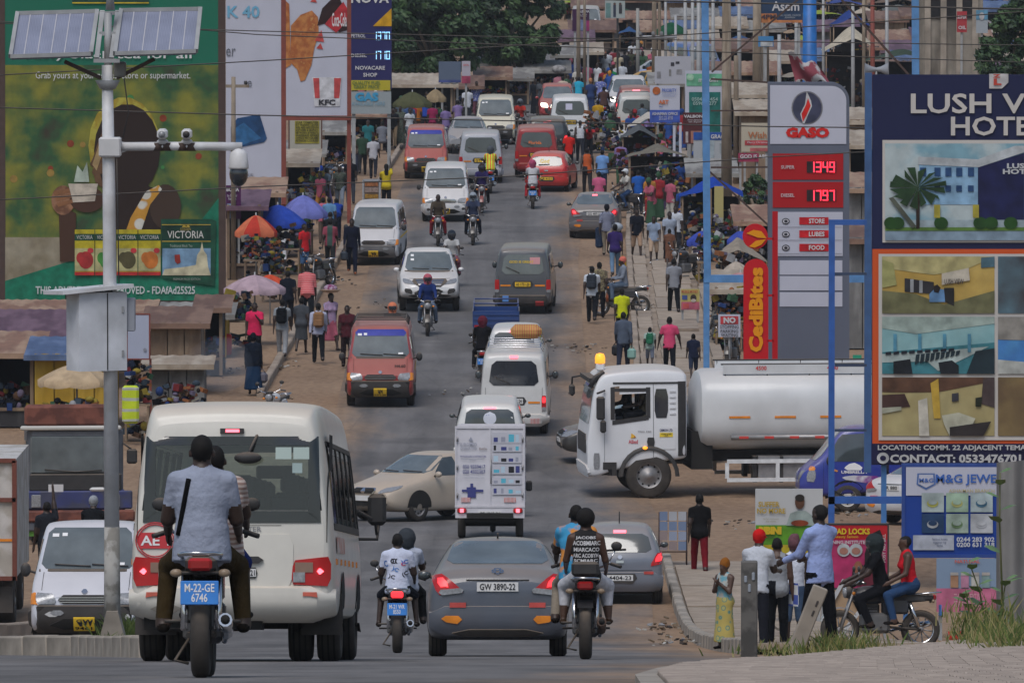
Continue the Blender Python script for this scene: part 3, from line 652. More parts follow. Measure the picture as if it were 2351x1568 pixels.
def van_rear(name,label,col,st=None,glass=None,plate='',ptype=M_YPLATE,lit=True,group=None,bumper=None,text=None):
 st = st or ST_VAN; H = max(s[5] for s in st); v = Vehicle(name,label,st,paint(col),cat='van',group=group); k = H / 1.98
 v.decal('rear_window','R',((-.64,1.20 * k),(.64,1.20 * k),(.55,1.78 * k),(-.55,1.78 * k)),glass or M_GLASS,.01,10,6,.2)
 v.decal('tailgate_seam','R',(-.72,.62,-.712,1.15 * k),M_UNDER,.006,1,6,solid=False); v.decal('tailgate_seam','R',(.712,.62,.72,1.15 * k),M_UNDER,.006,1,6,solid=False)
 v.decal('tail_lamp','R',(.70,.66,.815,1.04),M_REDL,.02,2,4,.2,sym=True)
 if lit: v.decal('brake_lamp','R',(.71,.86,.808,1.0),M_REDLIT,.03,2,2,.3,sym=True)
 v.decal('reverse_lamp','R',(.705,.66,.812,.75),M_LENS,.028,2,2,.2,sym=True)
 v.decal('bumper','R',(-.84,.30,.84,.56),bumper or paint(col),.06,12,4,.2,.09)
 v.decal('plate_recess','R',(-.32,.80,.32,1.0),M_BLACK,.01,3,2,.2)
 v.plate('R',0,.9,plate,ptype,.46,.13,off=.03)
 v.decal('reflective_tape','R',(-.66,.84,-.36,.89),M_AMBER,.012,3,1,solid=False); v.decal('reflective_tape','R',(.36,.84,.66,.89),M_AMBER,.012,3,1,solid=False)
 v.wipers('R',1.24 * k,(-.1,),.18,-.4)
 for sd in 'WE':
  for a,b in ((-2.1,-1.2),(-1.1,-.1),(0,.75)): v.decal('side_window',sd,(a,1.16 * k,b,1.74 * k),M_GLASS,.008,5,4,.15)
 for x in (-.74,.74): v.wheel(x,1.45,.31); v.wheel(x,-1.35,.31)
 v.arch(1.45,.38,.33); v.arch(-1.35,.38,.33)
 v.mirror(.84,1.45,1.25,M_BLACK,.14,.16,.22)
 if text: v.text(text[0],'R',*text[1],text[2],.02)
 ub = MB(); ub.box((0,0,.27),(1.3,3.9,.1),M_UNDER); ub.build('underbody',v.root)
 return v
def car_rear(name,label,col,st,plate='',lit=True,cat='car',group=None,kind='sedan',tint=None,ptype=M_WPLATE,style=0,rim=None):
 v = Vehicle(name,label,st,paint(col),cat=cat,group=group)
 H = max(s[5] for s in st); Wd = max(s[2] for s in st); wl = Wd
 if kind == 'sedan':
  v.decal('rear_window','R',((-.63,1.12),(.63,1.12),(.53,1.40),(-.53,1.40)),tint or M_WSCREEN,.008,10,6,.15)
  v.decal('tail_lamp','R',((.40,.78),(.72,.74),(.80,.97),(.66,.99)),M_REDL,.015,5,4,.15,sym=True)
  v.decal('reverse_lamp','R',((.40,.77),(.70,.735),(.71,.80),(.42,.83)),M_LENS,.022,4,2,.2,sym=True)
  if lit: v.decal('brake_lamp','R',((.58,.84),(.70,.83),(.73,.93),(.64,.94)),M_REDLIT,.024,3,2,.3,sym=True)
  zb,zp = .56,.84
  v.decal('bumper','R',(-.80,.28,.80,.60),paint(col),.035,14,4,.2,.07)
  v.decal('boot_shadow_line','R',(-.38,.91,.38,.925),M_UNDER,.006,8,1,solid=False)
  v.decal('bumper_reflector','R',(.34,.59,.62,.65),mat('reflector_red',(.5,.07,.06),.5),.045,4,1,.3,sym=True)
  v.decal('fog_reflector','R',((.44,.40),(.66,.43),(.68,.49),(.42,.49)),M_AMBER,.045,4,2,.4,sym=True)
  v.decal('diffuser','R',((-.6,.27),(.6,.27),(.5,.34),(-.5,.34)),M_BLACK,.045,8,2,.3)
  ant = MB(); ant.tube([(0,-.72,1.42),(0,-.78,1.5)],.012,M_BLACK,5); ant.build('antenna',v.root)
  wy,wr = (1.3,-1.25),.31
 elif kind == 'hatch':
  v.decal('rear_window','R',((-.62,1.0),(.62,1.0),(.53,1.34),(-.53,1.34)),tint or M_GLASS,.008,10,6,.2)
  v.decal('tail_lamp','R',((.58,.74),(.80,.78),(.80,1.0),(.70,.98)),M_REDL,.015,4,4,.2,sym=True)
  if lit:
   v.decal('brake_lamp','R',((.66,.82),(.79,.84),(.79,.97),(.72,.96)),M_REDLIT,.024,3,3,.3,sym=True)
   v.decal('high_brake_lamp','R',(-.17,1.36,.17,1.40),M_BRAKE,.02,4,1,.3)
  zp = .52
  v.decal('bumper','R',(-.80,.28,.80,.62),paint(col),.035,14,4,.2,.07)
  v.decal('plate_recess','R',((-.30,.42),(.30,.42),(.36,.60),(-.36,.60)),M_BLACK,.045,6,2,.2)
  v.decal('bumper_reflector','R',(.42,.59,.68,.64),mat('reflector_red',(.5,.07,.06),.5),.045,4,1,.3,sym=True)
  v.decal('handle','R',(-.12,.80,.12,.85),M_CHROME,.02,4,1,.4)
  v.decal('seam','R',(-.62,.655,.62,.664),M_UNDER,.006,8,1,solid=False)
  v.wipers('R',1.03,(-.3,),.02,.42)
  ant = MB(); ant.tube([(0,-.9,1.49),(0,-1.02,1.74)],.012,M_BLACK,5); ant.build('antenna',v.root)
  wy,wr = (1.2,-1.22),.29
 else:
  v.decal('rear_window','R',((-.68,1.16),(.68,1.16),(.60,1.66),(-.60,1.66)),tint or M_GLASS,.008,10,6,.2)
  v.decal('tail_lamp','R',(.68,.92,.875,1.16),M_REDL,.015,4,4,.2,sym=True)
  if lit:
   v.decal('brake_lamp','R',(.70,.96,.86,1.12),M_REDLIT,.024,3,3,.3,sym=True)
   v.decal('high_brake_lamp','R',(-.22,1.67,.22,1.71),M_BRAKE,.02,4,1,.3)
  zp = .86
  v.decal('bumper','R',(-.90,.40,.90,.70),paint(col),.05,14,4,.2,.09)
  v.decal('handle','R',(-.32,.98,.32,1.05),M_CHROME,.02,4,1,.4)
  wy,wr = (1.4,-1.3),.38
 if plate is not None: v.plate('R',0,zp,plate,ptype,.5,.11,off=.055 if kind != 'sedan' else .02)
 for sd in 'WE':
  if kind == 'sedan': W2 = (((-.95,.97),(-.1,.97),(-.1,1.36),(-.62,1.36)),((0,.97),(.78,.97),(.3,1.34),(0,1.36)))
  elif kind == 'hatch': W2 = (((-1.3,.98),(-.2,.98),(-.2,1.4),(-1.1,1.38)),((-.1,.98),(.8,.98),(.3,1.36),(-.1,1.4)))
  else: W2 = (((-1.9,1.16),(-1.0,1.16),(-1.0,1.7),(-1.75,1.66)),((-.9,1.16),(-.05,1.16),(-.05,1.72),(-.9,1.72)),((.05,1.16),(.95,1.16),(.5,1.64),(.05,1.7)))
  for q in W2: v.decal('side_window',sd,q,tint or M_GLASS,.008,5,4,.1)
 for x in (-Wd + .11,Wd - .11): v.wheel(x,wy[0],wr,style=style,rim=rim); v.wheel(x,wy[1],wr,style=style,rim=rim)
 v.arch(wy[0],wr + .06,wr); v.arch(wy[1],wr + .06,wr)
 v.mirror(Wd - .05,.72 if kind != 'suv' else .8,1.0 if kind != 'suv' else 1.2,M_BLACK,.06,.16,.12)
 ub = MB(); ub.box((0,0,.26),(Wd * 1.5,3.4,.12),M_UNDER); ub.build('underbody',v.root)
 return v
def car_front(name,label,col,st,kind='sedan',plate='',lit=False,cat='car',group=None,style=1):
 v = Vehicle(name,label,st,paint(col),cat=cat,group=group); Wd = max(s[2] for s in st)
 hl = M_HEADLIT if lit else M_LENS
 if kind == 'sedan':
  v.decal('windscreen','F',((-.70,1.02),(.70,1.02),(.56,1.38),(-.56,1.38)),M_WSCREEN,.008,12,6,.1)
  v.decal('headlamp','F',((.40,.60),(.74,.66),(.76,.78),(.48,.72)),M_LENS,.012,5,3,.2,sym=True)
  v.decal('grille','F',(-.34,.60,.34,.72),M_CHROME,.02,6,2,.2); v.decal('grille_mesh','F',(-.31,.615,.31,.705),M_UNDER,.028,6,2,.2)
  v.decal('emblem','F',(-.07,.62,.07,.70),M_CHROME,.036,3,2,.6)
  v.decal('lower_intake','F',(-.45,.34,.45,.44),M_UNDER,.012,6,2,.4); v.decal('fog_lamp','F',(.52,.36,.68,.43),M_BLACK,.012,3,2,.5,sym=True)
  v.plate('F',0,.51,plate,M_WPLATE,.5,.11)
  v.wipers('F',1.03,(-.6,0),.02,.5)
  wy,wr = (1.3,-1.25),.31; W2 = (((-.95,.97),(-.1,.97),(-.1,1.36),(-.62,1.36)),((0,.97),(.78,.97),(.3,1.34),(0,1.36)))
 elif kind == 'pickup':
  v.decal('windscreen','F',((-.74,1.2),(.74,1.2),(.62,1.72),(-.62,1.72)),M_WSCREEN,.008,12,6,.12)
  v.decal('headlamp','F',((.38,.84),(.80,.88),(.83,1.0),(.60,.98)),M_LENS,.015,5,3,.2,sym=True)
  v.decal('grille','F',((-.42,.80),(.42,.80),(.60,1.0),(-.60,1.0)),M_BLACK,.02,8,3,.2)
  for k in range(3): v.decal('grille_bar','F',((-.42 - .05 * k,.82 + k * .055),(.42 + .05 * k,.82 + k * .055),(.44 + .05 * k,.85 + k * .055),(-.44 - .05 * k,.85 + k * .055)),M_CHROME,.032,8,1,.2)
  v.decal('emblem','F',(-.09,.87,.09,.98),M_CHROME,.045,4,3,.6)
  v.decal('lower_intake','F',((-.44,.58),(.44,.58),(.38,.72),(-.38,.72)),M_UNDER,.015,6,2,.3)
  v.decal('fog_recess','F',((.52,.56),(.76,.62),(.76,.74),(.56,.72)),M_BLACK,.015,4,3,.3,sym=True)
  v.decal('skid_panel','F',((-.7,.48),(.7,.48),(.6,.56),(-.6,.56)),M_BLACK,.02,8,2,.3)
  v.wipers('F',1.22,(-.6,0),.02,.5)
  stickers(v,'F',[(.50,1.62,.09,.06),(.50,1.50,.1,.06)]); v.decal('cowl','F',(-.74,1.16,.74,1.195),M_BLACK,.006,8,1,solid=False); v.decal('bonnet_seam','F',(-.62,1.005,.62,1.013),M_UNDER,.006,8,1,solid=False)
  wy,wr = (1.62,-1.5),.38; W2 = (((-.75,1.14),(-.1,1.14),(-.1,1.68),(-.62,1.66)),((0,1.14),(.95,1.14),(.5,1.64),(0,1.68)))
 else:
  v.decal('windscreen','F',((-.74,1.18),(.74,1.18),(.62,1.72),(-.62,1.72)),M_WSCREEN,.008,12,6,.12)
  v.decal('headlamp','F',((.44,.78),(.80,.80),(.82,.98),(.50,.96)),hl,.015,5,3,.2,sym=True)
  v.decal('grille','F',(-.40,.74,.40,.94),M_CHROME,.02,6,3,.2); v.decal('grille_mesh','F',(-.36,.76,.36,.92),M_UNDER,.028,6,2,.2)
  v.decal('lower_intake','F',(-.6,.46,.6,.6),M_BLACK,.02,6,2,.3)
  v.plate('F',0,.66,plate,M_WPLATE,.5,.11)
  wy,wr = (1.4,-1.3),.38; W2 = (((-1.9,1.16),(-1.0,1.16),(-1.0,1.7),(-1.75,1.66)),((-.9,1.16),(-.05,1.16),(-.05,1.72),(-.9,1.72)),((.05,1.16),(.95,1.16),(.5,1.64),(.05,1.7)))
 for sd in 'WE':
  for q in W2: v.decal('side_window',sd,q,M_GLASS,.008,5,4,.1)
  v.decal('door_seam',sd,(-.055,.35,-.045,.96),M_UNDER,.005,1,6,solid=False); v.decal('door_handle',sd,(.02 - .28,.84,.02 - .1,.88),paint(col),.02,2,1,.4)
 for x in (-Wd + .11,Wd - .11): v.wheel(x,wy[0],wr,style=style); v.wheel(x,wy[1],wr,style=style)
 v.arch(wy[0],wr + .06,wr); v.arch(wy[1],wr + .06,wr)
 v.mirror(Wd - .05,.78,1.0 if kind == 'sedan' else 1.2,paint(col),.06,.17,.13)
 ub = MB(); ub.box((0,0,.28),(Wd * 1.5,3.4,.14),M_UNDER); ub.build('underbody',v.root)
 return v
# ------------------------------------------------------------------ special vehicles
def coach():
 W1 = mat('bus_cream',(.66,.64,.585),.38,var=.1,scale=2.5,dust=.5,coat=.3)
 st = [(-3.45,.62,.90,1.25,.95,2.40,.80,.03),(-3.41,.50,1.0,1.25,1.0,2.52,.84,.03),(-3.15,.42,1.035,1.25,1.03,2.60,.88),(-2.4,.42,1.04,1.25,1.035,2.64,.90),(0,.42,1.04,1.25,1.035,2.64,.90),(2.4,.42,1.04,1.25,1.035,2.62,.90),(3.0,.42,1.035,1.25,1.02,2.56,.86),(3.3,.45,1.0,1.25,.98,2.3,.80),(3.45,.55,.92,1.2,.88,1.9,.74)]
 RW = (-.80,1.50,.80,2.20)
 cuts = [('y',-9,-3.0,0,0,*RW),('y',3.0,9,0,0,-.8,1.3,.8,2.25)]
 for a,b in ((-2.95,-2.35),(-2.25,-1.3),(-1.2,-.25),(-.15,.8),(.9,1.85),(1.95,2.6)): cuts.append(('x',.6,9,0,0,a,1.42,b,2.16)); cuts.append(('x',-9,-.6,0,0,a,1.42,b,2.16))
 v = Vehicle('bus','cream white minibus coach with wide dark rear window at the kerb',st,W1,cat='bus',su=9,sv=9,cuts=cuts)
 DK = M_BLACK; GL = clear_glass('bus_glass',(.40,.56,.57),.10)
 fr = [((-.90,1.40),(.90,1.40),(.80,1.52),(-.80,1.52)),((-.80,2.18),(.80,2.18),(.86,2.27),(-.86,2.27)),((-.90,1.40),(-.77,1.50),(-.77,2.2),(-.86,2.27)),((.77,1.50),(.90,1.40),(.86,2.27),(.77,2.2))]
 for q in fr: v.decal('window_surround','R',q,glass_mat('black_glass',(.012,.014,.016)),.012,8,6,solid=False)
 v.decal('rear_window','R',(-.79,1.49,.79,2.21),GL,.0,6,4,solid=False)
 v.decal('high_brake_lamp','R',(-.24,2.30,.24,2.35),M_BLACK,.03,6,1,.5); v.decal('lit_lamp','R',(-.11,2.31,.12,2.34),M_BRAKE,.038,3,1,.4)
 v.decal('tailgate_seam','R',(-.50,.98,.50,.985),M_UNDER,.006,4,1,solid=False); v.decal('tailgate_seam','R',(-.50,1.37,.50,1.375),M_UNDER,.006,4,1,solid=False)
 v.decal('hatch','R',(-.10,.76,.62,1.28),W1,.014,6,5,.12,.03)
 v.decal('handle','R',(.06,.99,.32,1.06),M_BLACK,.05,4,2,.4); v.decal('plate_recess','R',(.07,.84,.26,.95),M_BLACK,.03,2,2,.2)
 v.plate('R',.165,.895,'GT 21',M_WPLATE,.16,.08,off=.04)
 for sg in (-1,1):
  q = ((.60,.78),(.98,.76),(.985,1.06),(.62,1.02)); q = q if sg > 0 else tuple((-a,b) for a,b in (q[1],q[0],q[3],q[2]))
  l = v.decal('tail_lamp','R',q,M_REDL,.02,6,4,.12)
  a,b = sorted((sg * .64,sg * .82)); v.decal('reverse_lens','R',(a,.90,b,1.0),mat('brown_lens',(.25,.16,.12),.3),.03,3,2,parent=l)
  a,b = sorted((sg * .62,sg * .74)); v.decal('reverse_lens','R',(a,.80,b,.90),M_LENS,.03,3,2,parent=l)
  a,b = sorted((sg * .86,sg * .92)); v.decal('lit_bulb','R',(a,.88,b,.94),M_BRAKE,.032,2,2,.8,parent=l)
  a,b = sorted((sg * .72,sg * .86)); v.decal('reflective_tape','R',(a,.66,b,.70),mat('tape_red',(.55,.12,.08),.5),.062,2,1)
  v.decal('corner_seam','R',(sg * .955 - .004,1.2,sg * .955 + .004,2.3),M_UNDER,.006,1,10,solid=False)
 v.decal('bumper','R',(-1.0,.44,1.0,.74),W1,.05,14,5,.2,.08)
 v.decal('bumper_dent','R',(-.82,.52,-.5,.6),mat('bumper_scuff',(.4,.36,.31),.6),.057,4,2,.7,solid=False)
 l = v.decal('emblem_panel','R',(-.95,1.14,-.60,1.30),mat('sign_red',(.55,.04,.05),.5),.014,5,3,.2,solid=False); v.text('AE 1','R',-.92,1.17,-.63,1.27,M_WINK,.02,parent=l)
 ring = MB()
 for rr in (.17,.19):
  pts = []
  for k in range(25):
   a = 2 * PI * k / 24; h = v.hit('R',-.775 + rr * math.cos(a),1.22 + rr * .95 * math.sin(a))
   if h: pts.append(h[0] + h[1] * .012)
  ring.tube(pts,.006,flat((.55,.05,.06)),4)
 ring.build('ring_emblem',v.root)
 v.text('COASTER','R',-.05,1.31,.30,1.36,flat((.25,.25,.26)))
 # rear mirror on arm
 mb = MB(); mb.tube([(.27,-3.36,2.32),(.22,-3.50,2.2),(.17,-3.62,2.08)],.018,M_BLACK,6); mb.ell((.17,-3.62,2.05),(.14,.06,.06),M_BLACK,12,8); mb.box((.28,-3.36,2.30),(.12,.05,.12),M_BLACK); mb.build('rear_mirror',v.root)
 stickers(v,'R',[(.52,2.10,.16,.12),(.70,2.10,.16,.12)],flat((.45,.55,.52))); stickers(v,'R',[(.66,1.95,.1,.1)],flat((.35,.45,.45)))
 # side glazing, frames and stripes on the kerb-hidden and road side
 for sd in 'WE':
  sg = 1 if sd == 'E' else -1
  for a,b in ((-2.95,-2.35),(-2.25,-1.3),(-1.2,-.25),(-.15,.8),(.9,1.85),(1.95,2.6)):
   w = v.decal('side_window',sd,(a - .03,1.39,b + .03,2.19),clear_glass('side_glass',(.35,.4,.42),.3),.002,4,4,solid=False)
   v.decal('window_frame',sd,(b + .0,1.38,b + .1,2.2),M_BLACK,.012,1,4,parent=w)
  v.decal('window_rail',sd,(-3.0,1.33,2.7,1.40),M_BLACK,.012,10,1); v.decal('window_rail',sd,(-3.0,2.18,2.7,2.23),M_BLACK,.012,10,1)
  for k in range(6): v.decal('reflector',sd,(-3.0 + k * .9,.98,-2.8 + k * .9,1.04),M_AMBER,.012,1,1)
  v.decal('side_mark',sd,(-2.9,1.1,-1.2,1.26),mat2('faded_mark',(.6,.5,.45),(.55,.25,.2),scale=5,rough=.6),.01,3,1,solid=False)
 for x in (-.72,.72,-.98,.98):
  if abs(x) > .8: v.wheel(x * .93,-1.75,.40,.24)
  else: v.wheel(x * .86,-1.75,.40,.24)
 for x in (-.9,.9): v.wheel(x,2.0,.40,.24)
 v.arch(-1.75,.5,.42); v.arch(2.0,.5,.42)
 mb = MB(); mb.box((0,-.2,.5),(1.7,5.6,.2),M_UNDER); mb.box((0,-1.75,.42),(1.5,.16,.18),M_UNDER); mb.box((-.3,-3.1,.42),(1.2,.3,.2),M_UNDER); mb.build('chassis',v.root)
 for x in (-.85,.85):
  mb = MB(); mb.box((x,-2.22,.48),(.42,.02,.42),M_BLACK); mb.build('mud_flap',v.root)
 # interior: seats, headrests, inner mirror
 SEAT = mat('seat_cloth',(.05,.055,.07),.9)
 for i,y in enumerate((-2.3,-1.3,-.3,.7,1.7)):
  for x in (-.62,.05,.55):
   mb = MB(); mb.bbox((x,y,1.35),(.42,.14,.75),SEAT,.06); mb.bbox((x,y,1.80),(.24,.12,.2),SEAT,.05); mb.build('seat',v.root)
 mb = MB(); mb.box((0,0,.95),(1.9,6.2,.06),M_UNDER); mb.box((0,3.05,1.15),(1.7,.3,.3),M_UNDER); mb.build('floor',v.root)
 mb = MB(); mb.bbox((.12,2.7,2.02),(.42,.04,.14),M_BLACK,.02); mb.build('inner_mirror',v.root)
 ws = v.decal('windscreen','F',(-.8,1.3,.8,2.2),clear_glass('front_glass',(.88,.95,.95),.06),.0,4,4,solid=False)
 mb = MB(); mb.tube([(1.0,2.9,1.6),(1.18,3.1,1.5),(1.2,3.1,1.35)],.02,M_BLACK,6); mb.bbox((1.2,3.1,1.62),(.2,.1,.34),M_BLACK,.04); mb.build('side_mirror',v.root)
 mb = MB(); mb.tube([(.9,2.9,1.3),(1.2,3.1,1.3),(1.22,3.1,1.5)],.02,M_BLACK,6); mb.build('mirror_arm',v.root)
 return v
coach().place(574,Y=91,rz=-.025)
def plain_truck_wheel(root,x,y,r,w,m=None):
 mb = MB(); mb.lathe([(r * .55,-w / 2),(r * .88,-w / 2),(r * .98,-w / 2 + .03),(r,-w / 2 + .07),(r,w / 2 - .07),(r * .98,w / 2 - .03),(r * .88,w / 2),(r * .55,w / 2),(r * .5,0)],M_TYRE,32,'x',cap=False)
 t = mb.build('wheel',root,(x,y,r)); sg = 1 if x > 0 else -1
 rm = MB(); m = m or M_RIM
 rm.lathe([(r * .57,sg * w * .46),(r * .53,sg * w * .46),(r * .5,sg * w * .2),(r * .42,sg * w * .16),(r * .34,sg * w * .3),(r * .2,sg * w * .34),(r * .16,sg * w * .5),(.0001,sg * w * .5)],m,24,'x',cap=False)
 for k in range(10):
  a = 2 * PI * k / 10; rm.lathe([(r * .035,0),(r * .035,.02)],M_UNDER,6,'x',(sg * w * .3,r * .29 * math.cos(a),r * .29 * math.sin(a)))
  a += .3; rm.lathe([(r * .045,0),(r * .045,.004)],M_UNDER,6,'x',(sg * w * .215,r * .45 * math.cos(a),r * .45 * math.sin(a)))
 rm.build('rim',t); return t
def tanker():
 WP = mat('truck_white',(.70,.72,.76),.35,var=.06,scale=2,dust=.55,coat=.3)
 st = [(2.35,.95,1.10,1.75,1.12,2.90,1.05),(2.42,.90,1.2,1.75,1.2,3.0,1.12),(2.9,.85,1.22,1.75,1.22,3.05,1.14),(3.5,.75,1.22,1.75,1.22,3.03,1.16),(4.15,.62,1.22,1.75,1.22,2.98,1.16),(4.4,.52,1.22,1.72,1.21,2.9,1.14),(4.55,.5,1.21,1.7,1.19,2.55,1.14),(4.66,.52,1.18,1.6,1.16,1.75,1.1),(4.70,.55,1.15,1.4,1.13,1.45,1.05)]
 v = Vehicle('tanker_truck','white fuel tanker truck with orange beacon pulling out of the side street',st,WP,cat='truck',su=5,sv=5,
    cuts=[('x',-9,-.6,0,0,3.28,1.92,4.10,2.55),('x',.6,9,0,0,3.28,1.92,4.10,2.55)])
 r = v.root
 v.decal('windscreen','F',((-1.05,1.75),(1.05,1.75),(.95,2.62),(-.95,2.62)),M_WSCREEN,.01,10,6,.1)
 mb = MB(); mb.box((0,4.47,2.78),(2.0,.35,.1),M_BLACK); mb.tube([(-1.0,4.62,2.62),(-1.02,4.5,2.85),(-.9,4.3,2.95)],.07,M_BLACK,6); mb.build('sun_visor',r)
 for sd,sg in (('W',-1),('E',1)):
  v.decal('window_frame',sd,(4.06,1.86,4.16,2.62),M_BLACK,.012,1,5); v.decal('window_frame',sd,(3.22,1.90,3.32,2.62),M_BLACK,.012,1,5)
  v.decal('window_frame',sd,(3.26,2.52,4.12,2.60),M_BLACK,.012,5,1); v.decal('window_frame',sd,((3.26,1.86),(4.12,1.74),(4.12,1.84),(3.26,1.96)),M_BLACK,.012,5,1)
  v.decal('quarter_window',sd,(2.80,1.90,3.12,2.58),M_TINT,.012,3,4,.25)
  v.decal('cab_rear_panel',sd,(2.38,1.0,2.56,2.75),M_BLACK,.014,2,6)
  v.decal('gutter',sd,(2.5,2.70,4.1,2.74),M_BLACK,.02,8,1)
  v.decal('door_seam',sd,(3.14,.95,3.155,2.7),mat('seam_grey',(.2,.21,.23),.6),.006,1,10,solid=False); v.decal('door_seam',sd,(4.30,.75,4.31,1.8),mat('seam_grey',(.2,.21,.23),.6),.006,1,6,solid=False)
  v.decal('door_handle',sd,(3.12,1.24,3.30,1.44),M_BLACK,.025,2,2,.2)
  for k in range(5): v.decal('panel_rib',sd,(2.62,1.98 + k * .13,2.76,2.02 + k * .13),mat('rib_white',(.62,.64,.68),.4),.02,2,1)
  v.decal('locker_door',sd,(2.62,1.16,2.98,1.70),WP,.012,3,3,.06)
  v.text('DEMSON LTD',sd,2.70,1.58,3.0,1.64,flat((.03,.03,.1)),.024)
  q = v.decal('notice',sd,(2.69,1.45,3.0,1.55),flat((.8,.6,.05)),.02,2,1); v.text('+ 5 AND 10 NEW\nOUTS',sd,2.72,1.46,2.97,1.54,M_INK,.03,parent=q)
  v.text('Allied',sd,3.52,1.30,3.74,1.39,flat((.55,.05,.08)),.014)
  for (a,b,c,d,m) in ((3.56,1.42,3.69,1.54,flat((.8,.45,.05))),(3.56,1.43,3.61,1.52,flat((.5,.05,.08)))): v.decal('logo',sd,((a,(b + d) / 2 - .03),(c,b),(c - .02,d),(a + .04,d - .04)),m,.014,2,2,solid=False)
  v.text('T5G 340',sd,3.20,1.56,3.52,1.60,flat((.25,.25,.27)),.014)
  v.decal('front_grille_side',sd,(4.42,.72,4.56,1.08),M_LENS,.02,3,4,.2)
  v.decal('step_panel',sd,(4.02,.55,4.34,.86),M_BLACK,.02,3,2)
 v.decal('grille','F',(-.85,1.05,.85,1.5),M_BLACK,.02,6,4,.1); v.decal('bumper','F',(-1.15,.54,1.15,.78),WP,.04,8,3,.1)
 # mudguards
 for sg in (-1,1):
  mb = MB(); pts = [(sg * 1.18,3.25 + .72 * math.cos(a),.52 + .72 * math.sin(a)) for a in [PI * k / 12 for k in range(13)]]
  vs = []
  for p in pts: vs += [(sg * .8,p[1],p[2]),(sg * 1.25,p[1],p[2]),(sg * 1.25,3.25 + (p[1] - 3.25) * .86,.52 + (p[2] - .52) * .86)]
  mb.add(vs,[f for k in range(12) for f in ((3 * k,3 * k + 3,3 * k + 4,3 * k + 1),(3 * k + 1,3 * k + 4,3 * k + 5,3 * k + 2))],M_BLACK,True)
  mb.build('mudguard',r)
  lamp = MB(); lamp.ell((sg * 1.27,3.35,1.2),(.02,.06,.04),M_AMBERLIT); lamp.build('marker_lamp',r)
  mb = MB(); mb.tube([(sg * 1.2,4.3,2.55),(sg * 1.42,4.5,2.5)],.025,M_BLACK,6); mb.bbox((sg * 1.42,4.42,2.15),(.12,.2,.55),M_BLACK,.04); mb.bbox((sg * 1.42,4.36,1.72),(.12,.14,.3),M_BLACK,.04); mb.build('mirror',r)
 mb = MB(); mb.tube([(.9,4.45,2.8),(1.3,4.8,2.7),(1.35,4.8,2.45)],.025,M_BLACK,6); mb.bbox((1.35,4.8,2.4),(.34,.12,.28),M_BLACK,.05); mb.build('kerb_mirror',r)
 # beacon
 mb = MB(); mb.bbox((-.2,4.3,3.05),(.2,.2,.18),WP,.03); b = mb.build('beacon_base',r); mb = MB(); mb.lathe([(.12,3.2),(.12,3.34),(.09,3.42),(0.001,3.44)],M_AMBERLIT,14,'z',(-.2,4.3,-.07)); mb.build('beacon',r)
 # cab interior
 mb = MB(); mb.box((0,3.2,1.75),(2.2,1.5,.1),M_UNDER); mb.box((0,2.5,2.2),(2.2,.06,1.1),mat('cab_lining',(.12,.12,.12),.9)); mb.bbox((-.6,3.15,2.0),(.5,.14,.6),M_UNDER,.04); mb.build('cab_interior',r)
 # tank
 TK = mat('tank_white',(.60,.62,.64),.35,var=.12,scale=1.2,dust=.35,coat=.2)
 prof = [(0.001,2.15),(.8,2.09),(1.08,1.98),(1.16,1.83),(1.16,-3.7),(1.08,-3.85),(.8,-3.95),(.001,-4.0)]
 n = 40; vs = []
 for rr,y in prof:
  for k in range(n):
   a = 2 * PI * k / n; c,s_ = math.cos(a),math.sin(a); e = (abs(c) ** 3 + abs(s_) ** 3) ** (-1 / 3)
   vs.append((rr * c * e * 1.02,y,2.02 + rr * s_ * e * .82))
 mb = MB(); mb.add(vs,[(i * n + k,i * n + (k + 1) % n,(i + 1) * n + (k + 1) % n,(i + 1) * n + k) for i in range(len(prof) - 1) for k in range(n)],TK,True); tank = mb.build('tank',r); tank.data.set_sharp_from_angle(angle=R(40))
 for sg in (-1,1):
  mb = MB(); mb.tube([(sg * .78,1.5,3.12),(sg * .78,-3.8,3.12)],.02,M_BLACK,6); mb.box((sg * .80,-1.15,3.0),(.05,5.2,.22),TK)
  for k in range(6): mb.tube([(sg * .80,1.4 - k * 1.0,2.85),(sg * .78,1.4 - k * 1.0,3.12)],.015,M_BLACK,5)
  mb.build('walkway_rail',r)
  for k in range(5):
   mb = MB(); mb.box((sg * 1.165 if False else sg * 1.192,1.1 - k * 1.08,2.02 - .12),(.012,.5,.05),M_AMBER); mb.build('reflective_tape',r)
  mb = MB(); mb.tube([(sg * 1.13,1.3,1.42),(sg * 1.13,-3.6,1.42)],.06,M_RIM,8); rail = mb.build('hose_tube',r)
  for k in range(8):
   mb = MB(); mb.box((sg * 1.19,1.0 - k * .6,1.42),(.014,.22,.06),mat('tape_red2',(.6,.06,.05),.5)); mb.build('tape',rail)
  mb = MB(); G = mat('guard_white',(.68,.70,.72),.45)
  for z in (.86,.42): mb.box((sg * 1.2,-.9,z),(.05,4.6,.09),G)
  for y in (1.4,.2,-1.0,-2.2,-3.2): mb.box((sg * 1.2,y,.64),(.045,.09,.36),G)
  mb.build('side_guard',r)
  for z_,t in ((3.02,'4500'),):
   for k in (0,1):
    vs_,fs_,_ = text_mb(('4500','4000')[k],.02); y0 = .55 - k * 1.7
    mb = MB(); mb.add([(sg * .835,(y0 - sg * (a - .5) * .26) if sg > 0 else (y0 - (a - .5) * .26),2.98 + b * .1) for a,b in vs_],fs_,flat((.6,.05,.05))); mb.build('lettering',r,fix=False)
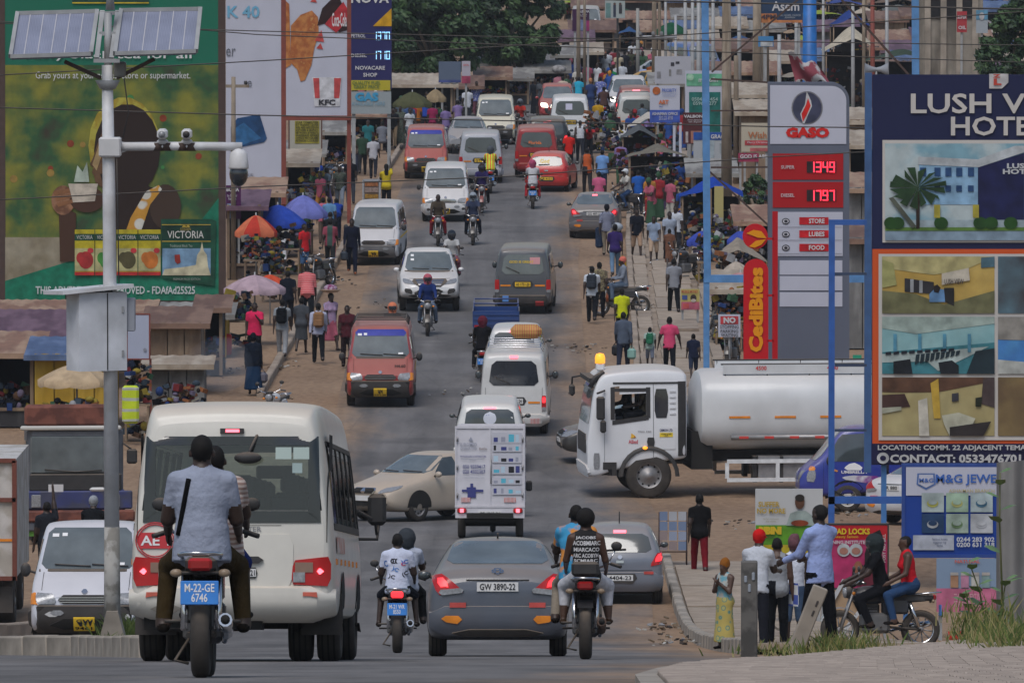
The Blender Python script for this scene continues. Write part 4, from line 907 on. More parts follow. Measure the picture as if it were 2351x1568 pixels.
  mb = MB(); mb.box((sg * .9,-.3,.72),(.5,1.9,.5),M_RIM); mb.box((sg * .9,.72,.66),(.4,.1,.62),M_BLACK); mb.box((sg * .9,.1,.66),(.52,.08,.62),M_BLACK); mb.build('side_tank',r)
 mb = MB();
 for x in (-.45,.45): mb.box((x,-.2,.95),(.12,8.2,.26),M_UNDER)
 mb.box((0,1.95,1.1),(1.7,.5,.9),M_UNDER); mb.build('chassis',r)
 for x in (-1.05,1.05): plain_truck_wheel(r,x,3.25,.54,.32)
 for y in (-2.2,-3.4):
  for x in (-1.0,1.0): plain_truck_wheel(r,x,y,.54,.5)
 return v
tk = tanker(); tk.place(1790,Y=206,rz=PI / 2 + .10)
def small_truck():
 BL = paint('#1a3090')
 st = [(.62,.55,.78,1.15,.78,1.90,.68),(.66,.5,.84,1.15,.84,1.97,.72),(1.1,.42,.86,1.15,.855,2.0,.73),(1.5,.38,.86,1.15,.855,1.97,.72),(1.78,.36,.86,1.15,.85,1.80,.72),(2.1,.36,.86,1.12,.84,1.35,.75),(2.38,.38,.85,1.05,.82,1.10,.76),(2.55,.42,.82,.92,.78,.96,.70),(2.62,.48,.78,.8,.74,.84,.64)]
 v = Vehicle('light_truck','dark blue light truck with white logo on its door facing left',st,BL,cat='truck'); r = v.root
 v.decal('windscreen','F',((-.72,1.2),(.72,1.2),(.64,1.86),(-.64,1.86)),M_WSCREEN,.01,8,6,.1)
 v.decal('headlamp','F',((.45,.72),(.74,.70),(.76,.96),(.5,.95)),M_LENS,.02,4,3,.2,sym=True)
 for sd in 'WE':
  v.decal('door_window',sd,((.95,1.18),(2.02,1.18),(1.66,1.80),(.95,1.84)),M_GLASS,.01,8,6,.1)
  v.decal('headlamp_side',sd,((2.26,.70),(2.48,.72),(2.42,.98),(2.24,1.0)),M_LENS,.012,3,3,.3); v.decal('indicator',sd,((2.25,.98),(2.43,.96),(2.38,1.06),(2.26,1.06)),M_AMBER,.014,2,2,.3)
  v.decal('swoosh',sd,((.7,.62),(1.7,.78),(1.5,.86),(.7,.84)),mat2('swoosh',(.6,.6,.66),(.2,.03,.25),scale=2,rough=.4),.008,6,3,.3,solid=False)
  v.decal('seam',sd,(2.06,.5,2.066,1.15),M_UNDER,.005,1,5,solid=False)
  l = v.decal('logo',sd,((1.08,.98),(1.62,.98),(1.5,1.12),(1.3,1.16)),M_WINK,.008,4,3,.4,solid=False); v.text('UMBRELLA',sd,1.05,.90,1.65,.97,M_WINK,.012)
  v.decal('logo_bird',sd,((1.75,.94),(1.92,.98),(1.85,1.02),(1.72,.97)),flat((.6,.25,.05)),.01,2,2,solid=False)
 v.arch(1.5,.42,.33)
 for x in (-.76,.76): v.wheel(x,1.5,.33,.2,rim=mat('wheel_white',(.5,.48,.45),.5)); v.wheel(x,-1.3,.33,.24)
 v.mirror(.82,1.95,1.2,M_BLACK,.14,.16,.22)
 mb = MB(); mb.box((0,-.9,.6),(.8,3.4,.16),M_UNDER); mb.build('chassis',r)
 mb = MB(); mb.box((0,-1.0,.82),(1.75,3.1,.1),BL); mb.box((0,-1.0,1.05),(1.74,3.06,.3),BL); mb.build('flatbed',r)
 mb = MB(); mb.box((0,2.6,.42),(1.6,.12,.2),M_BLACK); mb.build('bumper',r)
 return v
small_truck().place(2088,Y=200,rz=PI / 2 + .03,sc=.98)
v = car_rear('car','white car tail seen past the jewellery board','#c9ccd2',ST_SEDAN,'GR 880',False); v.place(2190,Y=194,rz=-.75,sc=.98)
def box_tricycle():
 r = thing('cargo_tricycle','white box tricycle covered in medical supply adverts','tricycle'); WB = mat('box_white',(.60,.60,.66),.5,var=.08,dust=.3)
 mb = MB(); mb.bbox((0,0,1.55),(1.46,1.9,1.70),WB,.02); box = mb.build('cargo_box',r)
 mb = MB()
 for x in (-.73,0,.73): mb.box((x,-.955,1.55),(.035,.03,1.70),WB)
 for z in (.71,2.40): mb.box((0,-.955,z),(1.5,.035,.05),WB)
 mb.build('door_frame',box)
 mb = MB()
 for x in (-.70,.70):
  for z in (.95,1.55,2.15): mb.tube([(x,-.985,z - .05),(x,-.985,z + .05)],.02,M_RIM,6)
 mb.tube([(.02,-.99,1.2),(.02,-.99,1.75)],.012,M_RIM,6); mb.build('hinges',box)
 NAVY = flat((.05,.06,.22)); LIGHT = flat((.45,.6,.72)); CY_ = flat((.1,.45,.6)); GREY = flat((.3,.32,.4))
 ad = MB()
 def put(x0,z0,x1,z1,m,y=-.976): ad.add([(x0,y,z0),(x1,y,z0),(x1,y,z1),(x0,y,z1)],[(0,1,2,3)],m)
 def tx(s,x0,z0,x1,z1,m):
  vs,fs,_ = text_mb(s,.01); ad.add([(x0 + a * (x1 - x0),-.979,z0 + b * (z1 - z0)) for a,b in vs],fs,m)
 tx('SURGIMED',-.64,2.0,-.28,2.07,GREY); tx('GHANA LTD',-.64,1.92,-.28,1.98,GREY); tx('ElekDo',-.23,1.92,-.06,1.97,flat((.2,.15,.15)))
 tx('WHOLESALERS & DISTRIBUTORS',-.64,1.76,-.08,1.80,NAVY); tx('of surgical, medical and laboratory\nequipment',-.62,1.68,-.12,1.74,GREY)
 tx('050 9559417',-.58,1.52,-.10,1.60,NAVY); tx('020 4502307',-.58,1.41,-.10,1.49,NAVY); tx('www.surgimedghana.com',-.56,1.31,-.12,1.34,GREY)
 for (a,b,c,d) in ((-.60,1.02,-.14,1.07),(-.5,1.07,-.3,1.12),(-.42,1.12,-.36,1.2),(-.48,.9,-.3,1.02)): put(a,b,c,d,NAVY)
 tri = [(-.46,2.11),(-.36,2.11),(-.41,2.2)]; ad.add([(a,-.976,b) for a,b in tri],[(0,1,2)],GREY)
 k = 0
 for z,h in ((2.08,.2),(1.90,.14),(1.66,.18),(1.42,.18),(1.2,.12),(.98,.14)):
  put(.05,z - .02,.68,z + h + .01,flat((.50,.51,.58)),-.9745)
  for x in (.08,.24,.40,.55):
   m = (NAVY,GREY,CY_,LIGHT,M_INK)[k % 5]; k += 1
   hh = h * (.4 + .5 * rnd.random()); put(x,z + .01,x + .05 + .07 * rnd.random(),z + hh,m)
 RT = mat2('hazard_stripe',(.62,.12,.08),(.62,.62,.66),'wavex',11,.48,.52,.5,stretch=(1,1,.8))
 put(-.62,.80,-.42,.90,RT); put(.30,.80,.55,.90,RT); ad.build('advert_print',box,fix=False)['kind'] = 'stuff'
 mb = MB(); mb.box((0,-.90,.58),(1.48,.12,.24),WB); bp = mb.build('rear_bumper',r)
 for x in (-.60,.60):
  mb = MB(); mb.bbox((x,-.98,.62),(.2,.05,.1),M_REDL,.02); l = mb.build('tail_lamp',r); mb = MB(); mb.box((x,-1.008,.62),(.08,.01,.08),M_BRAKE); mb.build('lit_bulb',l)
 mb = MB(); mb.box((0,-.97,.55),(.5,.02,.12),M_WPLATE); p = mb.build('number_plate',r)
 vs,fs,_ = text_mb('GE 1363-24',.015); mb = MB(); mb.add([(-.22 + a * .44,-.985,.51 + b * .08) for a,b in vs],fs,M_INK); mb.build('lettering',p,fix=False)
 for x,y in ((-.62,-.3),(.62,-.3)):
  mb = MB(); mb.lathe([(.12,-.08),(.27,-.08),(.30,-.04),(.30,.04),(.27,.08),(.12,.08)],M_TYRE,20,'x'); t = mb.build('wheel',r,(x,y,.30))
 mb = MB(); mb.lathe([(.12,-.06),(.27,-.06),(.30,0),(.27,.06),(.12,.06)],M_TYRE,20,'x'); mb.build('wheel',r,(0,1.9,.30))
 mb = MB(); mb.box((0,.2,.52),(1.0,2.4,.1),M_UNDER); mb.tube([(-.6,-.3,.3),(.6,-.3,.3)],.05,M_UNDER,8); mb.box((0,-.75,.42),(1.1,.1,.12),M_UNDER)
 mb.tube([(0,1.9,.3),(0,1.6,1.1)],.04,M_UNDER,6); mb.tube([(-.4,1.5,1.1),(.4,1.5,1.1)],.02,M_UNDER,6); mb.build('chassis',r)
 mb = MB(); mb.bbox((0,1.15,.9),(.5,.5,.3),M_BLACK,.05); mb.build('seat',r)
 mb = MB(); mb.bbox((.80,1.05,1.05),(.14,.08,.22),M_BLACK,.03); mb.tube([(.4,1.4,1.0),(.8,1.06,1.0)],.015,M_BLACK,5); mb.build('mirror',r)
 Y = rowY(1231) + .3; p = gX(1127,Y); r.location = (p.x,Y,gz(Y) - .03); r.scale = (1.0,) * 3; r.rotation_euler = (math.atan(slope(Y)),0,-.02)
box_tricycle()
def blue_tricycle():
 r = thing('cargo_tricycle','blue open bed cargo tricycle with rails ahead of the small white car','tricycle'); B = paint('#1c3f7a')
 mb = MB(); mb.box((0,0,.62),(1.3,2.0,.06),B)
 for x in (-.65,.65): mb.box((x,0,.87),(.04,2.0,.46),B)
 for y in (-1,1): mb.box((0,y,.87),(1.3,.04,.46),B)
 for z in (.72,.86,1.0): mb.box((0,-1.03,z),(1.3,.03,.03),B)
 mb.build('cargo_bed',r); mb = MB()
 for x in (-.63,.63): mb.tube([(x,-1,1.1),(x,-1,1.32),(x,1,1.32),(x,1,1.1)],.022,B,6)
 mb.tube([(-.63,-1,1.32),(.63,-1,1.32)],.022,B,6); mb.tube([(-.63,1,1.32),(.63,1,1.32)],.022,B,6); mb.build('bed_rail',r)
 for x,y in ((-.6,-.4),(.6,-.4),(0,2.0)):
  mb = MB(); mb.lathe([(.12,-.07),(.26,-.07),(.29,0),(.26,.07),(.12,.07)],M_TYRE,18,'x'); mb.build('wheel',r,(x,y,.29))
 for x in (-.55,.55): mb = MB(); mb.box((x,-1.06,.66),(.14,.03,.08),M_REDL); mb.build('tail_lamp',r)
 mb = MB(); mb.box((0,.6,.45),(.7,2.8,.1),M_UNDER); mb.tube([(0,2,.3),(0,1.7,1.1)],.04,M_UNDER,6); mb.build('chassis',r)
 Y = rowY(794); p = gX(1139,Y); r.location = (p.x,Y,gz(Y) - .03); r.rotation_euler = (math.atan(slope(Y)),0,0)
blue_tricycle()
def old_truck():
 C = mat2('old_truck_blue',(.035,.045,.15),(.05,.055,.1),scale=2,rough=.5); RU = mat2('rust_panel',(.11,.035,.025),(.18,.06,.04),scale=3,rough=.8); GRY = metalm((.10,.11,.13))
 r = thing('lorry','old blue lorry with brown wind deflector parked beside the kiosk row','truck')
 def p(name,f,par=None):
  mb = MB(); f(mb); return mb.build(name,par or r)
 st_ = None
 p('cab',lambda m: (m.bbox((0,0,1.75),(2.2,1.6,1.9),GRY,.12),m.bbox((0,-.05,1.0),(2.3,1.65,.5),C,.06)))
 p('windscreen',lambda m: m.bbox((-.1,-.80,2.05),(1.85,.06,.85),M_WSCREEN,.05)); p('side_window',lambda m: m.box((1.105,0,2.0),(.02,.9,.7),M_GLASS)); p('side_window',lambda m: m.box((-1.105,0,2.0),(.02,.9,.7),M_GLASS))
 p('wind_deflector',lambda m: m.bbox((-.1,-.62,2.94),(2.1,.3,.5),RU,.07)); p('roof_edge',lambda m: m.bbox((-.1,-.78,2.66),(2.3,.2,.1),flat((.5,.49,.46)),.03))
 p('front_panel',lambda m: m.bbox((0,-.83,1.42),(2.1,.08,.40),M_BLACK,.03)); p('bonnet_band',lambda m: m.bbox((.05,-.86,1.02),(2.5,.1,.42),C,.03)); p('bumper',lambda m: m.bbox((.05,-.92,.66),(2.6,.2,.26),RU,.04)); p('lower_band',lambda m: m.bbox((.05,-.90,.42),(2.5,.14,.2),GRY,.03))
 for x in (-.9,.9): p('headlamp',lambda m: m.bbox((x,-.92,1.0),(.22,.04,.3),M_LENS,.03)); p('indicator',lambda m: m.bbox((x * .7,-.99,.36),(.5,.04,.08),M_AMBER,.01))
 p('plate',lambda m: m.box((-.45,-.89,1.28),(.34,.02,.2),flat((.55,.55,.57)))); p('cloth',lambda m: m.bbox((.5,-.89,1.26),(.36,.1,.1),flat((.6,.6,.6)),.04))
 for s in (-1,1): p('mirror',lambda m: (m.bbox((s * 1.3,-.7,2.0),(.24,.1,.34),M_BLACK,.04),m.tube([(s * 1.1,-.7,2.3),(s * 1.3,-.7,2.15)],.02,M_BLACK,5)))
 GRN = mat('truck_green',(.09,.25,.03),.6); OR = mat('truck_orange',(.6,.26,.03),.6)
 p('load_bed',lambda m: (m.box((-.1,2.6,.9),(2.3,3.6,.9),C),m.box((-.1,2.6,1.4),(2.4,3.7,.08),GRN)))
 for x in (-.85,.85):
  for y in (-.1,3.2): plain_truck_wheel(r,x,y,.46,.28)
 p('valance',lambda m: (m.box((.05,-.88,.26),(2.4,.05,.12),GRN),m.box((.05,-.89,.32),(2.0,.05,.05),OR)))
 p('wiper',lambda m: m.tube([(-.7,-.86,1.72),(0,-.86,1.66),(.6,-.86,1.70)],.015,M_BLACK,5))
 Y = rowY(1240); q = gX(168,Y); r.location = (q.x,Y,gz(Y) - .03); r.rotation_euler = (0,0,.10); r.scale = (.93,) * 3
old_truck()
def edge_truck():
 r = thing('lorry','white box body lorry with rust red frame at the left edge','truck'); WB = mat2('box_rusty',(.40,.37,.33),(.52,.50,.48),scale=2,rough=.7); RU = mat('rust_red',(.16,.05,.035),.8)
 mb = MB(); mb.box((0,0,2.1),(2.2,5,2.3),WB); mb.build('box_body',r)
 for x in (-1.1,.72,1.1): mb = MB(); mb.box((x,-2.52,2.1),(.09,.08,2.32),RU); mb.build('frame_post',r)
 for z in (3.26,2.5,.98): mb = MB(); mb.box((0,-2.525,z),(2.25,.07,.08),RU); mb.build('frame_rail',r)
 mb = MB(); mb.box((0,0,.8),(1.6,4.8,.3),M_UNDER); mb.box((0,-2.3,.55),(2.1,.1,.5),M_BLACK); mb.build('chassis',r)
 for k in (-.6,.0,.9): mb = MB(); mb.box((k,-2.515,1.72),(.3,.01,.05),M_AMBER); mb.build('reflective_tape',r)
 for x in (-.85,.85): plain_truck_wheel(r,x,-1.4,.45,.4); plain_truck_wheel(r,x,2.0,.45,.3)
 Y = 162; q = gX(-80,Y); r.location = (q.x,Y,gz(Y) - .03); r.scale = (.95,) * 3
edge_truck()
# ------------------------------------------------------------------ traffic
PI = math.pi
v = van_front('minibus','faded red minibus with roof rack and black bumper heading this way','#96141f',plate='GN\n5371-20',roof_rack=True,visor=mat('visor_blue',(.03,.04,.3),.4)); v.place(876,917,rz=PI,sc=1.06)
v.text('H4.60','F',-.62,.98,-.36,1.05,M_UNDER)
v = car_front('pickup_truck','white double cab pickup truck with chrome slat grille','#dfe0e2',ST_PICK,'pickup'); v.place(983,702,rz=PI + .03)
v = van_front('minibus','dusty white minibus parked at the left kerb with grey bumper','#c9ccd2',bumper=mat('grey_bumper',(.12,.125,.135),.6,dust=.3),plate='GE\n8113',logo=False,stick=False); v.place(868,598,rz=PI - .05)
v = van_front('minibus','white minibus with big round lamps on its bumper behind two motorcycles','#d6d8dc',bumper=paint('#d6d8dc'),plate='GR\n2071',grille_chrome=True); v.place(1024,500,rz=PI)
v = van_front('minibus','bright red minibus with blue sun strip coming down the left lane','#a2151f',plate='GT\n77',visor=mat('visor_blue',(.03,.04,.3),.4)); v.place(979,403,rz=PI)
v = van_front('minibus','cream minibus with tan roof and low black bumper further up the road','#cfcdbb',plate='GW\n31'); v.place(1138,326,rz=PI)
v = car_front('saloon_car','silver grey saloon car behind the bright red minibus','#8b8f96',ST_SEDAN,lit=False); v.place(1074,347,rz=PI)
v = car_front('car','maroon red car with one headlamp glowing, facing this way','#a3262d',ST_SUV,'suv',lit=True); v.place(1279,277,rz=PI,sc=.9)
v = car_front('car','white four wheel drive with a lit headlamp in the market crowd','#ced2d8',ST_SUV,'suv',lit=True); v.place(1442,268,rz=PI)
# going away
v = van_rear('minibus','grey minibus with GOD IS GREAT on its rear window','#4b4f56',glass=M_WSCREEN,plate='AS 1751-20',lit=False,bumper=M_BLACK,text=('GOD IS GREAT',(-.40,1.53,.32,1.60),flat((.75,.5,.02)))); v.place(1207,708,rz=-.04,sc=1.02)
stickers(v,'R',[(.36,1.60,.3,.2)],flat((.62,.3,.32))); stickers(v,'R',[(.42,.50,.26,.16)],flat((.45,.2,.3)))
v.decal('sticker','R',(.38,.33,.62,.42),flat((.5,.05,.05)),.075,2,2); v.decal('sticker','R',(-.60,.42,-.42,.56),flat((.1,.25,.6)),.075,2,2)
v = van_rear('minibus','white minibus carrying a big woven bag on its roof rack','#cfd0d0',st=ST_HIACE,glass=M_TINT,plate='GN 3123-24',ptype=M_WPLATE); v.place(1184,980,rz=-.02)
v.decal('high_brake_lamp','R',(-.14,1.985,.14,2.035),M_BRAKE,.02,3,1,.3)
for x in (-.66,.42): v.decal('reflective_tape','R',(x,.36,x + .24,.46),mat2('hazard_tape',(.6,.06,.05),(.7,.7,.7),'wavex',9,.48,.52,.5,stretch=(1,1,.5)),.07,2,1)
roofrack(v,2.12,.66,-2.0,.8,M_CHROME)
v = van_rear('minibus','silver white minibus ahead of the rider in the orange vest','#a9aeb8',plate='GT 99',lit=False); v.place(1104,413,rz=0)
v = van_rear('minibus','crimson minibus beside the red hatchback','#96131e',plate='GR 61',lit=False,text=('Florida',(-.3,1.32,.2,1.44),flat((.8,.2,.05)))); v.place(1231,400,rz=0)
v = car_rear('hatchback','bright red hatchback with yellow plate behind the motorcyclist in white','#c11f24',ST_HATCH,'GR 4151',False,kind='hatch',ptype=M_YPLATE); v.place(1267,434,rz=-.12)
v.text('God','R',-.25,1.1,.1,1.25,flat((.8,.55,.05)))
v = car_rear('car','black four wheel drive with dusty roof behind the crimson minibus','#23262b',ST_SUV,'GE 11',True,kind='suv',cat='car'); v.place(1256,368,rz=0)
v = van_rear('minibus','white minibus with a paper notice on its rear window','#d3d6da',plate='GR 3',lit=False); v.place(1308,322,rz=0)
stickers(v,'R',[(-.05,1.55,.28,.26)],flat((.55,.55,.7)))
v = van_rear('minibus','off white minibus beside the grey market canopy','#c3c5c4',plate='GC 5',lit=False); v.place(1460,318,rz=0)
v = car_rear('car','dark red four wheel drive between the two white vehicles','#7c2029',ST_SUV,'GR 7',True,kind='suv'); v.place(1459,290,rz=0)
v = car_rear('saloon_car','grey saloon car with both brake lamps lit by the right verge','#5a5c62',ST_SEDAN,'GG 487-21',True,style=1); v.place(1367,538,rz=-.03,sc=1.04)
v.decal('high_brake_lamp','R',(-.12,1.375,.12,1.40),M_BRAKE,.02,3,1,.3)
v = car_rear('saloon_car','slate grey saloon car with dusty boot in the centre foreground','#4a5361',ST_SEDAN,'GW 3890-22',True); v.place(1143,Y=107,rz=0)
o = MB();
v.decal('emblem','R',(-.075,.98,.075,1.055),M_CHROME,.016,6,3,.9); v.decal('emblem_gap','R',(-.055,.995,.055,1.04),paint('#4a5361'),.02,4,2,.9); v.text('H','R',-.04,.99,.04,1.045,M_CHROME,.026)
v = car_rear('hatchback','blue grey small hatchback with glowing brake lamps by the pavement','#6a7280',ST_HATCH,'4404-23',True,kind='hatch'); v.place(1421,Y=168,rz=0)
v.decal('emblem','R',(-.05,.87,.05,.95),M_CHROME,.02,3,2,.6)
v = car_rear('car','white four wheel drive with round badge sticker on its rear window','#d8d9d8',ST_SUV,'GX 2',True,kind='suv'); v.place(1125,1062,rz=0,sc=.93)
v.decal('badge_sticker','R',(-.17,1.26,.17,1.60),flat((.6,.63,.72)),.014,8,6,1.0,solid=False); v.text('Y','R',-.10,1.33,-.01,1.52,flat((.08,.12,.45))); v.text('l','R',.02,1.33,.1,1.5,flat((.08,.12,.45)))
v = car_rear('car','small white four wheel drive with roof rails beside the motorcyclist in black','#d3d5d7',ST_SUV,None,True,kind='suv'); v.place(1188,868,rz=-.05,sc=.85)
# crossing and parked at the sides
v = car_front('saloon_car','beige saloon car turning out from behind the box tricycle','#b5a899',ST_SEDAN,plate='',style=0); v.place(992,1187,rz=PI - .74,sc=1.04)
v = car_front('car','black four wheel drive half hidden behind the tanker cab','#1f2226',ST_SUV,'suv'); v.place(1470,Y=214,rz=PI / 2 + .12,sc=.85)
v.decal('tail_lamp','W',(-2.2,.95,-1.8,1.1),M_REDL,.012,3,2)
v = van_front('minibus','white minibus with scraped black bumper parked behind the solar pole','#cfd5e2',plate='GW\n9461',stick=True); v.place(219,Y=134,rz=PI - .03,sc=1.0)
for q in ((.36,.50,.60,.58),(-.7,.46,-.62,.54)): v.decal('scrape','F',q,flat((.5,.5,.5)),.062,3,2,.6,solid=False)
# ------------------------------------------------------------------ people: one continuous surface grown round a posed skeleton
def surface_nets(F,o,h):
 """zero surface of F (negative inside) as quads"""
 S = F < 0; nx,ny,nz = F.shape
 acc = np.zeros((nx - 1,ny - 1,nz - 1,3)); cnt = np.zeros((nx - 1,ny - 1,nz - 1))
 C = [(i,j,k) for i in (0,1) for j in (0,1) for k in (0,1)]
 sl = lambda c: (slice(c[0],nx - 1 + c[0]),slice(c[1],ny - 1 + c[1]),slice(c[2],nz - 1 + c[2]))
 for a in C:
  for ax in range(3):
   if a[ax]: continue
   b = list(a); b[ax] = 1; fa,fb = F[sl(a)],F[sl(b)]; m = S[sl(a)] != S[sl(b)]
   t = np.where(m,fa / np.where(m,fa - fb,1),0)
   for d in range(3): acc[...,d] += np.where(m,a[d] + (t if d == ax else 0),0)
   cnt += m
 act = cnt > 0; idx = -np.ones(act.shape,int); n = int(act.sum()); idx[act] = np.arange(n)
 g = np.argwhere(act); V = (acc[act] / cnt[act][:,None] + g) * h + o
 Q = []
 for ax in range(3):
  a = [slice(1,-1)] * 3; a[ax] = slice(0,-1); lo = tuple(a); b = list(a); b[ax] = slice(1,None); hi = tuple(b)
  s0,s1 = S[lo],S[hi]; m = s0 != s1; p = np.argwhere(m) + np.array([0 if d == ax else 1 for d in range(3)])
  u,w = (ax + 1) % 3,(ax + 2) % 3; e = np.eye(3,dtype=int)
  f = [idx[tuple((p - k).T)] for k in (0 * e[u],e[u],e[u] + e[w],e[w])]
  q = np.stack(f,1); fl = s0[m]; q[~fl] = q[~fl][:,::-1]; Q.append(q)
 Q = np.concatenate(Q); return V,Q[(Q >= 0).all(1)]
class Sdf:
 def __init__(s): s.p = []
 def cap(s,a,b,r1,r2,tag_,fl=None,n=None,k=.03,cut=False): s.p.append((np.array(a,float),np.array(b,float),r1,r2,tag_,fl,None if n is None else np.array(n,float) / np.linalg.norm(n),k,cut)); return s
 def ev(s,P,pr):
  a,b,r1,r2,_,fl,n,_,cut = pr; d = b - a; L2 = max(d @ d,1e-9); v = P - a; tt = (v @ d) / L2; t = np.clip(tt,0,1); w = v - t[...,None] * d
  if fl is not None: w = w + ((1 / fl - 1) * (w @ n))[...,None] * n
  q = np.sqrt((w * w).sum(-1)) - (r1 + (r2 - r1) * t)
  if cut: q = np.maximum(q,np.abs(tt - .5) * math.sqrt(L2) - .5 * math.sqrt(L2))
  return q,t
 def mesh(s,h):
  lo = np.min([np.minimum(p[0],p[1]) - max(p[2],p[3]) for p in s.p],0) - 2.5 * h; hi = np.max([np.maximum(p[0],p[1]) + max(p[2],p[3]) for p in s.p],0) + 2.5 * h
  N = np.ceil((hi - lo) / h).astype(int) + 1
  ax = [lo[i] + h * np.arange(N[i]) for i in range(3)]; F = np.full(N,9.0)
  for pr in s.p:       # evaluate each limb only near itself
   r = max(pr[2],pr[3]) + .09; l = np.minimum(pr[0],pr[1]) - r; u = np.maximum(pr[0],pr[1]) + r
   ii = [slice(max(0,int((l[i] - lo[i]) / h)),min(N[i],int((u[i] - lo[i]) / h) + 2)) for i in range(3)]
   G = np.stack(np.meshgrid(*[ax[i][ii[i]] for i in range(3)],indexing='ij'),-1); q,_ = s.ev(G,pr); f = F[tuple(ii)]; k = pr[7]
   hh = np.maximum(k - np.abs(f - q),0) / k; F[tuple(ii)] = np.minimum(f,q) - hh * hh * k / 4
  V,Q = surface_nets(F,lo,h)
  c = V[Q].mean(1); D = []; T = []
  for pr in s.p: q,t = s.ev(c,pr); D.append(q); T.append(t)
  D = np.array(D); w = D.argmin(0); t = np.array(T)[w,np.arange(len(w))]
  return V,Q,c,[s.p[i][4] for i in w],t
SKIN = mat('skin_dark',(.036,.02,.0145),.5,var=.12,scale=7,spec=.45); SKIN2 = mat('skin_brown',(.075,.038,.025),.5,var=.12,scale=7,spec=.45); HAIR = mat('hair_black',(.012,.011,.011),.8,spec=.2)
def vrot(v,ax,a): return Matrix.Rotation(a,3,ax) @ Vector(v)
POSES = {}
def pose(**k):
 d = dict(lean=0,twist=0,hl=0,hr=0,kl=0,kr=0,al=0,ar=0,bl=8,br=8,el=12,er=12,ab=4,head=0,hturn=0,spread=0,il=0,ir=0); d.update(k); return d
STAND = pose(); WALK = pose(hl=20,hr=-16,kl=8,kr=22,al=-18,ar=18,el=15,er=22,lean=3); WALK2 = pose(hl=-14,hr=18,kl=24,kr=6,al=16,ar=-14,el=25,er=15,lean=3)
RIDE = pose(lean=14,hl=68,hr=68,kl=92,kr=92,spread=16,al=42,ar=42,bl=18,br=18,el=28,er=28,head=-8); PILL = pose(lean=6,hl=70,hr=70,kl=84,kr=84,spread=21,al=14,ar=14,bl=14,br=14,el=52,er=52)
SIT = pose(lean=4,hl=84,hr=84,kl=86,kr=86,spread=8,al=20,ar=20,el=60,er=60); BEND = pose(lean=58,hl=10,hr=10,kl=8,kr=8,al=60,ar=50,el=15,er=15,head=-20)
CARRY = pose(hl=14,hr=-12,kl=6,kr=18,al=150,ar=10,bl=22,el=40,er=12,lean=0); ARMSX = pose(al=18,ar=18,bl=4,br=4,el=112,er=112,il=55,ir=55); PHONE = pose(al=25,ar=6,el=105,er=12,il=15,hl=6,hr=-5,kr=8)
WORK = pose(al=35,ar=35,el=62,er=55,lean=10,head=14)
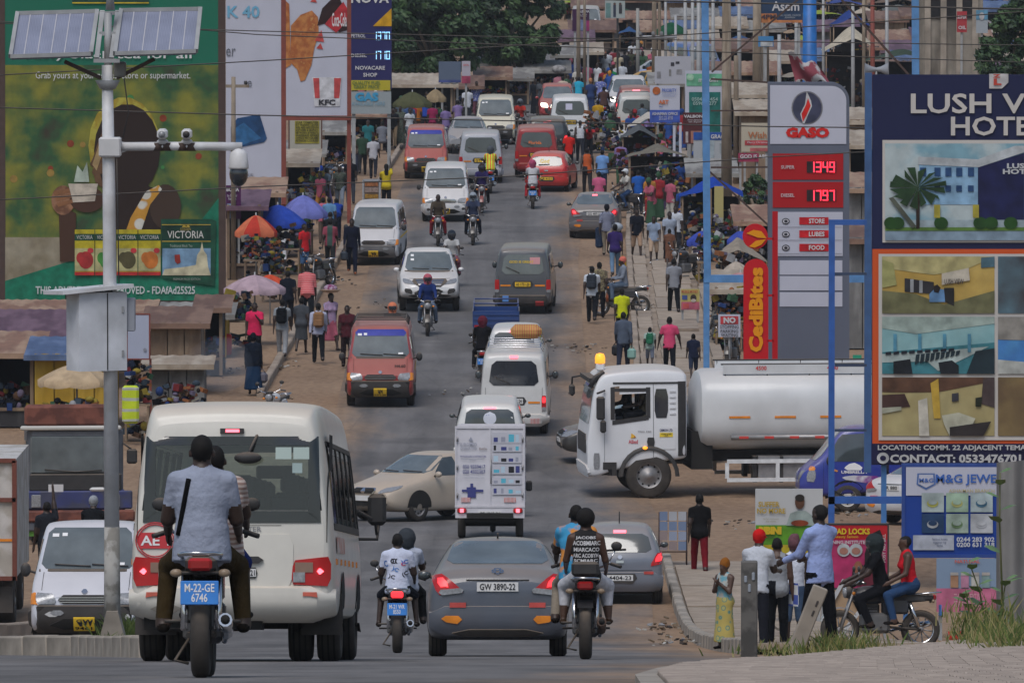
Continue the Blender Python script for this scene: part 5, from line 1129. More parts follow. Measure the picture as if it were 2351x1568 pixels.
def body(ps,H=1.72,top='tee',low='trousers',hairs='short',female=False,fat=1.0,fine=.024,hand_r=None,hand_l=None,cap_=None):
 """returns (mesh with slots skin, top, low, shoes, hair, extra)"""
 s = H / 1.72; S = Sdf(); f = fat
 pel = Vector((0,0,.93)); ln = R(ps['lean']); tw = R(ps['twist'])
 def up(v): return pel + vrot(vrot(v,'Z',tw),'X',-ln)
 E = lambda v: [c * s for c in v]
 X = vrot(vrot((1,0,0),'Z',tw),'X',-ln); Yv = vrot(vrot((0,1,0),'Z',tw),'X',-ln)
 cl = .012 if top in ('tee','long','tank') else .02
 # torso
 S.cap(E(pel + Vector((0,0,-.02))),E(up((0,0,.10))),.158 * f * s,.15 * f * s,'hip',.72,Yv,.05)
 S.cap(E(up((0,-.005,.10))),E(up((0,0,.34))),.145 * f * s,.168 * f * s,'torso',.66,Yv,.06)
 S.cap(E(up((0,0,.34))),E(up((0,-.01,.44))),.168 * f * s,.12 * s,'chest',.62,Yv,.05)
 S.cap(E(up((.11,-.01,.455))),E(up((-.11,-.01,.455))),.068 * s,.068 * s,'shoulders',None,None,.06)
 if female:
  for sx in (-.08,.08): S.cap(E(up((sx,.075,.31))),E(up((sx,.095,.30))),.07 * s,.06 * s,'torso',None,None,.05)
  S.cap(E(pel + Vector((-.06,-.05,-.02))),E(pel + Vector((.06,-.05,-.02))),.125 * s,.125 * s,'hip',None,None,.05)
 S.cap(E(up((0,-.01,.45))),E(up((0,.005,.56))),.058 * s,.054 * s,'neck',None,None,.04)
 # head
 hp = R(ps['head']); ht = R(ps['hturn'])
 def hd(v): return up((0,0,.55)) + vrot(vrot(v,'Z',ht),'X',-ln * .35 - hp)
 S.cap(E(hd((0,-.012,.13))),E(hd((0,.012,.125))),.092 * s,.09 * s,'head',.84,vrot((1,0,0),'Z',ht),.03); S.cap(E(hd((0,.03,.045))),E(hd((0,.058,.035))),.052 * s,.040 * s,'face',None,None,.05)
 if fine < .03:
  S.cap(E(hd((0,.098,.10))),E(hd((0,.112,.075))),.012 * s,.019 * s,'face',None,None,.02)
  for sx in (-1,1): S.cap(E(hd((sx * .078,.0,.10))),E(hd((sx * .082,-.008,.075))),.017 * s,.014 * s,'ear',None,None,.012)
  S.cap(E(hd((-.018,.088,.045))),E(hd((.018,.088,.045))),.012 * s,.012 * s,'face',None,None,.015)
 hc = np.array(E(hd((0,0,.11)))); hf = np.array(vrot(vrot((0,1,0),'Z',ht),'X',-ln * .35 - hp)); hu = np.array(vrot((0,0,1),'X',-ln * .35 - hp))
 if hairs == 'afro': S.cap(E(hd((0,-.03,.16))),E(hd((0,-.02,.165))),.115 * s,.11 * s,'hair')
 elif hairs == 'bun': S.cap(E(hd((0,-.02,.15))),E(hd((0,-.01,.15))),.098 * s,.094 * s,'hair',.88,(1,0,0),.02); S.cap(E(hd((0,-.12,.16))),E(hd((0,-.12,.17))),.045 * s,.04 * s,'hair',None,None,.02)
 elif hairs == 'long': S.cap(E(hd((0,-.025,.15))),E(hd((0,-.01,.15))),.102 * s,.098 * s,'hair',.9,(1,0,0),.02); S.cap(E(hd((0,-.06,.10))),E(hd((0,-.09,-.14))),.075 * s,.05 * s,'hair',None,None,.04)
 elif hairs in ('scarf','cap'): S.cap(E(hd((0,-.02,.155))),E(hd((0,-.0,.16))),.104 * s,.10 * s,'hair',.92,(1,0,0),.02)
 if hairs == 'scarf': S.cap(E(hd((0,-.03,.22))),E(hd((.02,-.06,.24))),.07 * s,.05 * s,'hair',None,None,.04)
 if hairs == 'cap': S.cap(E(hd((-.045,.10,.165))),E(hd((.045,.10,.165))),.05 * s,.05 * s,'hair',.25,(0,0,1),.02)
 if hairs == 'helmet':
  S.cap(E(hd((0,-.012,.13))),E(hd((0,.0,.135))),.142 * s,.14 * s,'hair',.95,(1,0,0),.01); S.cap(E(hd((0,-.03,.06))),E(hd((0,-.02,.10))),.118 * s,.135 * s,'hair',None,None,.02)
 # arms
 hands = {}
 for sd,sg in (('l',-1),('r',1)):
  a,b_,e,il = R(ps['a' + sd]),R(ps['b' + sd]),R(ps['e' + sd]),R(ps['i' + sd]); sh = up((sg * .175,-.01,.445))
  def dr(ang,out,inn=0):
   v = vrot((0,0,-1),'X',ang - ln * .6 if ps['lean'] < 40 else ang); v = vrot(v,'Y',-sg * out * math.cos(min(ang,1.4))); return vrot(v,'Z',sg * inn)
  el = sh + dr(a,b_) * .285; wr = el + dr(a + e,b_ * .6,il) * .25; hn = wr + dr(a + e,b_ * .5,il) * .09; hands[sd] = (wr,hn,dr(a + e,b_ * .5,il))
  sl = {'tank': 0,'tee': .62,'long': 2,'loose': 1.1,'polo': .75,'sleeveless': 0}.get(top,.62)
  w1 = .012 if sl > 0 else 0
  S.cap(E(sh),E(el),(.056 + w1) * s * f ** .5,(.041 + (w1 if sl > .5 else 0)) * s,'uarm' + sd,None,None,.03); S.cap(E(el),E(wr),(.041 + (.008 if sl > 1 else 0)) * s,(.028 + (.010 if sl > 1 else 0)) * s,'farm' + sd,None,None,.02)
  fw = vrot(dr(a + e,b_,il),'X',PI / 2); sidev = Vector(dr(a + e,b_ * .5,il)).cross(Vector((sg,0,0)));
  S.cap(E(wr),E(hn),.036 * s,.04 * s,'hand',.5,(1,.2,0),.015)
  if fine < .016:
   d0 = Vector(dr(a + e,b_ * .5,il)); y0 = vrot(d0,'X',PI / 2).normalized(); x0 = d0.cross(y0).normalized()
   for q,(off,L) in enumerate(((-.03,.07),(-.01,.085),(.01,.08),(.03,.065))):
    p0 = hn + y0 * off; p1 = p0 + d0 * L * .55 - x0 * sg * .004; p2 = p1 + (d0 * .75 + x0 * sg * -.55).normalized() * L * .5
    S.cap(E(p0),E(p1),.0105 * s,.010 * s,'hand',None,None,.006); S.cap(E(p1),E(p2),.010 * s,.0085 * s,'hand',None,None,.006)
   t0 = wr + d0 * .03 + y0 * .03; S.cap(E(t0),E(t0 + d0 * .035 + y0 * .035),.013 * s,.011 * s,'hand',None,None,.008); S.cap(E(t0 + d0 * .035 + y0 * .035),E(t0 + d0 * .07 + y0 * .04),.011 * s,.009 * s,'hand',None,None,.006)
  else: S.cap(E(hn),E(hn + Vector(hands[sd][2]) * .08),.036 * s,.022 * s,'hand',.5,(1,.2,0),.02)
 # legs
 feet = []
 for sd,sg in (('l',-1),('r',1)):
  h,k_ = R(ps['h' + sd]),R(ps['k' + sd]); sp = R(ps['spread'] + 2); hip = pel + Vector((sg * .085,0,-.04))
  def dl(ang,w=1.0): return vrot(vrot((0,0,-1),'X',ang),'Z',0) + Vector((sg * math.sin(sp) * w,0,0))
  kn = hip + dl(h).normalized() * .43; an = kn + dl(h - k_,.25).normalized() * .415
  sit = low == 'skirt' and ps['hl'] > 40; loose = .018 if low in ('trousers','shorts') else .05 if sit else .004
  S.cap(E(hip),E(kn),(.088 + loose * .5) * s * f ** .5,(.056 + loose) * s,'thigh',None,None,.03); S.cap(E(kn),E(an),(.055 + loose * (low == 'trousers' or sit)) * s,(.036 + loose * 1.2 * (low == 'trousers')) * s,'shin',None,None,.025)
  to = an + Vector((sg * .02,.15,-.035)); S.cap(E(an + Vector((0,-.04,-.03))),E(to),.042 * s,.034 * s,'foot',.8,(0,0,1),.025); feet.append(an)
 if low in ('skirt','dress','wrap') and not (low == 'skirt' and ps['hl'] > 40):
  zb = {'skirt': .42,'dress': .30,'wrap': .12}[low]
  S.cap(E(pel + Vector((0,0,.05))),E(pel + Vector((0,.0,-(.93 - zb)))),.15 * f * s,(.20 if low != 'wrap' else .23) * f * s,'skirt',.8,(0,1,0),.03,True)
 if top in ('loose','tee','polo','long'): S.cap(E(up((0,0,.12))),E(up((0,0,-.12))),.162 * f * s,.185 * f * s,'hem',.72,Yv,.03,True)
 V,Q,c,tags,t = S.mesh(fine * s)
 slot = np.zeros(len(Q),int); llen = {'trousers': 9,'shorts': .05,'bare': -1,'leggings': 9}.get(low,9)
 for i,g in enumerate(tags):
  if g in ('torso','chest','shoulders','hem'): slot[i] = 1
  elif g == 'hip': slot[i] = 1 if (t[i] > .45 or top in ('loose','tee','polo','long')) else 2
  elif g == 'skirt': slot[i] = 2
  elif g.startswith('uarm'): slot[i] = 1 if t[i] < sl else 0
  elif g.startswith('farm'): slot[i] = 1 if t[i] < sl - 1 else 0
  elif g == 'thigh': slot[i] = 2
  elif g == 'shin': slot[i] = 2 if (low in ('trousers','leggings') and t[i] < .93) or (low == 'shorts' and t[i] < .12) or (low == 'skirt' and ps['hl'] > 40 and t[i] < .6) else 0
  elif g == 'foot': slot[i] = 3
  elif g == 'hair': slot[i] = 4
  elif g in ('head','face'):
   v = c[i] - hc;
   if hairs in ('none',): slot[i] = 0
   elif hairs == 'helmet': slot[i] = 5 if v @ hf > .03 * s and v @ hu > -.02 * s else 0
   elif v @ hu > .06 * s or (v @ hf < -.01 * s and v @ hu > -.095 * s): slot[i] = 4
 if hairs == 'helmet':
  for i,g in enumerate(tags):
   v = c[i] - hc
   if g == 'hair' and v @ hf > .075 * s and -.075 * s < v @ hu < .055 * s: slot[i] = 5
 if top in ('tank','sleeveless'):
  for i,g in enumerate(tags):
   if g == 'shoulders' and (abs(c[i][0]) > .13 * s or (top == 'tank' and abs(c[i][0]) < .055 * s and c[i][2] > 0)): slot[i] = 0
   if g == 'chest' and top == 'tank' and abs(c[i][0]) < .05 * s and t[i] > .8: slot[i] = 0
 if fine < .016:       # eyes and mouth on near faces
  for sx in (-1,1):
   e0 = np.array(E(hd((sx * .034,.088,.115)))); m = np.linalg.norm(c - e0,axis=1) < .012 * s; slot[m] = 5
 zmin = V[:,2].min()
 me = bpy.data.meshes.new('person_body'); me.from_pydata(V.tolist(),[],Q.tolist()); me.polygons.foreach_set('material_index',slot); me.polygons.foreach_set('use_smooth',[True] * len(Q))
 for k in range(6): me.materials.append(None)
 me.update(); me['zmin'] = float(zmin); me['hand_r'] = [c_ * s for c_ in hands['r'][1]]; me['hand_l'] = [c_ * s for c_ in hands['l'][1]]; me['pelz'] = .93 * s; me['headtop'] = float(V[:,2].max())
 me['head'] = [float(q) for q in hc]; me['back'] = [c_ * s for c_ in up((0,-.12,.30))]; me['knee'] = [0,0,0]
 return me
BODY = {}
def person(label,x=None,row=None,face=0,ps=STAND,top='tee',low='trousers',c1='#888888',c2='#222530',c3='#1a1614',hair=None,hairs='short',skin=None,H=1.72,female=False,fat=1.0,fine=None,group=None,loc=None,visor=None,tilt=0):
 """face 0 = walking away, PI = towards us"""
 if loc is None:
  p = gp(x,row); loc = (p.x,p.y,p.z)
 Y = loc[1]; fine = fine or (.014 if Y < 112 else .021 if Y < 200 else .028 if Y < 300 else .036)
 pk = tuple(sorted(ps.items())); key = (pk,top,low,hairs,female,fat,fine,H)
 if key not in BODY: BODY[key] = body(ps,H,top,low,hairs,female,fat,fine)
 me = BODY[key]; o = link('person',me,None,loc); tag(o,label,'person',group)
 g = lambda c,d=cloth: c if isinstance(c,bpy.types.Material) else d(c)
 ms = [skin or SKIN,g(c1),g(c2),g(c3),HAIR if hair is None else g(hair),visor or (M_TINT if hairs == 'helmet' else mat('eye_white',(.35,.33,.3),.3))]
 for i,m in enumerate(ms):
  o.material_slots[i].link = 'OBJECT'; o.material_slots[i].material = m
 o.rotation_euler = (tilt,0,face); return o
def stand(*a,**k):
 o = person(*a,**k); o.location.z -= o.data['zmin'] * 1.0; return o
# ------------------------------------------------------------------ motorcycles (+y forward, origin on the ground between the wheels)
MOTO = {}
def moto_parts(col,detail,near):
 key = (col,detail)
 if key in MOTO: return MOTO[key]
 P = []; PA = paint(col,.2)
 def part(name,f,par=None,loc=None):
  mb = MB(); f(mb); me = mb.mesh(name)
  bm = bmesh.new(); bm.from_mesh(me); bmesh.ops.recalc_face_normals(bm,faces=bm.faces); bm.to_mesh(me); bm.free()
  P.append((name,me,par,loc or (0,0,0))); return len(P) - 1
 n = 28 if near else 16
 for y in (.64,-.62):
  w = .058 if y > 0 else .068; r = .30
  t = part('wheel',lambda m: m.lathe([(.205,-w * .6),(.25,-w),(.285,-w * .85),(.305,-w * .35),(.305,w * .35),(.285,w * .85),(.25,w),(.205,w * .6),(.20,0)],M_TYRE,n,'x',cap=False),loc=(0,y,.30))
  def rim(m):
   m.lathe([(.21,-.03),(.19,-.025),(.19,.025),(.21,.03)],M_CHROME,n,'x',cap=False); m.lathe([(.045,-.06),(.045,.06)],M_RIM,10,'x')
   for k in range(10 if near else 6):
    a = 2 * PI * k / (10 if near else 6); m.tube([(0,.04 * math.cos(a),.04 * math.sin(a)),(0,.2 * math.cos(a + .15),.2 * math.sin(a + .15))],.011 if near else .012,M_RIM,4)
  part('rim',rim,t)
 def fork(m):
  for x in (-.085,.085): m.tube([(x,.64,.30),(x,.42,.92)],.024,M_RIM,8)
  m.tube([(-.11,.42,.90),(.11,.42,.90)],.028,M_BLACK,6)
 part('fork',fork)
 part('front_mudguard',lambda m: m.grid(lambda u,v: (lambda a: ((v - .5) * .13,.64 + .335 * math.cos(a),.30 + .335 * math.sin(a) + .012 * math.cos((v - .5) * 3)))(R(20 + 120 * u)),10,3,PA if not detail.get('chromeguard') else M_CHROME))
 part('rear_mudguard',lambda m: m.grid(lambda u,v: (lambda a: ((v - .5) * .17,-.62 + .345 * math.cos(a),.30 + .345 * math.sin(a)))(R(40 + 92 * u)),10,3,M_CHROME if detail.get('chromeguard') else mat('mudguard_black',(.018,.018,.02),.5)))
 def bars(m):
  m.tube([(-.36,.30,1.02),(-.26,.36,1.05),(-.08,.42,.98),(.08,.42,.98),(.26,.36,1.05),(.36,.30,1.02)],.014,M_CHROME,6)
  for s in (-1,1): m.tube([(s * .27,.35,1.045),(s * .38,.28,1.01)],.02,M_BLACK,6)
 part('handlebar',bars)
 for s in (-1,1):
  if detail.get('mirrors',True):
   i = part('mirror',lambda m: (m.tube([(s * .24,.36,1.05),(s * .32,.38,1.2)],.008,M_CHROME,5),m.ell((s * .33,.38,1.24),(.062,.025,.05),M_BLACK,10,6)))
  part('indicator',lambda m: m.ell((s * .17,.44,.86),(.04,.03,.03),M_AMBER,8,6)); part('rear_indicator',lambda m: (m.ell((s * .17,-.80,.74),(.045,.025,.03),mat('smoke_lens',(.3,.22,.15),.3),8,6),m.tube([(0,-.78,.74),(s * .15,-.80,.74)],.012,M_BLACK,5)))
  part('footpeg',lambda m: (m.tube([(s * .08,.02,.34),(s * .26,.02,.34)],.014,M_BLACK,6),m.tube([(s * .08,-.3,.40),(s * .27,-.32,.40)],.014,M_BLACK,6)))
  part('shock_absorber',lambda m: (m.tube([(s * .12,-.58,.34),(s * .12,-.44,.72)],.028,M_CHROME,8)))
 h = part('headlamp',lambda m: (m.ell((0,.50,.88),(.10,.09,.10),M_BLACK,14,8),m.lathe([(.092,.54),(.094,.57),(.06,.592),(.001,.6)],M_LENS,14,'y',(0,0,.88))))
 part('gauge_cowl',lambda m: m.ell((0,.44,1.0),(.11,.07,.05),M_BLACK,10,6))
 part('fuel_tank',lambda m: (m.ell((0,.18,.83),(.165,.31,.15),PA,16,10),m.lathe([(.035,0),(.03,.02)],M_CHROME,10,'z',(0,.2,.95))))
 part('seat',lambda m: m.grid(lambda u,v: (lambda y,a: (.135 * (1 - .25 * u) * math.sin(a) * (1.1 if abs(a) > 1.2 else 1),y,.80 + .02 * u + .05 * math.cos(a) - (.06 if abs(a) > 1.4 else 0)))(.02 - .70 * u,(v - .5) * PI * 1.15),8,8,M_BLACK))
 part('side_panel',lambda m: [m.bbox((s * .11,-.22,.66),(.08,.40,.24),PA,.03) for s in (-1,1)])
 def tail(m):
  m.bbox((0,-.72,.80),(.22,.20,.11),M_BLACK,.03)
 part('tail_cowl',tail)
 lamp = part('tail_lamp',lambda m: m.bbox((0,-.83,.80),(.17,.06,.09),M_REDL if not detail.get('lit') else M_REDLIT,.02))
 def rack(m):
  m.tube([(-.12,-.45,.84),(-.15,-.80,.87),(-.10,-.93,.88),(.10,-.93,.88),(.15,-.80,.87),(.12,-.45,.84)],.014,M_CHROME,6); m.tube([(-.15,-.72,.87),(.15,-.72,.87)],.012,M_CHROME,6)
 part('grab_rail',rack)
 def frame(m):
  m.tube([(0,.40,.90),(0,.25,.70),(0,.22,.35),(0,-.1,.28)],.025,M_BLACK,6); m.tube([(0,.3,.80),(0,-.2,.72),(0,-.7,.76)],.025,M_BLACK,6)
  for s in (-1,1): m.tube([(s * .06,-.1,.34),(s * .09,-.62,.30)],.022,M_BLACK,6)
 part('frame',frame)
 def eng(m):
  m.bbox((0,.10,.40),(.30,.46,.32),mat('engine_alloy',(.16,.16,.165),.5,.5),.05); m.bbox((0,.15,.60),(.2,.24,.22),M_BLACK,.03)
  for k in range(4): m.box((0,.17,.50 + k * .045),(.2,.2,.015),M_RIM)
  for s in (-1,1): m.lathe([(.10,0),(.10,.03),(.06,.045)],M_RIM,14,'x',(s * .12 - .02,.06,.38))
 part('engine',eng)
 part('exhaust',lambda m: (m.tube([(.10,.28,.45),(.14,.22,.28),(.15,-.1,.26),(.17,-.35,.33)],.022,M_CHROME,8),m.tube([(.17,-.3,.32),(.18,-.86,.41)],.05,M_CHROME if not detail.get('rusty') else mat('rusty_exhaust',(.1,.06,.045),.7),10),m.lathe([(.034,0),(.034,.006)],M_UNDER,10,'y',(.18,-.875,.413))))
 part('stand',lambda m: m.tube([(-.1,-.1,.28),(-.2,-.28,.12),(-.1,-.3,.1)],.012,M_BLACK,5))
 if detail.get('plate'):
  pl = part('number_plate',lambda m: m.bbox((0,-.93,.60),(.27,.012,.17),M_BPLATE,.01));
  def lt(m):
   vs,fs,asp = text_mb(detail['plate'],.015); w = .21; m.add([(-w / 2 + a * w,-.9385,.535 + b * .13) for a,b in vs],fs,M_WINK)
  part('lettering',lt,pl)
 if detail.get('crate'): part('rear_rack',lambda m: m.bbox((0,-.78,.98),(.30,.26,.16),M_BLACK,.03))
 MOTO[key] = P; return P
def motorcycle(label,x,row=None,Y=None,rz=0,col='#15161a',group=None,lean=0,near=False,**detail):
 Y = Y if Y is not None else rowY(row); p = gX(x,Y); k = slope(Y)
 r = thing('motorcycle',label,'motorcycle',(p.x,Y,gz(Y) - .03),group=group)
 r.rotation_euler = (math.atan(k) * math.cos(rz),lean - math.atan(k) * math.sin(rz),rz)
 kk = (col,tuple(sorted(detail.items()))); P = MOTO.get(kk)
 class D(dict):
  def __hash__(s): return hash(tuple(sorted(s.items())))
 P = moto_parts(col,D(detail),near); made = []
 for name,me,par,loc in P: made.append(link(name,me,made[par] if par is not None else r,loc))
 return r
def rider(label,m,ps=RIDE,seat=(0,-.08),z=None,**k):
 """sits a person on a motorcycle's saddle"""
 r = m.rotation_euler.z; s = m.location; f = Vector((-math.sin(r),math.cos(r),0)) * seat[1] + Vector((math.cos(r),math.sin(r),0)) * seat[0]
 zz = .80 if z is None else z
 o = person(label,loc=(s.x + f.x,s.y + f.y,s.z),ps=ps,face=r,**k)
 o.location.z = s.z + zz + seat[1] * slope(s.y) * math.cos(r) - (.93 - .155) * k.get('H',1.72) / 1.72 + .03; return o
# ------------------------------------------------------------------ riders and walkers
STR = mat2('stripes_tan',(.3,.2,.17),(.5,.42,.38),'wave',9); FLORAL = mat2('floral_blue',(.5,.52,.6),(.12,.15,.4),'voronoi',14,.3,.36); CAMO = mat2('camo',(.03,.05,.04),(.10,.12,.09),'noise',16,.42,.5,third=(.02,.02,.02))
PLAID = mat2('plaid',(.03,.04,.1),(.28,.3,.38),'check',26); REDSTR = mat2('red_stripes',(.55,.08,.09),(.62,.3,.3),'wave',6,.75,.85); PURSTR = mat2('purple_stripes',(.3,.12,.22),(.35,.33,.5),'wavex',9); ANKARA = mat2('ankara',(.42,.40,.16),(.05,.22,.22),'voronoi',9,.28,.33,third=(.45,.36,.1)); ANK2 = mat2('ankara_orange',(.5,.12,.04),(.4,.36,.15),'voronoi',11,.3,.36)
JACOB = mat('black_tee',(.012,.012,.013),.9); PATT = mat2('yellow_pattern',(.22,.19,.10),(.09,.07,.045),'noise',20,.45,.52); TURB = mat2('orange_blue',(.65,.25,.04),(.04,.3,.55),'noise',4,.46,.52)
N_ = '#14192b'; BK = '#121214'; JN = '#2f4a6b'; KH = '#7b6a52'; WH = '#c9ccd4'
m1 = motorcycle('near black motorcycle with blue plate M-22-GE 6746 in front of the bus',467,1544,near=True,col='#17181c',plate='M-22-GE\n6746')
pil1 = rider('person in plain grey T-shirt riding pillion in front of the bus',m1,PILL,(0,-.42),z=.76,c1='#8f96a8',c2='#3a2f1c',c3='#191512',H=1.74,fat=1.14,fine=.013)
rider('person in striped shirt steering the near motorcycle, mostly hidden by the pillion',m1,RIDE,(.075,.04),c1=STR,c2='#1d2d6b',low='shorts',H=1.56,fat=1.3)
m2 = motorcycle('motorcycle with lit tail lamp between the bus and the slate grey saloon',913,Y=120,col='#2a1a18',plate='M-21 WR\n8550',lit=True)
b2 = rider('person in white shirt printed with black and blue double C marks on a motorcycle',m2,PILL,(0,-.40),z=.76,c1='#c4cbe0',c2='#171922',c3='#241c18',H=1.6,low='shorts',hairs='short')
rider('person in dark helmet steering beside the white printed shirt',m2,RIDE,(.12,.04),c1='#aeb5c6',c2=BK,hairs='helmet',hair='#3a3f45',H=1.6)
m3 = motorcycle('worn black motorcycle carrying the couple beside the small blue grey hatchback',1346,Y=95,near=True,col='#26241f',rusty=True,crate=True,rz=-.02)
b3 = rider('person in black sleeveless top with white lettering and a white skirt riding pillion',m3,PILL,(0,-.42),z=.76,top='sleeveless',low='skirt',c1=JACOB,c2='#c2c4cc',c3='#3a2a1e',H=1.52,female=True,skin=SKIN2,hairs='afro')
rider('person in orange and blue shirt steering in front of the pillion in white skirt',m3,RIDE,(-.11,.04),c1=TURB,c2='#8d8478',H=1.62,fat=1.1)
m4 = motorcycle('black and blue motorcycle with chrome mudguards standing side on by the boards',2024,Y=135,rz=PI / 2 + .08,col='#101828',near=True,chromeguard=True,plate='M-25-UE\n7724')
rider('person in black helmet and black shirt seated on the side on motorcycle',m4,RIDE,(0,-.02),c1='#15161a',c2='#14151a',hairs='helmet',hair='#2c3436',top='polo',H=1.74)
rider('person in red sleeveless top and blue jeans riding side on',m4,PILL,(0,-.44),z=.84,top='sleeveless',c1='#c3202c',c2='#2b4468',female=True,skin=SKIN2,H=1.66,fat=1.12)
MF = [  # x, row, colour, label, rider label, rider kwargs (coming towards us)
 (982,766,'#1c1d20','motorcycle in front of the white double cab pickup','person in blue jacket and pink helmet riding towards us',dict(c1='#22356b',c2='#57657a',hairs='helmet',hair='#b25a68',top='long')),
 (1006,561,'#22242a','motorcycle ridden by the person in red trousers','person in open shirt and red trousers on a motorcycle',dict(c1='#4a4238',c2='#8d1f2c',top='loose')),
 (1086,559,'#1a1d24','dark motorcycle beside the one with red trousered rider','person in slate shirt and pale helmet on a dark motorcycle',dict(c1='#39415a',c2='#1b2030',hairs='helmet',hair='#8d97a2')),
 (1106,486,'#7a1720','red motorcycle beside the white minibus with round lamps','person in purple shirt riding a red motorcycle',dict(c1='#2f2858',c2='#1f2026',hairs='helmet',hair='#39312e')),
 (901,838,'#202226','motorcycle hidden behind the faded red minibus','person in white and orange helmet behind the faded red minibus',dict(c1='#30333b',c2=BK,hairs='helmet',hair='#d07b5c')),
 (1037,655,'#202226','motorcycle passing behind the white double cab pickup','person in pale grey shirt and dark helmet beside the pickup',dict(c1='#b3b4b6',c2='#7a4a55',hairs='helmet',hair='#2c3440')),
 (1194,322,'#202226','motorcycle beside the cream minibus','person in red shirt and grey helmet beside the cream minibus',dict(c1='#b3352c',c2='#24262c',hairs='helmet',hair='#6a7078'))]
for x,row,c,l,rl,kw in MF:
 m = motorcycle(l,x,row,rz=PI,col=c); rider(rl,m,RIDE,(0,-.12),**kw)
MR = [(1126,441,'#1d2024','motorcycle with blue plate behind the silver white minibus','person in orange and yellow safety vest on a motorcycle',dict(c1=mat2('safety_vest',(.75,.16,.03),(.55,.75,.05),'wavex',3.2,.4,.5),c2='#20232a',hairs='helmet',hair='#4c5258')),
  (1223,476,'#1d2024','motorcycle with blue plate behind the bright red hatchback','person in pale grey shirt and red trousers riding away',dict(c1='#b9bac0',c2='#a02630',hairs='helmet',hair='#a04868')),
  (1108,872,'#141518','black motorcycle at the left side of the white minibus with roof bag','person in black with dark red helmet beside the white minibus',dict(c1='#131317',c2='#15161a',hairs='helmet',hair='#5b2030')),
  (1386,288,'#1d2024','motorcycle in front of the white four wheel drive in the crowd','person in brown shirt riding away through the market',dict(c1='#4a3632',c2='#22232a'))]
for x,row,c,l,rl,kw in MR:
 m = motorcycle(l,x,row,rz=0,col=c,plate='M-22 GR\n5510'); rider(rl,m,RIDE,(0,-.12),**kw)
m = motorcycle('motorcycle carrying the person in denim beside the drain covers',1425,722,rz=PI / 2 + .25,col='#33363c'); rider('person in grey denim jacket and salmon cap resting on a motorcycle',m,SIT,(0,-.1),c1='#78808e',c2='#5b6b80',top='long',hairs='cap',hair='#c76a5c')
m = motorcycle('motorcycle carrying the person in white cap near the blue canopy',1437,498,rz=PI / 2 + .5,col='#20242c'); rider('person in white cap and light shirt on a motorcycle near the blue canopy',m,RIDE,(0,-.1),c1='#b5b2ac',c2='#2c4468',hairs='cap',hair='#c9cdd2')
motorcycle('black scooter parked at the left kerb leaning on its stand',738,657,rz=PI - .5,col='#101114',lean=.12)
motorcycle('motorcycle with white windscreen parked behind the bus',640,985,rz=PI - .3,col='#c9ccd0',lean=.1)
for k,(x,row) in enumerate(((738,440),(760,446),(783,438))): motorcycle(('leftmost','middle','rightmost')[k] + ' of three chrome motorcycles parked on the left pavement',x,row,rz=PI + .4 - .3 * k,col='#2a2d33',lean=.1,group='motorcycles parked on the left pavement')
motorcycle('motorcycle parked beside the no stopping sign',1684,840,rz=PI - .2,col='#1b1d22',lean=.1)
motorcycle('motorcycle parked with its front wheel turned by the school children',1578,642,rz=PI - .7,col='#23262c',lean=.1); motorcycle('motorcycle parked nose in under the pale tarpaulin',1602,566,rz=.6,col='#23262c',lean=.1)
motorcycle('motorcycle under the pink umbrella near the red food banner',1650,795,rz=.4,col='#23262c',lean=.1)
T,A = PI,0     # towards us, away
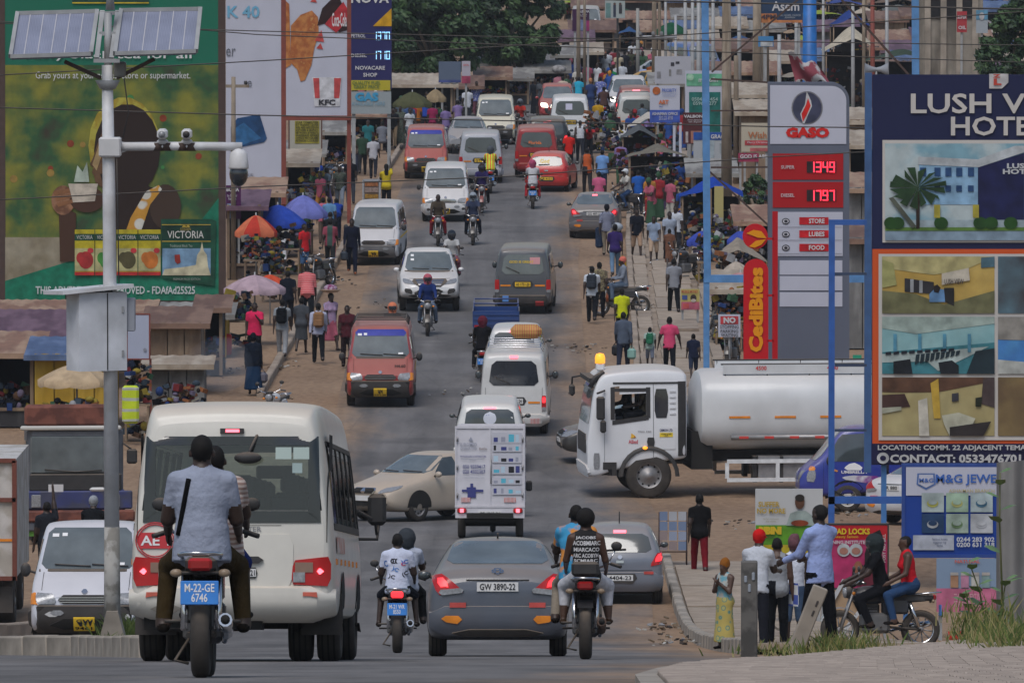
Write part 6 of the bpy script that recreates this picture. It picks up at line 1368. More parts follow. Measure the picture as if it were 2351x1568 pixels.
W = [ # x, feet row, heading, pose, label, kwargs
 (808,629,T,WALK,'tall person in navy tracksuit with white mark and orange shoes',dict(top='long',c1=N_,c2=N_,c3='#8d5236',H=1.84)),
 (758,621,A,WALK,'person in half green half maroon shirt by the parked scooter',dict(c1=mat2('green_maroon',(.03,.07,.06),(.25,.04,.07),'wavex',.9,.45,.55),c2='#2b2d30',top='polo')),
 (699,636,T + .9,STAND,'person in red polo shirt and denim shorts at the goods table',dict(c1='#c0242c',c2='#44638a',low='shorts')),
 (772,553,A,BEND,'person in royal blue bending forward by the lilac umbrella',dict(c1='#1c3a8c',c2='#141a2c')),
 (756,566,A,WALK2,'person in light blue shirt walking behind the lilac umbrella',dict(c1='#5d86ad',c2='#3c4048')),
 (742,560,A,STAND,'person in pink shirt beside the light blue shirt',dict(c1='#b06074',c2='#5b5048',H=1.6)),
 (780,486,T,WALK,'person in camouflage shirt and pale jeans',dict(c1=CAMO,c2='#8c97a6')),
 (805,468,T,STAND,'person in black T-shirt with red sleeves',dict(c1='#16181f',c2='#3f4550')),
 (727,469,A,WALK,'person in blue football jersey near the clothes stall',dict(c1='#1d3f96',c2='#15171c')),
 (690,470,A,STAND,'person in blue jersey reaching into the clothes stall',dict(c1='#2a4fa8',c2='#1d2027',ps=None)),
 (887,486,A,pose(ar=150,br=20,er=20,al=40,el=30),'person in yellow tabard holding up a framed snack tray',dict(c1='#c7b02a',c2='#1e2026',hairs='long',female=True)),
 (706,748,A,pose(lean=22,hl=8,hr=-6,al=10,ar=10,head=20),'person in red and white striped shirt leaning forward',dict(c1=REDSTR,c2='#1c2026',top='loose',H=1.86,fat=1.1)),
 (661,752,A,WALK2,'person in navy T-shirt with small white badge at the cooked food stall',dict(c1='#151a26',c2='#22242b')),
 (648,823,A,WALK,'person in grey shirt with black backpack and green cup',dict(c1='#83898f',c2='#8a8d92')),
 (692,811,A,WALK2,'person in dark grey dress between the two backpacks',dict(c1='#43474d',c2='#3f4348',low='skirt',female=True,H=1.62)),
 (731,833,A,WALK,'person in pale lilac shirt with tan backpack',dict(c1='#a7abc2',c2='#181a1f',top='long')),
 (759,804,T + .5,WALK,'person in striped dress carrying a pan on the head',dict(c1=PURSTR,c2='#a4576a',low='dress',female=True,hairs='bun',H=1.66)),
 (585,837,T,pose(al=30,el=100,il=35,hl=12,hr=-10,kr=14),'person in hot pink shirt and dark jeans with hand on chest',dict(c1='#d02a58',c2='#15171d',H=1.76,fat=1.1)),
 (582,905,A,STAND,'person in long dark blue veil and gown walking with a bag',dict(c1='#0f1826',c2='#1a3350',low='wrap',top='long',hairs='scarf',hair='#0e141f',female=True,H=1.6,fat=1.2)),
 (797,842,T,STAND,'person in maroon top standing beside the faded red minibus',dict(c1='#4a2028',c2='#241a1c',female=True)),
 (857,411,A,WALK,'person in pale grey T-shirt near the bright red minibus',dict(c1='#a9aab2',c2='#262a33')),
 (832,402,A,WALK2,'person in dark green T-shirt on the left pavement',dict(c1='#2c4234',c2='#26282d')),
 (813,400,A,STAND,'person in beige top with shoulder strap',dict(c1='#a8988a',c2='#3c4458',female=True)),
 (864,335,A,WALK,'person in blue checked shirt on the left pavement',dict(c1=PLAID,c2='#2b2f38')),
 (903,340,T,WALK,'person in black top and tan trousers by the umbrella',dict(c1='#1a1c22',c2='#8d7a62')),
 (956,322,A,STAND,'person in mustard orange top by the thatched shop',dict(c1='#a8642a',c2='#4a3a30')),
 (993,324,A,STAND,'person in magenta top at the shop front',dict(c1='#8a2850',c2='#2a2428',H=1.6)),
 (976,312,A,STAND,'person in bright blue shirt at the shop front',dict(c1='#2a48a0',c2='#24262c')),
 (1073,288,A,WALK,'person in white T-shirt with dark shoulder bag',dict(c1='#c2c6cf',c2='#2c2f36')),
 (1094,275,T,STAND,'person in pink floral blouse near the cream minibus',dict(c1=FLORAL,c2='#6a4450',female=True)),
 (919,338,T,STAND,'person in green camouflage dress with a bundle',dict(c1=CAMO,c2=CAMO,low='wrap',female=True)),
 (889,338,A,STAND,'person in pink headscarf at the shop front',dict(c1='#a3647a',c2='#2b2d33',hairs='scarf',hair='#c43a78',female=True)),
 (845,372,T,STAND,'person in teal shirt among the hanging clothes',dict(c1='#2a6a70',c2='#2a2c33')),
 (762,330,A,STAND,'person in high visibility yellow jacket below the yellow notice board',dict(c1='#a8c81c',c2='#1c2030',top='long')),
 (878,352,A,SIT,'person in grey squatting beside the crates',dict(c1='#6a6e78',c2='#3a3c42')),
 (940,330,A,STAND,'person in white cap beside the magenta top',dict(c1='#39507a',c2='#2a2c33',hairs='cap',hair='#b5b8bc')),
 # right side and the crowd up the road
 (1328,262,A,pose(lean=20),'person in turquoise shirt stooping in the crowd',dict(c1='#2a96b4',c2='#3a2c34')),
 (1356,268,A,WALK,'person in long navy dress in the crowd',dict(c1='#2b3c64',c2='#2b3c64',low='wrap',female=True,hairs='scarf',hair='#b07a52')),
 (1379,263,A,STAND,'person in blue and white patterned gown in the crowd',dict(c1=FLORAL,c2=FLORAL,low='wrap',female=True)),
 (1229,266,T,WALK,'person in long dark coat behind the maroon car',dict(c1='#1d222a',c2='#1d222a',top='long',low='wrap')),
 (1244,268,T,STAND,'person in grey dress beside the long dark coat',dict(c1='#4a4e54',c2='#33363c',female=True,low='dress')),
 (1283,252,A,STAND,'person with grey load on the head near the stalls',dict(c1='#a8707c',c2='#4a3c40',female=True)),
 (1292,262,A,STAND,'person in beige blouse in front of the clothes stall',dict(c1='#b8ab9a',c2='#5c4c44',female=True)),
 (1404,238,A,STAND,'person in green shirt walking up the market road',dict(c1='#1f7a4a',c2='#2a2c33')),
 (1428,226,A,STAND,'person in white shirt before the white four wheel drive',dict(c1='#c2c8d2',c2='#2a2c33')),
 (1448,222,T,STAND,'person in black printed T-shirt beyond the white four wheel drive',dict(c1='#17181c',c2='#2c3038')),
 (1478,222,A,BEND,'person in pale blue shirt bending beyond the white four wheel drive',dict(c1='#8c9cc4',c2='#23262e')),
 (1496,226,A,STAND,'person in rust orange tunic at the kerb of the market road',dict(c1='#8c4a24',c2='#3a2a24')),
 (1420,200,T,WALK,'person in cream gown further up the market road',dict(c1='#b2a890',c2='#b2a890',low='wrap')),
 (1434,196,A,WALK,'person in charcoal jacket beside the cream gown',dict(c1='#22252c',c2='#22252c')),
 (1450,194,T,STAND,'person in dark olive top far up the market road',dict(c1='#3c4030',c2='#2c2e30')),
 (1412,192,A,STAND,'person in dark red top far up the market road',dict(c1='#702830',c2='#2c2628')),
 (1466,196,A,WALK,'person in black beside the far blue and white taxi',dict(c1='#16181e',c2='#20242c')),
 (1390,204,T,STAND,'person in light grey shirt under the dark far canopy',dict(c1='#8e949c',c2='#33383f')),
 (1399,190,T,STAND,'person in faded pink at the mouth of the far market lane',dict(c1='#9a6a70',c2='#3a3438')),
 (1373,322,A,STAND,'person in mustard yellow shirt behind the white minibus with notice',dict(c1='#b58e24',c2='#1c1e24')),
 (1332,372,A,WALK,'person in white vest walking beside the black four wheel drive',dict(c1='#c4c8d0',c2='#2a2e38',top='tank')),
 (1306,400,A,WALK,'person in bright red shirt walking beside the crimson minibus',dict(c1='#c8261e',c2='#191b22')),
 (1351,368,T,BEND,'person in red stooping over the market goods',dict(c1='#a02a30',c2='#22242c')),
 (1411,352,T,WORK,'person in black with red bowls at the canopy stall',dict(c1='#23222a',c2='#2c2c34',female=True)),
 (1348,447,A,WALK,'person in orange sleeveless top on the right verge',dict(c1='#b0542c',c2='#2c2a2c',top='sleeveless',female=True,H=1.8)),
 (1383,448,A,STAND,'person in light blue shirt on the right verge',dict(c1='#6a92c8',c2='#24324c',fat=1.15)),
 (1375,503,A,STAND,'person in rose pink shirt behind the grey saloon',dict(c1='#b85a7c',c2='#33241f',fat=1.1)),
 (1465,497,A,WALK,'person in royal blue T-shirt near the white cap rider',dict(c1='#2458a8',c2='#191c24')),
 (1507,474,A,STAND,'person with white shawl and blue wrapper carrying a child',dict(c1='#b8a6ae',c2='#3a5490',low='wrap',female=True,fat=1.1)),
 (1393,586,A,WALK,'person in checked shirt and cap carrying a jacket over one arm',dict(c1=PLAID,c2='#a39a8c',hairs='cap',hair='#20222a',top='loose')),
 (1412,636,A,WALK2,'person in purple polo shirt and jeans carrying a yellow bag',dict(c1='#33265c',c2='#5f7a96',female=True,hairs='bun',top='polo')),
 (1462,594,T,WALK,'person in navy polo shirt and beige shorts on the drain covers',dict(c1='#171b26',c2='#a08672',low='shorts',top='polo')),
 (1501,605,T,WALK2,'person in blue school shirt, beige shorts and white socks',dict(c1='#8a9ab2',c2='#b09a86',low='shorts',c3='#c2c2c4',H=1.6)),
 (1537,602,T,WALK,'person in pale T-shirt and dark trousers beside the school shirt',dict(c1='#97a2b4',c2='#23262e')),
 (1551,590,T,STAND,'person in white shirt behind the pale T-shirt',dict(c1='#bcc2cc',c2='#33363e')),
 (1537,618,A,WALK2,'child in brown gown walking among the school children',dict(c1='#6b4a3a',c2='#6b4a3a',low='dress',H=1.35)),
 (1547,721,A,WALK,'person in plain grey T-shirt walking on the drain covers',dict(c1='#80838b',c2='#14161b')),
 (1359,740,A,WALK,'person in white shirt with dark backpack on the right verge',dict(c1='#b9c0c9',c2='#1b1d22')),
 (1376,730,A,WALK2,'person in yellow patterned shirt holding a bottle',dict(c1=PATT,c2='#22232a')),
 (1428,790,A,WALK,'person in lime yellow T-shirt with dark bag strap',dict(c1='#bcc41e',c2='#1c1e26',H=1.65)),
 (1431,856,A,WALK2,'person in grey jacket carrying shopping bags',dict(c1='#4c5666',c2='#272c3c',top='long')),
 (1492,846,A,WALK,'child with colourful backpack holding a hand',dict(c1='#9ab0a8',c2='#6a7282',low='shorts',H=1.18,hairs='short')),
 (1537,863,A,pose(hl=14,hr=-12,kr=16,al=6,ar=6,bl=20,br=20),'person in pink T-shirt holding hands with two children',dict(c1='#c8486e',c2='#171a22',H=1.66)),
 (1592,873,A,WALK2,'child in navy T-shirt and shorts holding a hand',dict(c1='#1c2338',c2='#2c3448',low='shorts',H=1.3)),
 (1971,776,T + .8,STAND,'person in pink shirt by the motorcycles behind the blue frame',dict(c1='#b26a80',c2='#22252c')),
 (1863,955,A,STAND,'person behind the tanker with only the head showing',dict(c1='#8c8276',c2='#33332f')),
 (1606,1318,A,WALK,'person in black top and dark red trousers by the newspaper rack',dict(c1='#141416',c2='#6a1520',c3='#3a1418',female=True,hairs='bun',H=1.63)),
 (108,1352,A + .5,pose(ar=165,br=8,er=6,al=5),'person in dark T-shirt raising one arm beside the lorry',dict(c1='#23262c',c2='#1a1c20')),
 (213,1340,A,WORK,'person in black shirt and grey cap beside the lorry',dict(c1='#17191d',c2='#22242a',hairs='cap',hair='#8d9298')),
 (1663,1489,T - .6,ARMSX,'child in blue vest and printed long skirt with arms folded',dict(c1=mat2('teal_vest',(.12,.32,.4),(.35,.36,.34),'noise',12),c2=ANKARA,low='wrap',top='tank',female=True,H=1.30,hairs='scarf',hair='#8a5520',skin=SKIN2)),
 (1737,1490,A - .3,WORK,'person in red cap and white T-shirt in the group behind the bollard',dict(c1='#b9bec8',c2='#20222a',hairs='cap',hair='#c01d1e',H=1.72)),
 (1784,1489,A,STAND,'person in grey vest and black trousers with a magazine under the arm',dict(c1='#8c9096',c2='#101216',top='tank',female=True,hairs='short',H=1.64,skin=SKIN2)),
 (1822,1488,A + .2,STAND,'person in white vest and denim shorts with knitted headband',dict(c1='#c6ccda',c2='#3d4f68',top='tank',low='shorts',hairs='scarf',hair='#6b4a52',H=1.66)),
 (1882,1499,A + .7,pose(ar=40,er=30,al=30,el=40,hl=12,hr=-8),'person in pale blue office shirt and black trousers',dict(c1='#93a4d4',c2='#101116',top='long',H=1.86)),
]
CAST = {}
for x,row,hd,ps,lab,kw in W:
 kw = dict(kw); kw.pop('ps',None)
 hd += rnd.uniform(-.12,.12); o = stand(lab,x,row,hd,ps or WORK,**kw); CAST[lab] = o
# people riding inside the tanker cab
for k,(y,c,l) in enumerate(((3.3,'#6b6250','person in olive shirt at the wheel of the tanker'),(3.62,'#23262c','person in dark shirt beside the tanker driver'))):
 M = tk.root.matrix_basis; p = M @ Vector((-.62 + .55 * k,y,1.72)); o = person(l,loc=p,ps=SIT,face=tk.root.rotation_euler.z,c1=c,c2='#22242a'); o.location.z = p.z - .93 + .30
# ------------------------------------------------------------------ things carried
def carried(name,label,cat,f,loc,rz=0):
 mb = MB(); f(mb); o = mb.build(name,None,loc); o.rotation_euler = (0,0,rz); return tag(o,label,cat)
def on(lab,v):      # point in a person's own frame
 o = CAST[lab]; c,s = math.cos(o.rotation_euler.z),math.sin(o.rotation_euler.z)
 return (o.location.x + c * v[0] - s * v[1],o.location.y + s * v[0] + c * v[1],o.location.z + v[2] + 0)
def backpack(lab,label,col,H=1.72):
 o = CAST[lab]; m = cloth(col); b = o.data['back']; z = b[2]
 r = thing('backpack',label,'backpack',on(lab,(b[0],b[1] - .06,z)),o.rotation_euler.z); k = H / 1.72
 mb = MB(); mb.bbox((0,-.02,0),(.30 * k,.16 * k,.44 * k),m,.06); mb.bbox((0,-.11 * k,-.08),(.22 * k,.06 * k,.2 * k),m,.03); mb.build('pack_body',r)
 for s in (-1,1): mb = MB(); mb.tube([(s * .09 * k,.05,.2 * k),(s * .10 * k,.16,.22 * k),(s * .11 * k,.24 * k,.05)],.018,m,6); mb.build('strap',r)
backpack('person in grey shirt with black backpack and green cup','black backpack on the person in grey shirt','#101216'); backpack('person in pale lilac shirt with tan backpack','tan drawstring backpack on the lilac shirt','#8d6a4c'); backpack('person in white shirt with dark backpack on the right verge','charcoal backpack on the right verge walker','#30363f'); backpack('child with colourful backpack holding a hand','colourful printed backpack on the child',mat2('kid_pack',(.06,.3,.2),(.55,.06,.08),'noise',7,.45,.5,third=(.1,.2,.6)) and '#2a6a50',1.18)
def at_hand(lab,side,dz=-.28):
 h = CAST[lab].data['hand_' + side]; return on(lab,(h[0],h[1],h[2] + dz))
def sack(c,d=(.24,.16,.3)):
 return lambda m: (m.bbox((0,0,0),d,mat(f'bag_{c}',c,.5),min(d) * .35),m.tube([(-d[0] * .3,0,d[2] * .45),(0,0,d[2] * .8),(d[0] * .3,0,d[2] * .45)],.012,mat(f'bag_{c}',c,.5),5))
carried('shopping_bag','bright yellow bag held by the purple polo shirt','bag',sack('#b8921c'),at_hand('person in purple polo shirt and jeans carrying a yellow bag','r'))
carried('shopping_bag','pale green plastic bag held by the grey jacket','bag',sack('#7fa8a0'),at_hand('person in grey jacket carrying shopping bags','r',-.22)); carried('shopping_bag','black plastic bag held by the grey jacket','bag',sack('#22252a'),at_hand('person in grey jacket carrying shopping bags','l',-.22))
carried('shopping_bag','grey blue bag held by the navy tracksuit','bag',sack('#2a3440'),at_hand('tall person in navy tracksuit with white mark and orange shoes','r')); carried('bottle_pack','amber bottle held by the yellow patterned shirt','bottle',lambda m: m.lathe([(.045,-.14),(.045,.03),(.02,.1),(.02,.15)],mat('amber_bottle',(.25,.07,.03),.2),10),at_hand('person in yellow patterned shirt holding a bottle','r',-.12))
carried('shopping_bag','grey bag held by the veiled walker','bag',sack('#5b5a66',(.3,.2,.3)),at_hand('person in long dark blue veil and gown walking with a bag','r')); carried('shopping_bag','black bin bag held beside the brown gown','bag',sack('#16181c',(.34,.3,.45)),on('person in pale T-shirt and dark trousers beside the school shirt',(-.35,.1,.35)))
hd_ = CAST['person in striped dress carrying a pan on the head'].data
carried('head_pan','enamel pan heaped with purple goods carried on a head','pan',lambda m: (m.lathe([(.05,0),(.20,.02),(.30,.09),(.31,.10)],mat('pan_tan',(.5,.36,.26),.5),18),m.ell((0,0,.13),(.2,.2,.12),mat2('goods_purple',(.2,.03,.12),(.4,.3,.4),scale=12),10,6)),on('person in striped dress carrying a pan on the head',(0,0,hd_['headtop'] - .01)))
carried('head_load','grey bundle carried on a head near the stalls','bundle',lambda m: m.ell((0,0,.16),(.34,.28,.2),mat2('bundle_grey',(.2,.19,.19),(.32,.31,.31),scale=9),12,8),on('person with grey load on the head near the stalls',(0,0,1.66)))
carried('jacket','folded jacket hanging over the checked shirt walker','jacket',lambda m: m.bbox((0,0,0),(.26,.16,.7),cloth('#28354c'),.06),on('person in checked shirt and cap carrying a jacket over one arm',(-.26,.12,.6)))
carried('sack','white sack carried by the checked shirt walker','bag',lambda m: m.ell((0,0,0),(.24,.2,.16),cloth('#9aa2ac'),10,8),on('person in checked shirt and cap carrying a jacket over one arm',(.3,.2,.95)))
# snack tray board
tb = thing('snack_tray','grey framed glass snack tray with orange bags held up at the roadside','tray',(0,0,0)); Yb = rowY(486) - .4
for n,c,d,m in (('tray_back',(853,436),(40,48),flat((.35,.28,.24))),):
 a,b = at(834,460,Yb),at(872,414,Yb); mb = MB(); mb.box2((a.x,Yb - .04,a.z),(b.x,Yb + .04,b.z),m); mb.build(n,tb)
 fr = MB(); M_ = metalm((.42,.44,.47))
 for (p0,p1) in (((834,460),(872,460)),((834,414),(872,414)),((834,460),(834,414)),((872,460),(872,414))): q0,q1 = at(*p0,Yb - .06),at(*p1,Yb - .06); fr.bar(q0,q1,.07,.12,M_)
 fr.build('tray_frame',tb)
 for k,(y0,y1,cc) in enumerate(((418,428,(.45,.17,.06)),(430,442,(.4,.3,.26)),(446,456,(.5,.27,.04)))): q0,q1 = at(838,y1,Yb - .05),at(868,y0,Yb - .05); g = MB(); g.box2((q0.x,q0.y,q0.z),(q1.x,q0.y - .04,q1.z),mat2(f'snacks{k}',cc,tuple(v * .6 for v in cc),scale=18)); g.build('snack_row',tb)
# printed marks on the white shirt and lettering on the black top
def shirt_print(o,items,name='shirt_print'):
 """flat marks wrapped onto the back of a person: (text, x, z, width, height, colour, turn)"""
 me = o.data; V = [v.co.copy() for v in me.vertices]; bv = BVHTree.FromPolygons(V,[tuple(p.vertices) for p in me.polygons]); zp = me['pelz']
 mb = MB()
 for t,x,z,w,h,c,rot in items:
  vs,fs,_ = text_mb(t,.03); P = []
  for a,b in vs:
   dx,dz = (a - .5) * w,(b - .5) * h; xx = x + dx * math.cos(rot) - dz * math.sin(rot); zz = zp + z + dx * math.sin(rot) + dz * math.cos(rot)
   r = bv.ray_cast(Vector((xx,-3,zz)),Vector((0,1,0))); P.append((r[0] + Vector((0,-.006,0))) if r[0] else Vector((xx,-.1,zz)))
  mb.add(P,fs,flat(c))
 q = mb.build(name,o,fix=False); return q
shirt_print(b2,[(')(',-.04,.34,.09,.07,(.02,.02,.03),0),('C',-.06,.34,.08,.07,(.02,.02,.03),0),(')C',.10,.32,.1,.07,(.05,.15,.5),.1),('C',.08,.30,.06,.05,(.6,.05,.1),.1),(')C',-.03,.22,.09,.07,(.05,.2,.55),-.4),('(C',.11,.16,.09,.07,(.02,.02,.03),.4),(')C',-.08,.12,.09,.07,(.02,.02,.03),-.3),('C',-.16,.30,.05,.09,(.1,.2,.5),.3)])
shirt_print(b3,[('JACOBS',.0,.40,.22,.04,(.6,.6,.62),0),('ACOBMIARC',.01,.345,.30,.05,(.6,.6,.62),0),('MIARCACO',.01,.275,.28,.045,(.6,.6,.62),0),('ARC ACOBYM',0,.21,.28,.045,(.6,.6,.62),0),('SCMIARC',0,.155,.26,.035,(.6,.6,.62),0),('JACOBS',0,.105,.26,.035,(.6,.6,.62),0),('MARCJAC',.0,.05,.27,.04,(.6,.6,.62),0)],'shirt_lettering')
bv_ = BVHTree.FromPolygons([v.co.copy() for v in pil1.data.vertices],[tuple(p.vertices) for p in pil1.data.polygons]); hs_ = [bv_.ray_cast(Vector((-.09 - .075 * k / 8,-3,pil1.data['pelz'] + .47 - .40 * k / 8)),Vector((0,1,0)))[0] for k in range(9)]
mb = MB(); mb.tube([h for h in hs_ if h],.02,cloth('#0d0d0f'),6); mb.build('shoulder_strap',pil1)
o = carried('magazine','rolled magazine held under the arm of the grey vest','magazine',lambda m: m.box((0,0,0),(.02,.22,.34),mat2('magazine_cover',(.6,.62,.66),(.06,.1,.4),'check',7)),on('person in grey vest and black trousers with a magazine under the arm',(.24,.05,.78)),.6)
carried('luggage','big red and yellow woven bag tied on the white minibus roof','bag',lambda m: (m.bbox((0,0,0),(.8,.8,.34),mat2('woven_bag',(.45,.1,.07),(.5,.35,.08),'wavex',7),.12),),(0,0,0))
lug = bpy.data.objects[-1] if False else [o for o in COL.objects if o.name.startswith('luggage')][0]; Yh = rowY(980); q = at(1208,792,Yh + .9); lug.location = (q.x,Yh + .9,gz(Yh) + 2.40)
# ------------------------------------------------------------------ boards and signs; drawn in photograph pixels on a vertical plane at depth Y
class Sign:
 def __init__(s,name,label,Y,x,cat='sign',group=None):
  s.Y = Y; g = gX(x,Y); s.o = Vector((g.x,Y,g.z)); s.root = thing(name,label,cat,s.o,group=group); s.pr = MB(); s.k = 0
 def p(s,x,y,lay=0): q = at(x,y,s.Y) - s.o; return Vector((q.x,-.008 * lay,q.z))
 def rect(s,name,x0,y0,x1,y1,m,lay=0,th=.08):
  a,b = s.p(x0,y1),s.p(x1,y0); mb = MB(); mb.box2((a.x,-.008 * lay,a.z),(b.x,-.008 * lay + th,b.z),m); return mb.build(name,s.root)
 def q(s,x0,y0,x1,y1,m,lay=2): return s.poly([(x0,y1),(x1,y1),(x1,y0),(x0,y0)],m,lay)
 def poly(s,pts,m,lay=2):
  s.k += 1; lay += s.k * .02; s.pr.add([s.p(x,y,lay) for x,y in pts],[tuple(range(len(pts)))],m if isinstance(m,bpy.types.Material) else photoink(m)); return s
 def ell(s,cx,cy,rx,ry,m,lay=2,n=18): return s.poly([(cx + rx * math.cos(2 * PI * k / n),cy - ry * math.sin(2 * PI * k / n)) for k in range(n)],m,lay)
 def txt(s,body,x0,y0,x1,y1,m,lay=4,bold=.015,vert=False):
  vs,fs,_ = text_mb(body,bold); lay += s.k * .02 + .5
  P = [s.p(x0 + a * (x1 - x0),y1 + b * (y0 - y1),lay) if not vert else s.p(x1 + b * (x0 - x1),y1 + a * (y0 - y1),lay) for a,b in vs]
  mb = MB(); mb.add(P,fs,m if isinstance(m,bpy.types.Material) else flat(m)); o = mb.build('lettering',s.root,fix=False); return s
 def frame(s,x0,y0,x1,y1,w,m,th=.12,lay=1):
  for n,r in (('frame_rail',(x0,y0,x1,y0 + w)),('frame_rail',(x0,y1 - w,x1,y1)),('frame_post',(x0,y0 + w,x0 + w,y1 - w)),('frame_post',(x1 - w,y0 + w,x1,y1 - w))): s.rect(n,*r,m,lay,th)
 def posts(s,xs,ytop,w,m,th=.14,back=.1):
  for x in xs:
   a,b = s.p(x - w / 2,ytop),s.p(x + w / 2,ytop); mb = MB(); mb.box2((a.x,back,-.2),(b.x,back + th,a.z),m); mb.build('post',s.root)
 def seg(s,digits,x0,y0,x1,y1,m,lay=4):
  n = len(digits); w = (x1 - x0) / n; SG = {'1': 'bc','3': 'abcdg','4': 'bcfg','7': 'abc','9': 'abcdfg','0': 'abcdef','8': 'abcdefg'}
  t = w * .17; H = y1 - y0; mb = MB()
  for i,d in enumerate(digits):
   a,b = x0 + i * w + t * .6,x0 + (i + 1) * w - t * .6; my = (y0 + y1) / 2
   L = dict(a=(a,y0,b,y0 + t),g=(a,my - t / 2,b,my + t / 2),d=(a,y1 - t,b,y1),f=(a,y0,a + t,my),e=(a,my,a + t,y1),b=(b - t,y0,b,my),c=(b - t,my,b,y1))
   for c in SG.get(d,''):
    r = L[c]; mb.add([s.p(r[0],r[3],lay),s.p(r[2],r[3],lay),s.p(r[2],r[1],lay),s.p(r[0],r[1],lay)],[(0,1,2,3)],m)
  mb.build('digits',s.root,fix=False)
 def done(s):
  if s.pr.v: o = s.pr.build('print',s.root,fix=False); o['kind'] = 'stuff'
  return s.root
BROWN = metalm((.06,.035,.028),.7); REDF = metalm((.20,.045,.03),.7); BLUEF = metalm((.05,.17,.42),.55); WHITE = flat('#b4b7c6'); NAVY = flat((.012,.016,.06)); GREYS = flat((.11,.125,.17)); GREEN = flat((.01,.14,.085)); LED = mat('led_red',(1,.03,.06),.4,emit=2.2); LEDB = mat('led_blue',(.35,.7,1),.4,emit=1.0); STEEL = metalm((.30,.31,.32)); WOODP = mat2('pole_wood',(.16,.125,.09),(.26,.215,.165),scale=3,stretch=(1,1,.12),rough=.9)
# green tea billboard
s = Sign('billboard','tall green tea billboard with brown frame behind the solar pole',262,255,'billboard')
s.rect('panel',6,-70,512,690,GREEN,0,.12); s.frame(-4,-82,517,702,15,BROWN,.2,2); s.posts((60,455),690,16,BROWN)
BOK = mat2('bokeh_print',(.20,.20,.02),(.018,.085,.025),'noise',.75,.40,.58,.55,third=(.035,.02,.012))
s.q(12,150,502,600,BOK,1); s.q(12,545,160,645,mat2('table_print',(.2,.17,.11),(.3,.27,.2),'noise',1.2,.4,.6),2)
for k in range(9): x,y,r_ = rnd.uniform(20,495),rnd.uniform(190,420),rnd.uniform(4,9); s.ell(x,y,r_,r_,rnd.choice([(.25,.05,.02),(.3,.2,.05),(.05,.2,.06)]),2)
s.poly([(12,645),(160,600),(400,585),(502,455),(502,690),(12,690)],(.01,.17,.10),3)
DK1,DK2,RIM = flat((.022,.012,.009)),flat((.06,.028,.016)),mat2('rim_print',(.4,.36,.05),(.3,.22,.02),scale=3)
s.ell(285,335,82,112,RIM,4); s.ell(292,345,76,106,DK1,5); s.poly([(262,262),(240,290),(224,330),(214,362),(206,378),(215,386),(211,396),(216,404),(219,418),(232,430),(262,432)],(.13,.07,.035),5); s.poly([(226,336),(240,300),(236,350),(222,392),(212,378)],(.38,.27,.13),6)
s.poly([(230,400),(300,390),(345,430),(400,440),(410,530),(240,535),(250,470)],DK1,6); s.ell(380,475,36,52,flat((.05,.03,.02)),7); s.poly([(300,500),(335,440),(365,425),(372,435),(345,470),(325,528),(290,528)],mat2('fabric_print',(.55,.55,.5),(.5,.25,.03),'voronoi',3),8)
s.poly([(135,470),(175,490),(172,600),(138,600)],DK2,7); s.ell(145,460,27,34,mat2('hand_print',(.14,.06,.03),(.3,.15,.08),scale=2),8); [s.poly([(122 + 4 * k,440 + 13 * k),(166,432 + 13 * k),(168,440 + 13 * k),(126 + 4 * k,450 + 13 * k)],(.24,.11,.05),9) for k in range(3)]; s.ell(200,458,40,30,DK2,8); s.poly([(157,422),(225,422),(218,462),(168,465)],(.5,.45,.38),9); s.poly([(170,418),(178,380),(190,395),(200,372),(205,418)],(.35,.42,.36),8)
for k,(x0,x1,c1) in enumerate(((172,217,(.35,.03,.03)),(219,266,(.05,.22,.04)),(268,316,(.08,.07,.03)),(318,369,(.5,.16,.03)))):
 s.q(x0,527,x1,632,(.45,.38,.02),10); s.q(x0,537,x1,552,(.012,.06,.035),11); s.txt('VICTORIA',x0 + 4,540,x1 - 4,549,(.5,.5,.48),13,0); s.q(x0,570,x1,622,(.42,.4,.2),11); s.ell((x0 + x1) / 2 + 3,597,17,20,c1,12); s.ell((x0 + x1) / 2 - 9,592,10,13,c1,12); s.q(x0,624,x1,632,(.45,.03,.03),12); s.ell(x1 - 9,575,7,6,(.5,.04,.05),13)
s.poly([(370,503),(485,503),(497,508),(493,655),(483,655),(372,638)],(.01,.07,.04),10); s.q(372,514,484,554,(.006,.035,.022),11); s.q(372,515,484,517,(.4,.3,.05),12); s.q(372,553,484,555,(.4,.3,.05),12); s.poly([(418,522),(422,515),(428,520),(432,515),(437,522)],(.4,.3,.05),13); s.txt('GOLDEN',414,523,438,529,(.4,.3,.08),13,0); s.txt('VICTORIA',385,530,468,547,(.6,.6,.58),13,.0); s.txt('Traditional Black Tea',390,561,442,567,(.3,.35,.3),13,0)
s.q(373,570,484,632,(.16,.28,.42),11); s.poly([(373,632),(378,618),(430,612),(450,608),(453,585),(460,575),(464,555),(468,575),(475,585),(478,612),(484,632)],(.5,.47,.33),12); s.poly([(401,585),(413,584),(415,602),(408,606),(402,600)],(.3,.03,.02),13); s.txt('PREMIUM PACK EDITION',398,638,460,643,(.3,.32,.3),13,0)
s.txt('Grab yours at your nearest store or supermarket.',82,165,437,186,(.55,.56,.58),5,.0); s.txt('THIS ADVERT IS FDA APPROVED - FDAfAd25S25',82,657,448,675,(.5,.55,.56),6,.02); s.txt('Tasty black tea for all',50,118,440,140,(.6,.62,.63),5,.01)
s.q(166,-5,342,6,(.012,.05,.035),4); s.q(166,6,342,9,(.5,.38,.03),5); s.done()
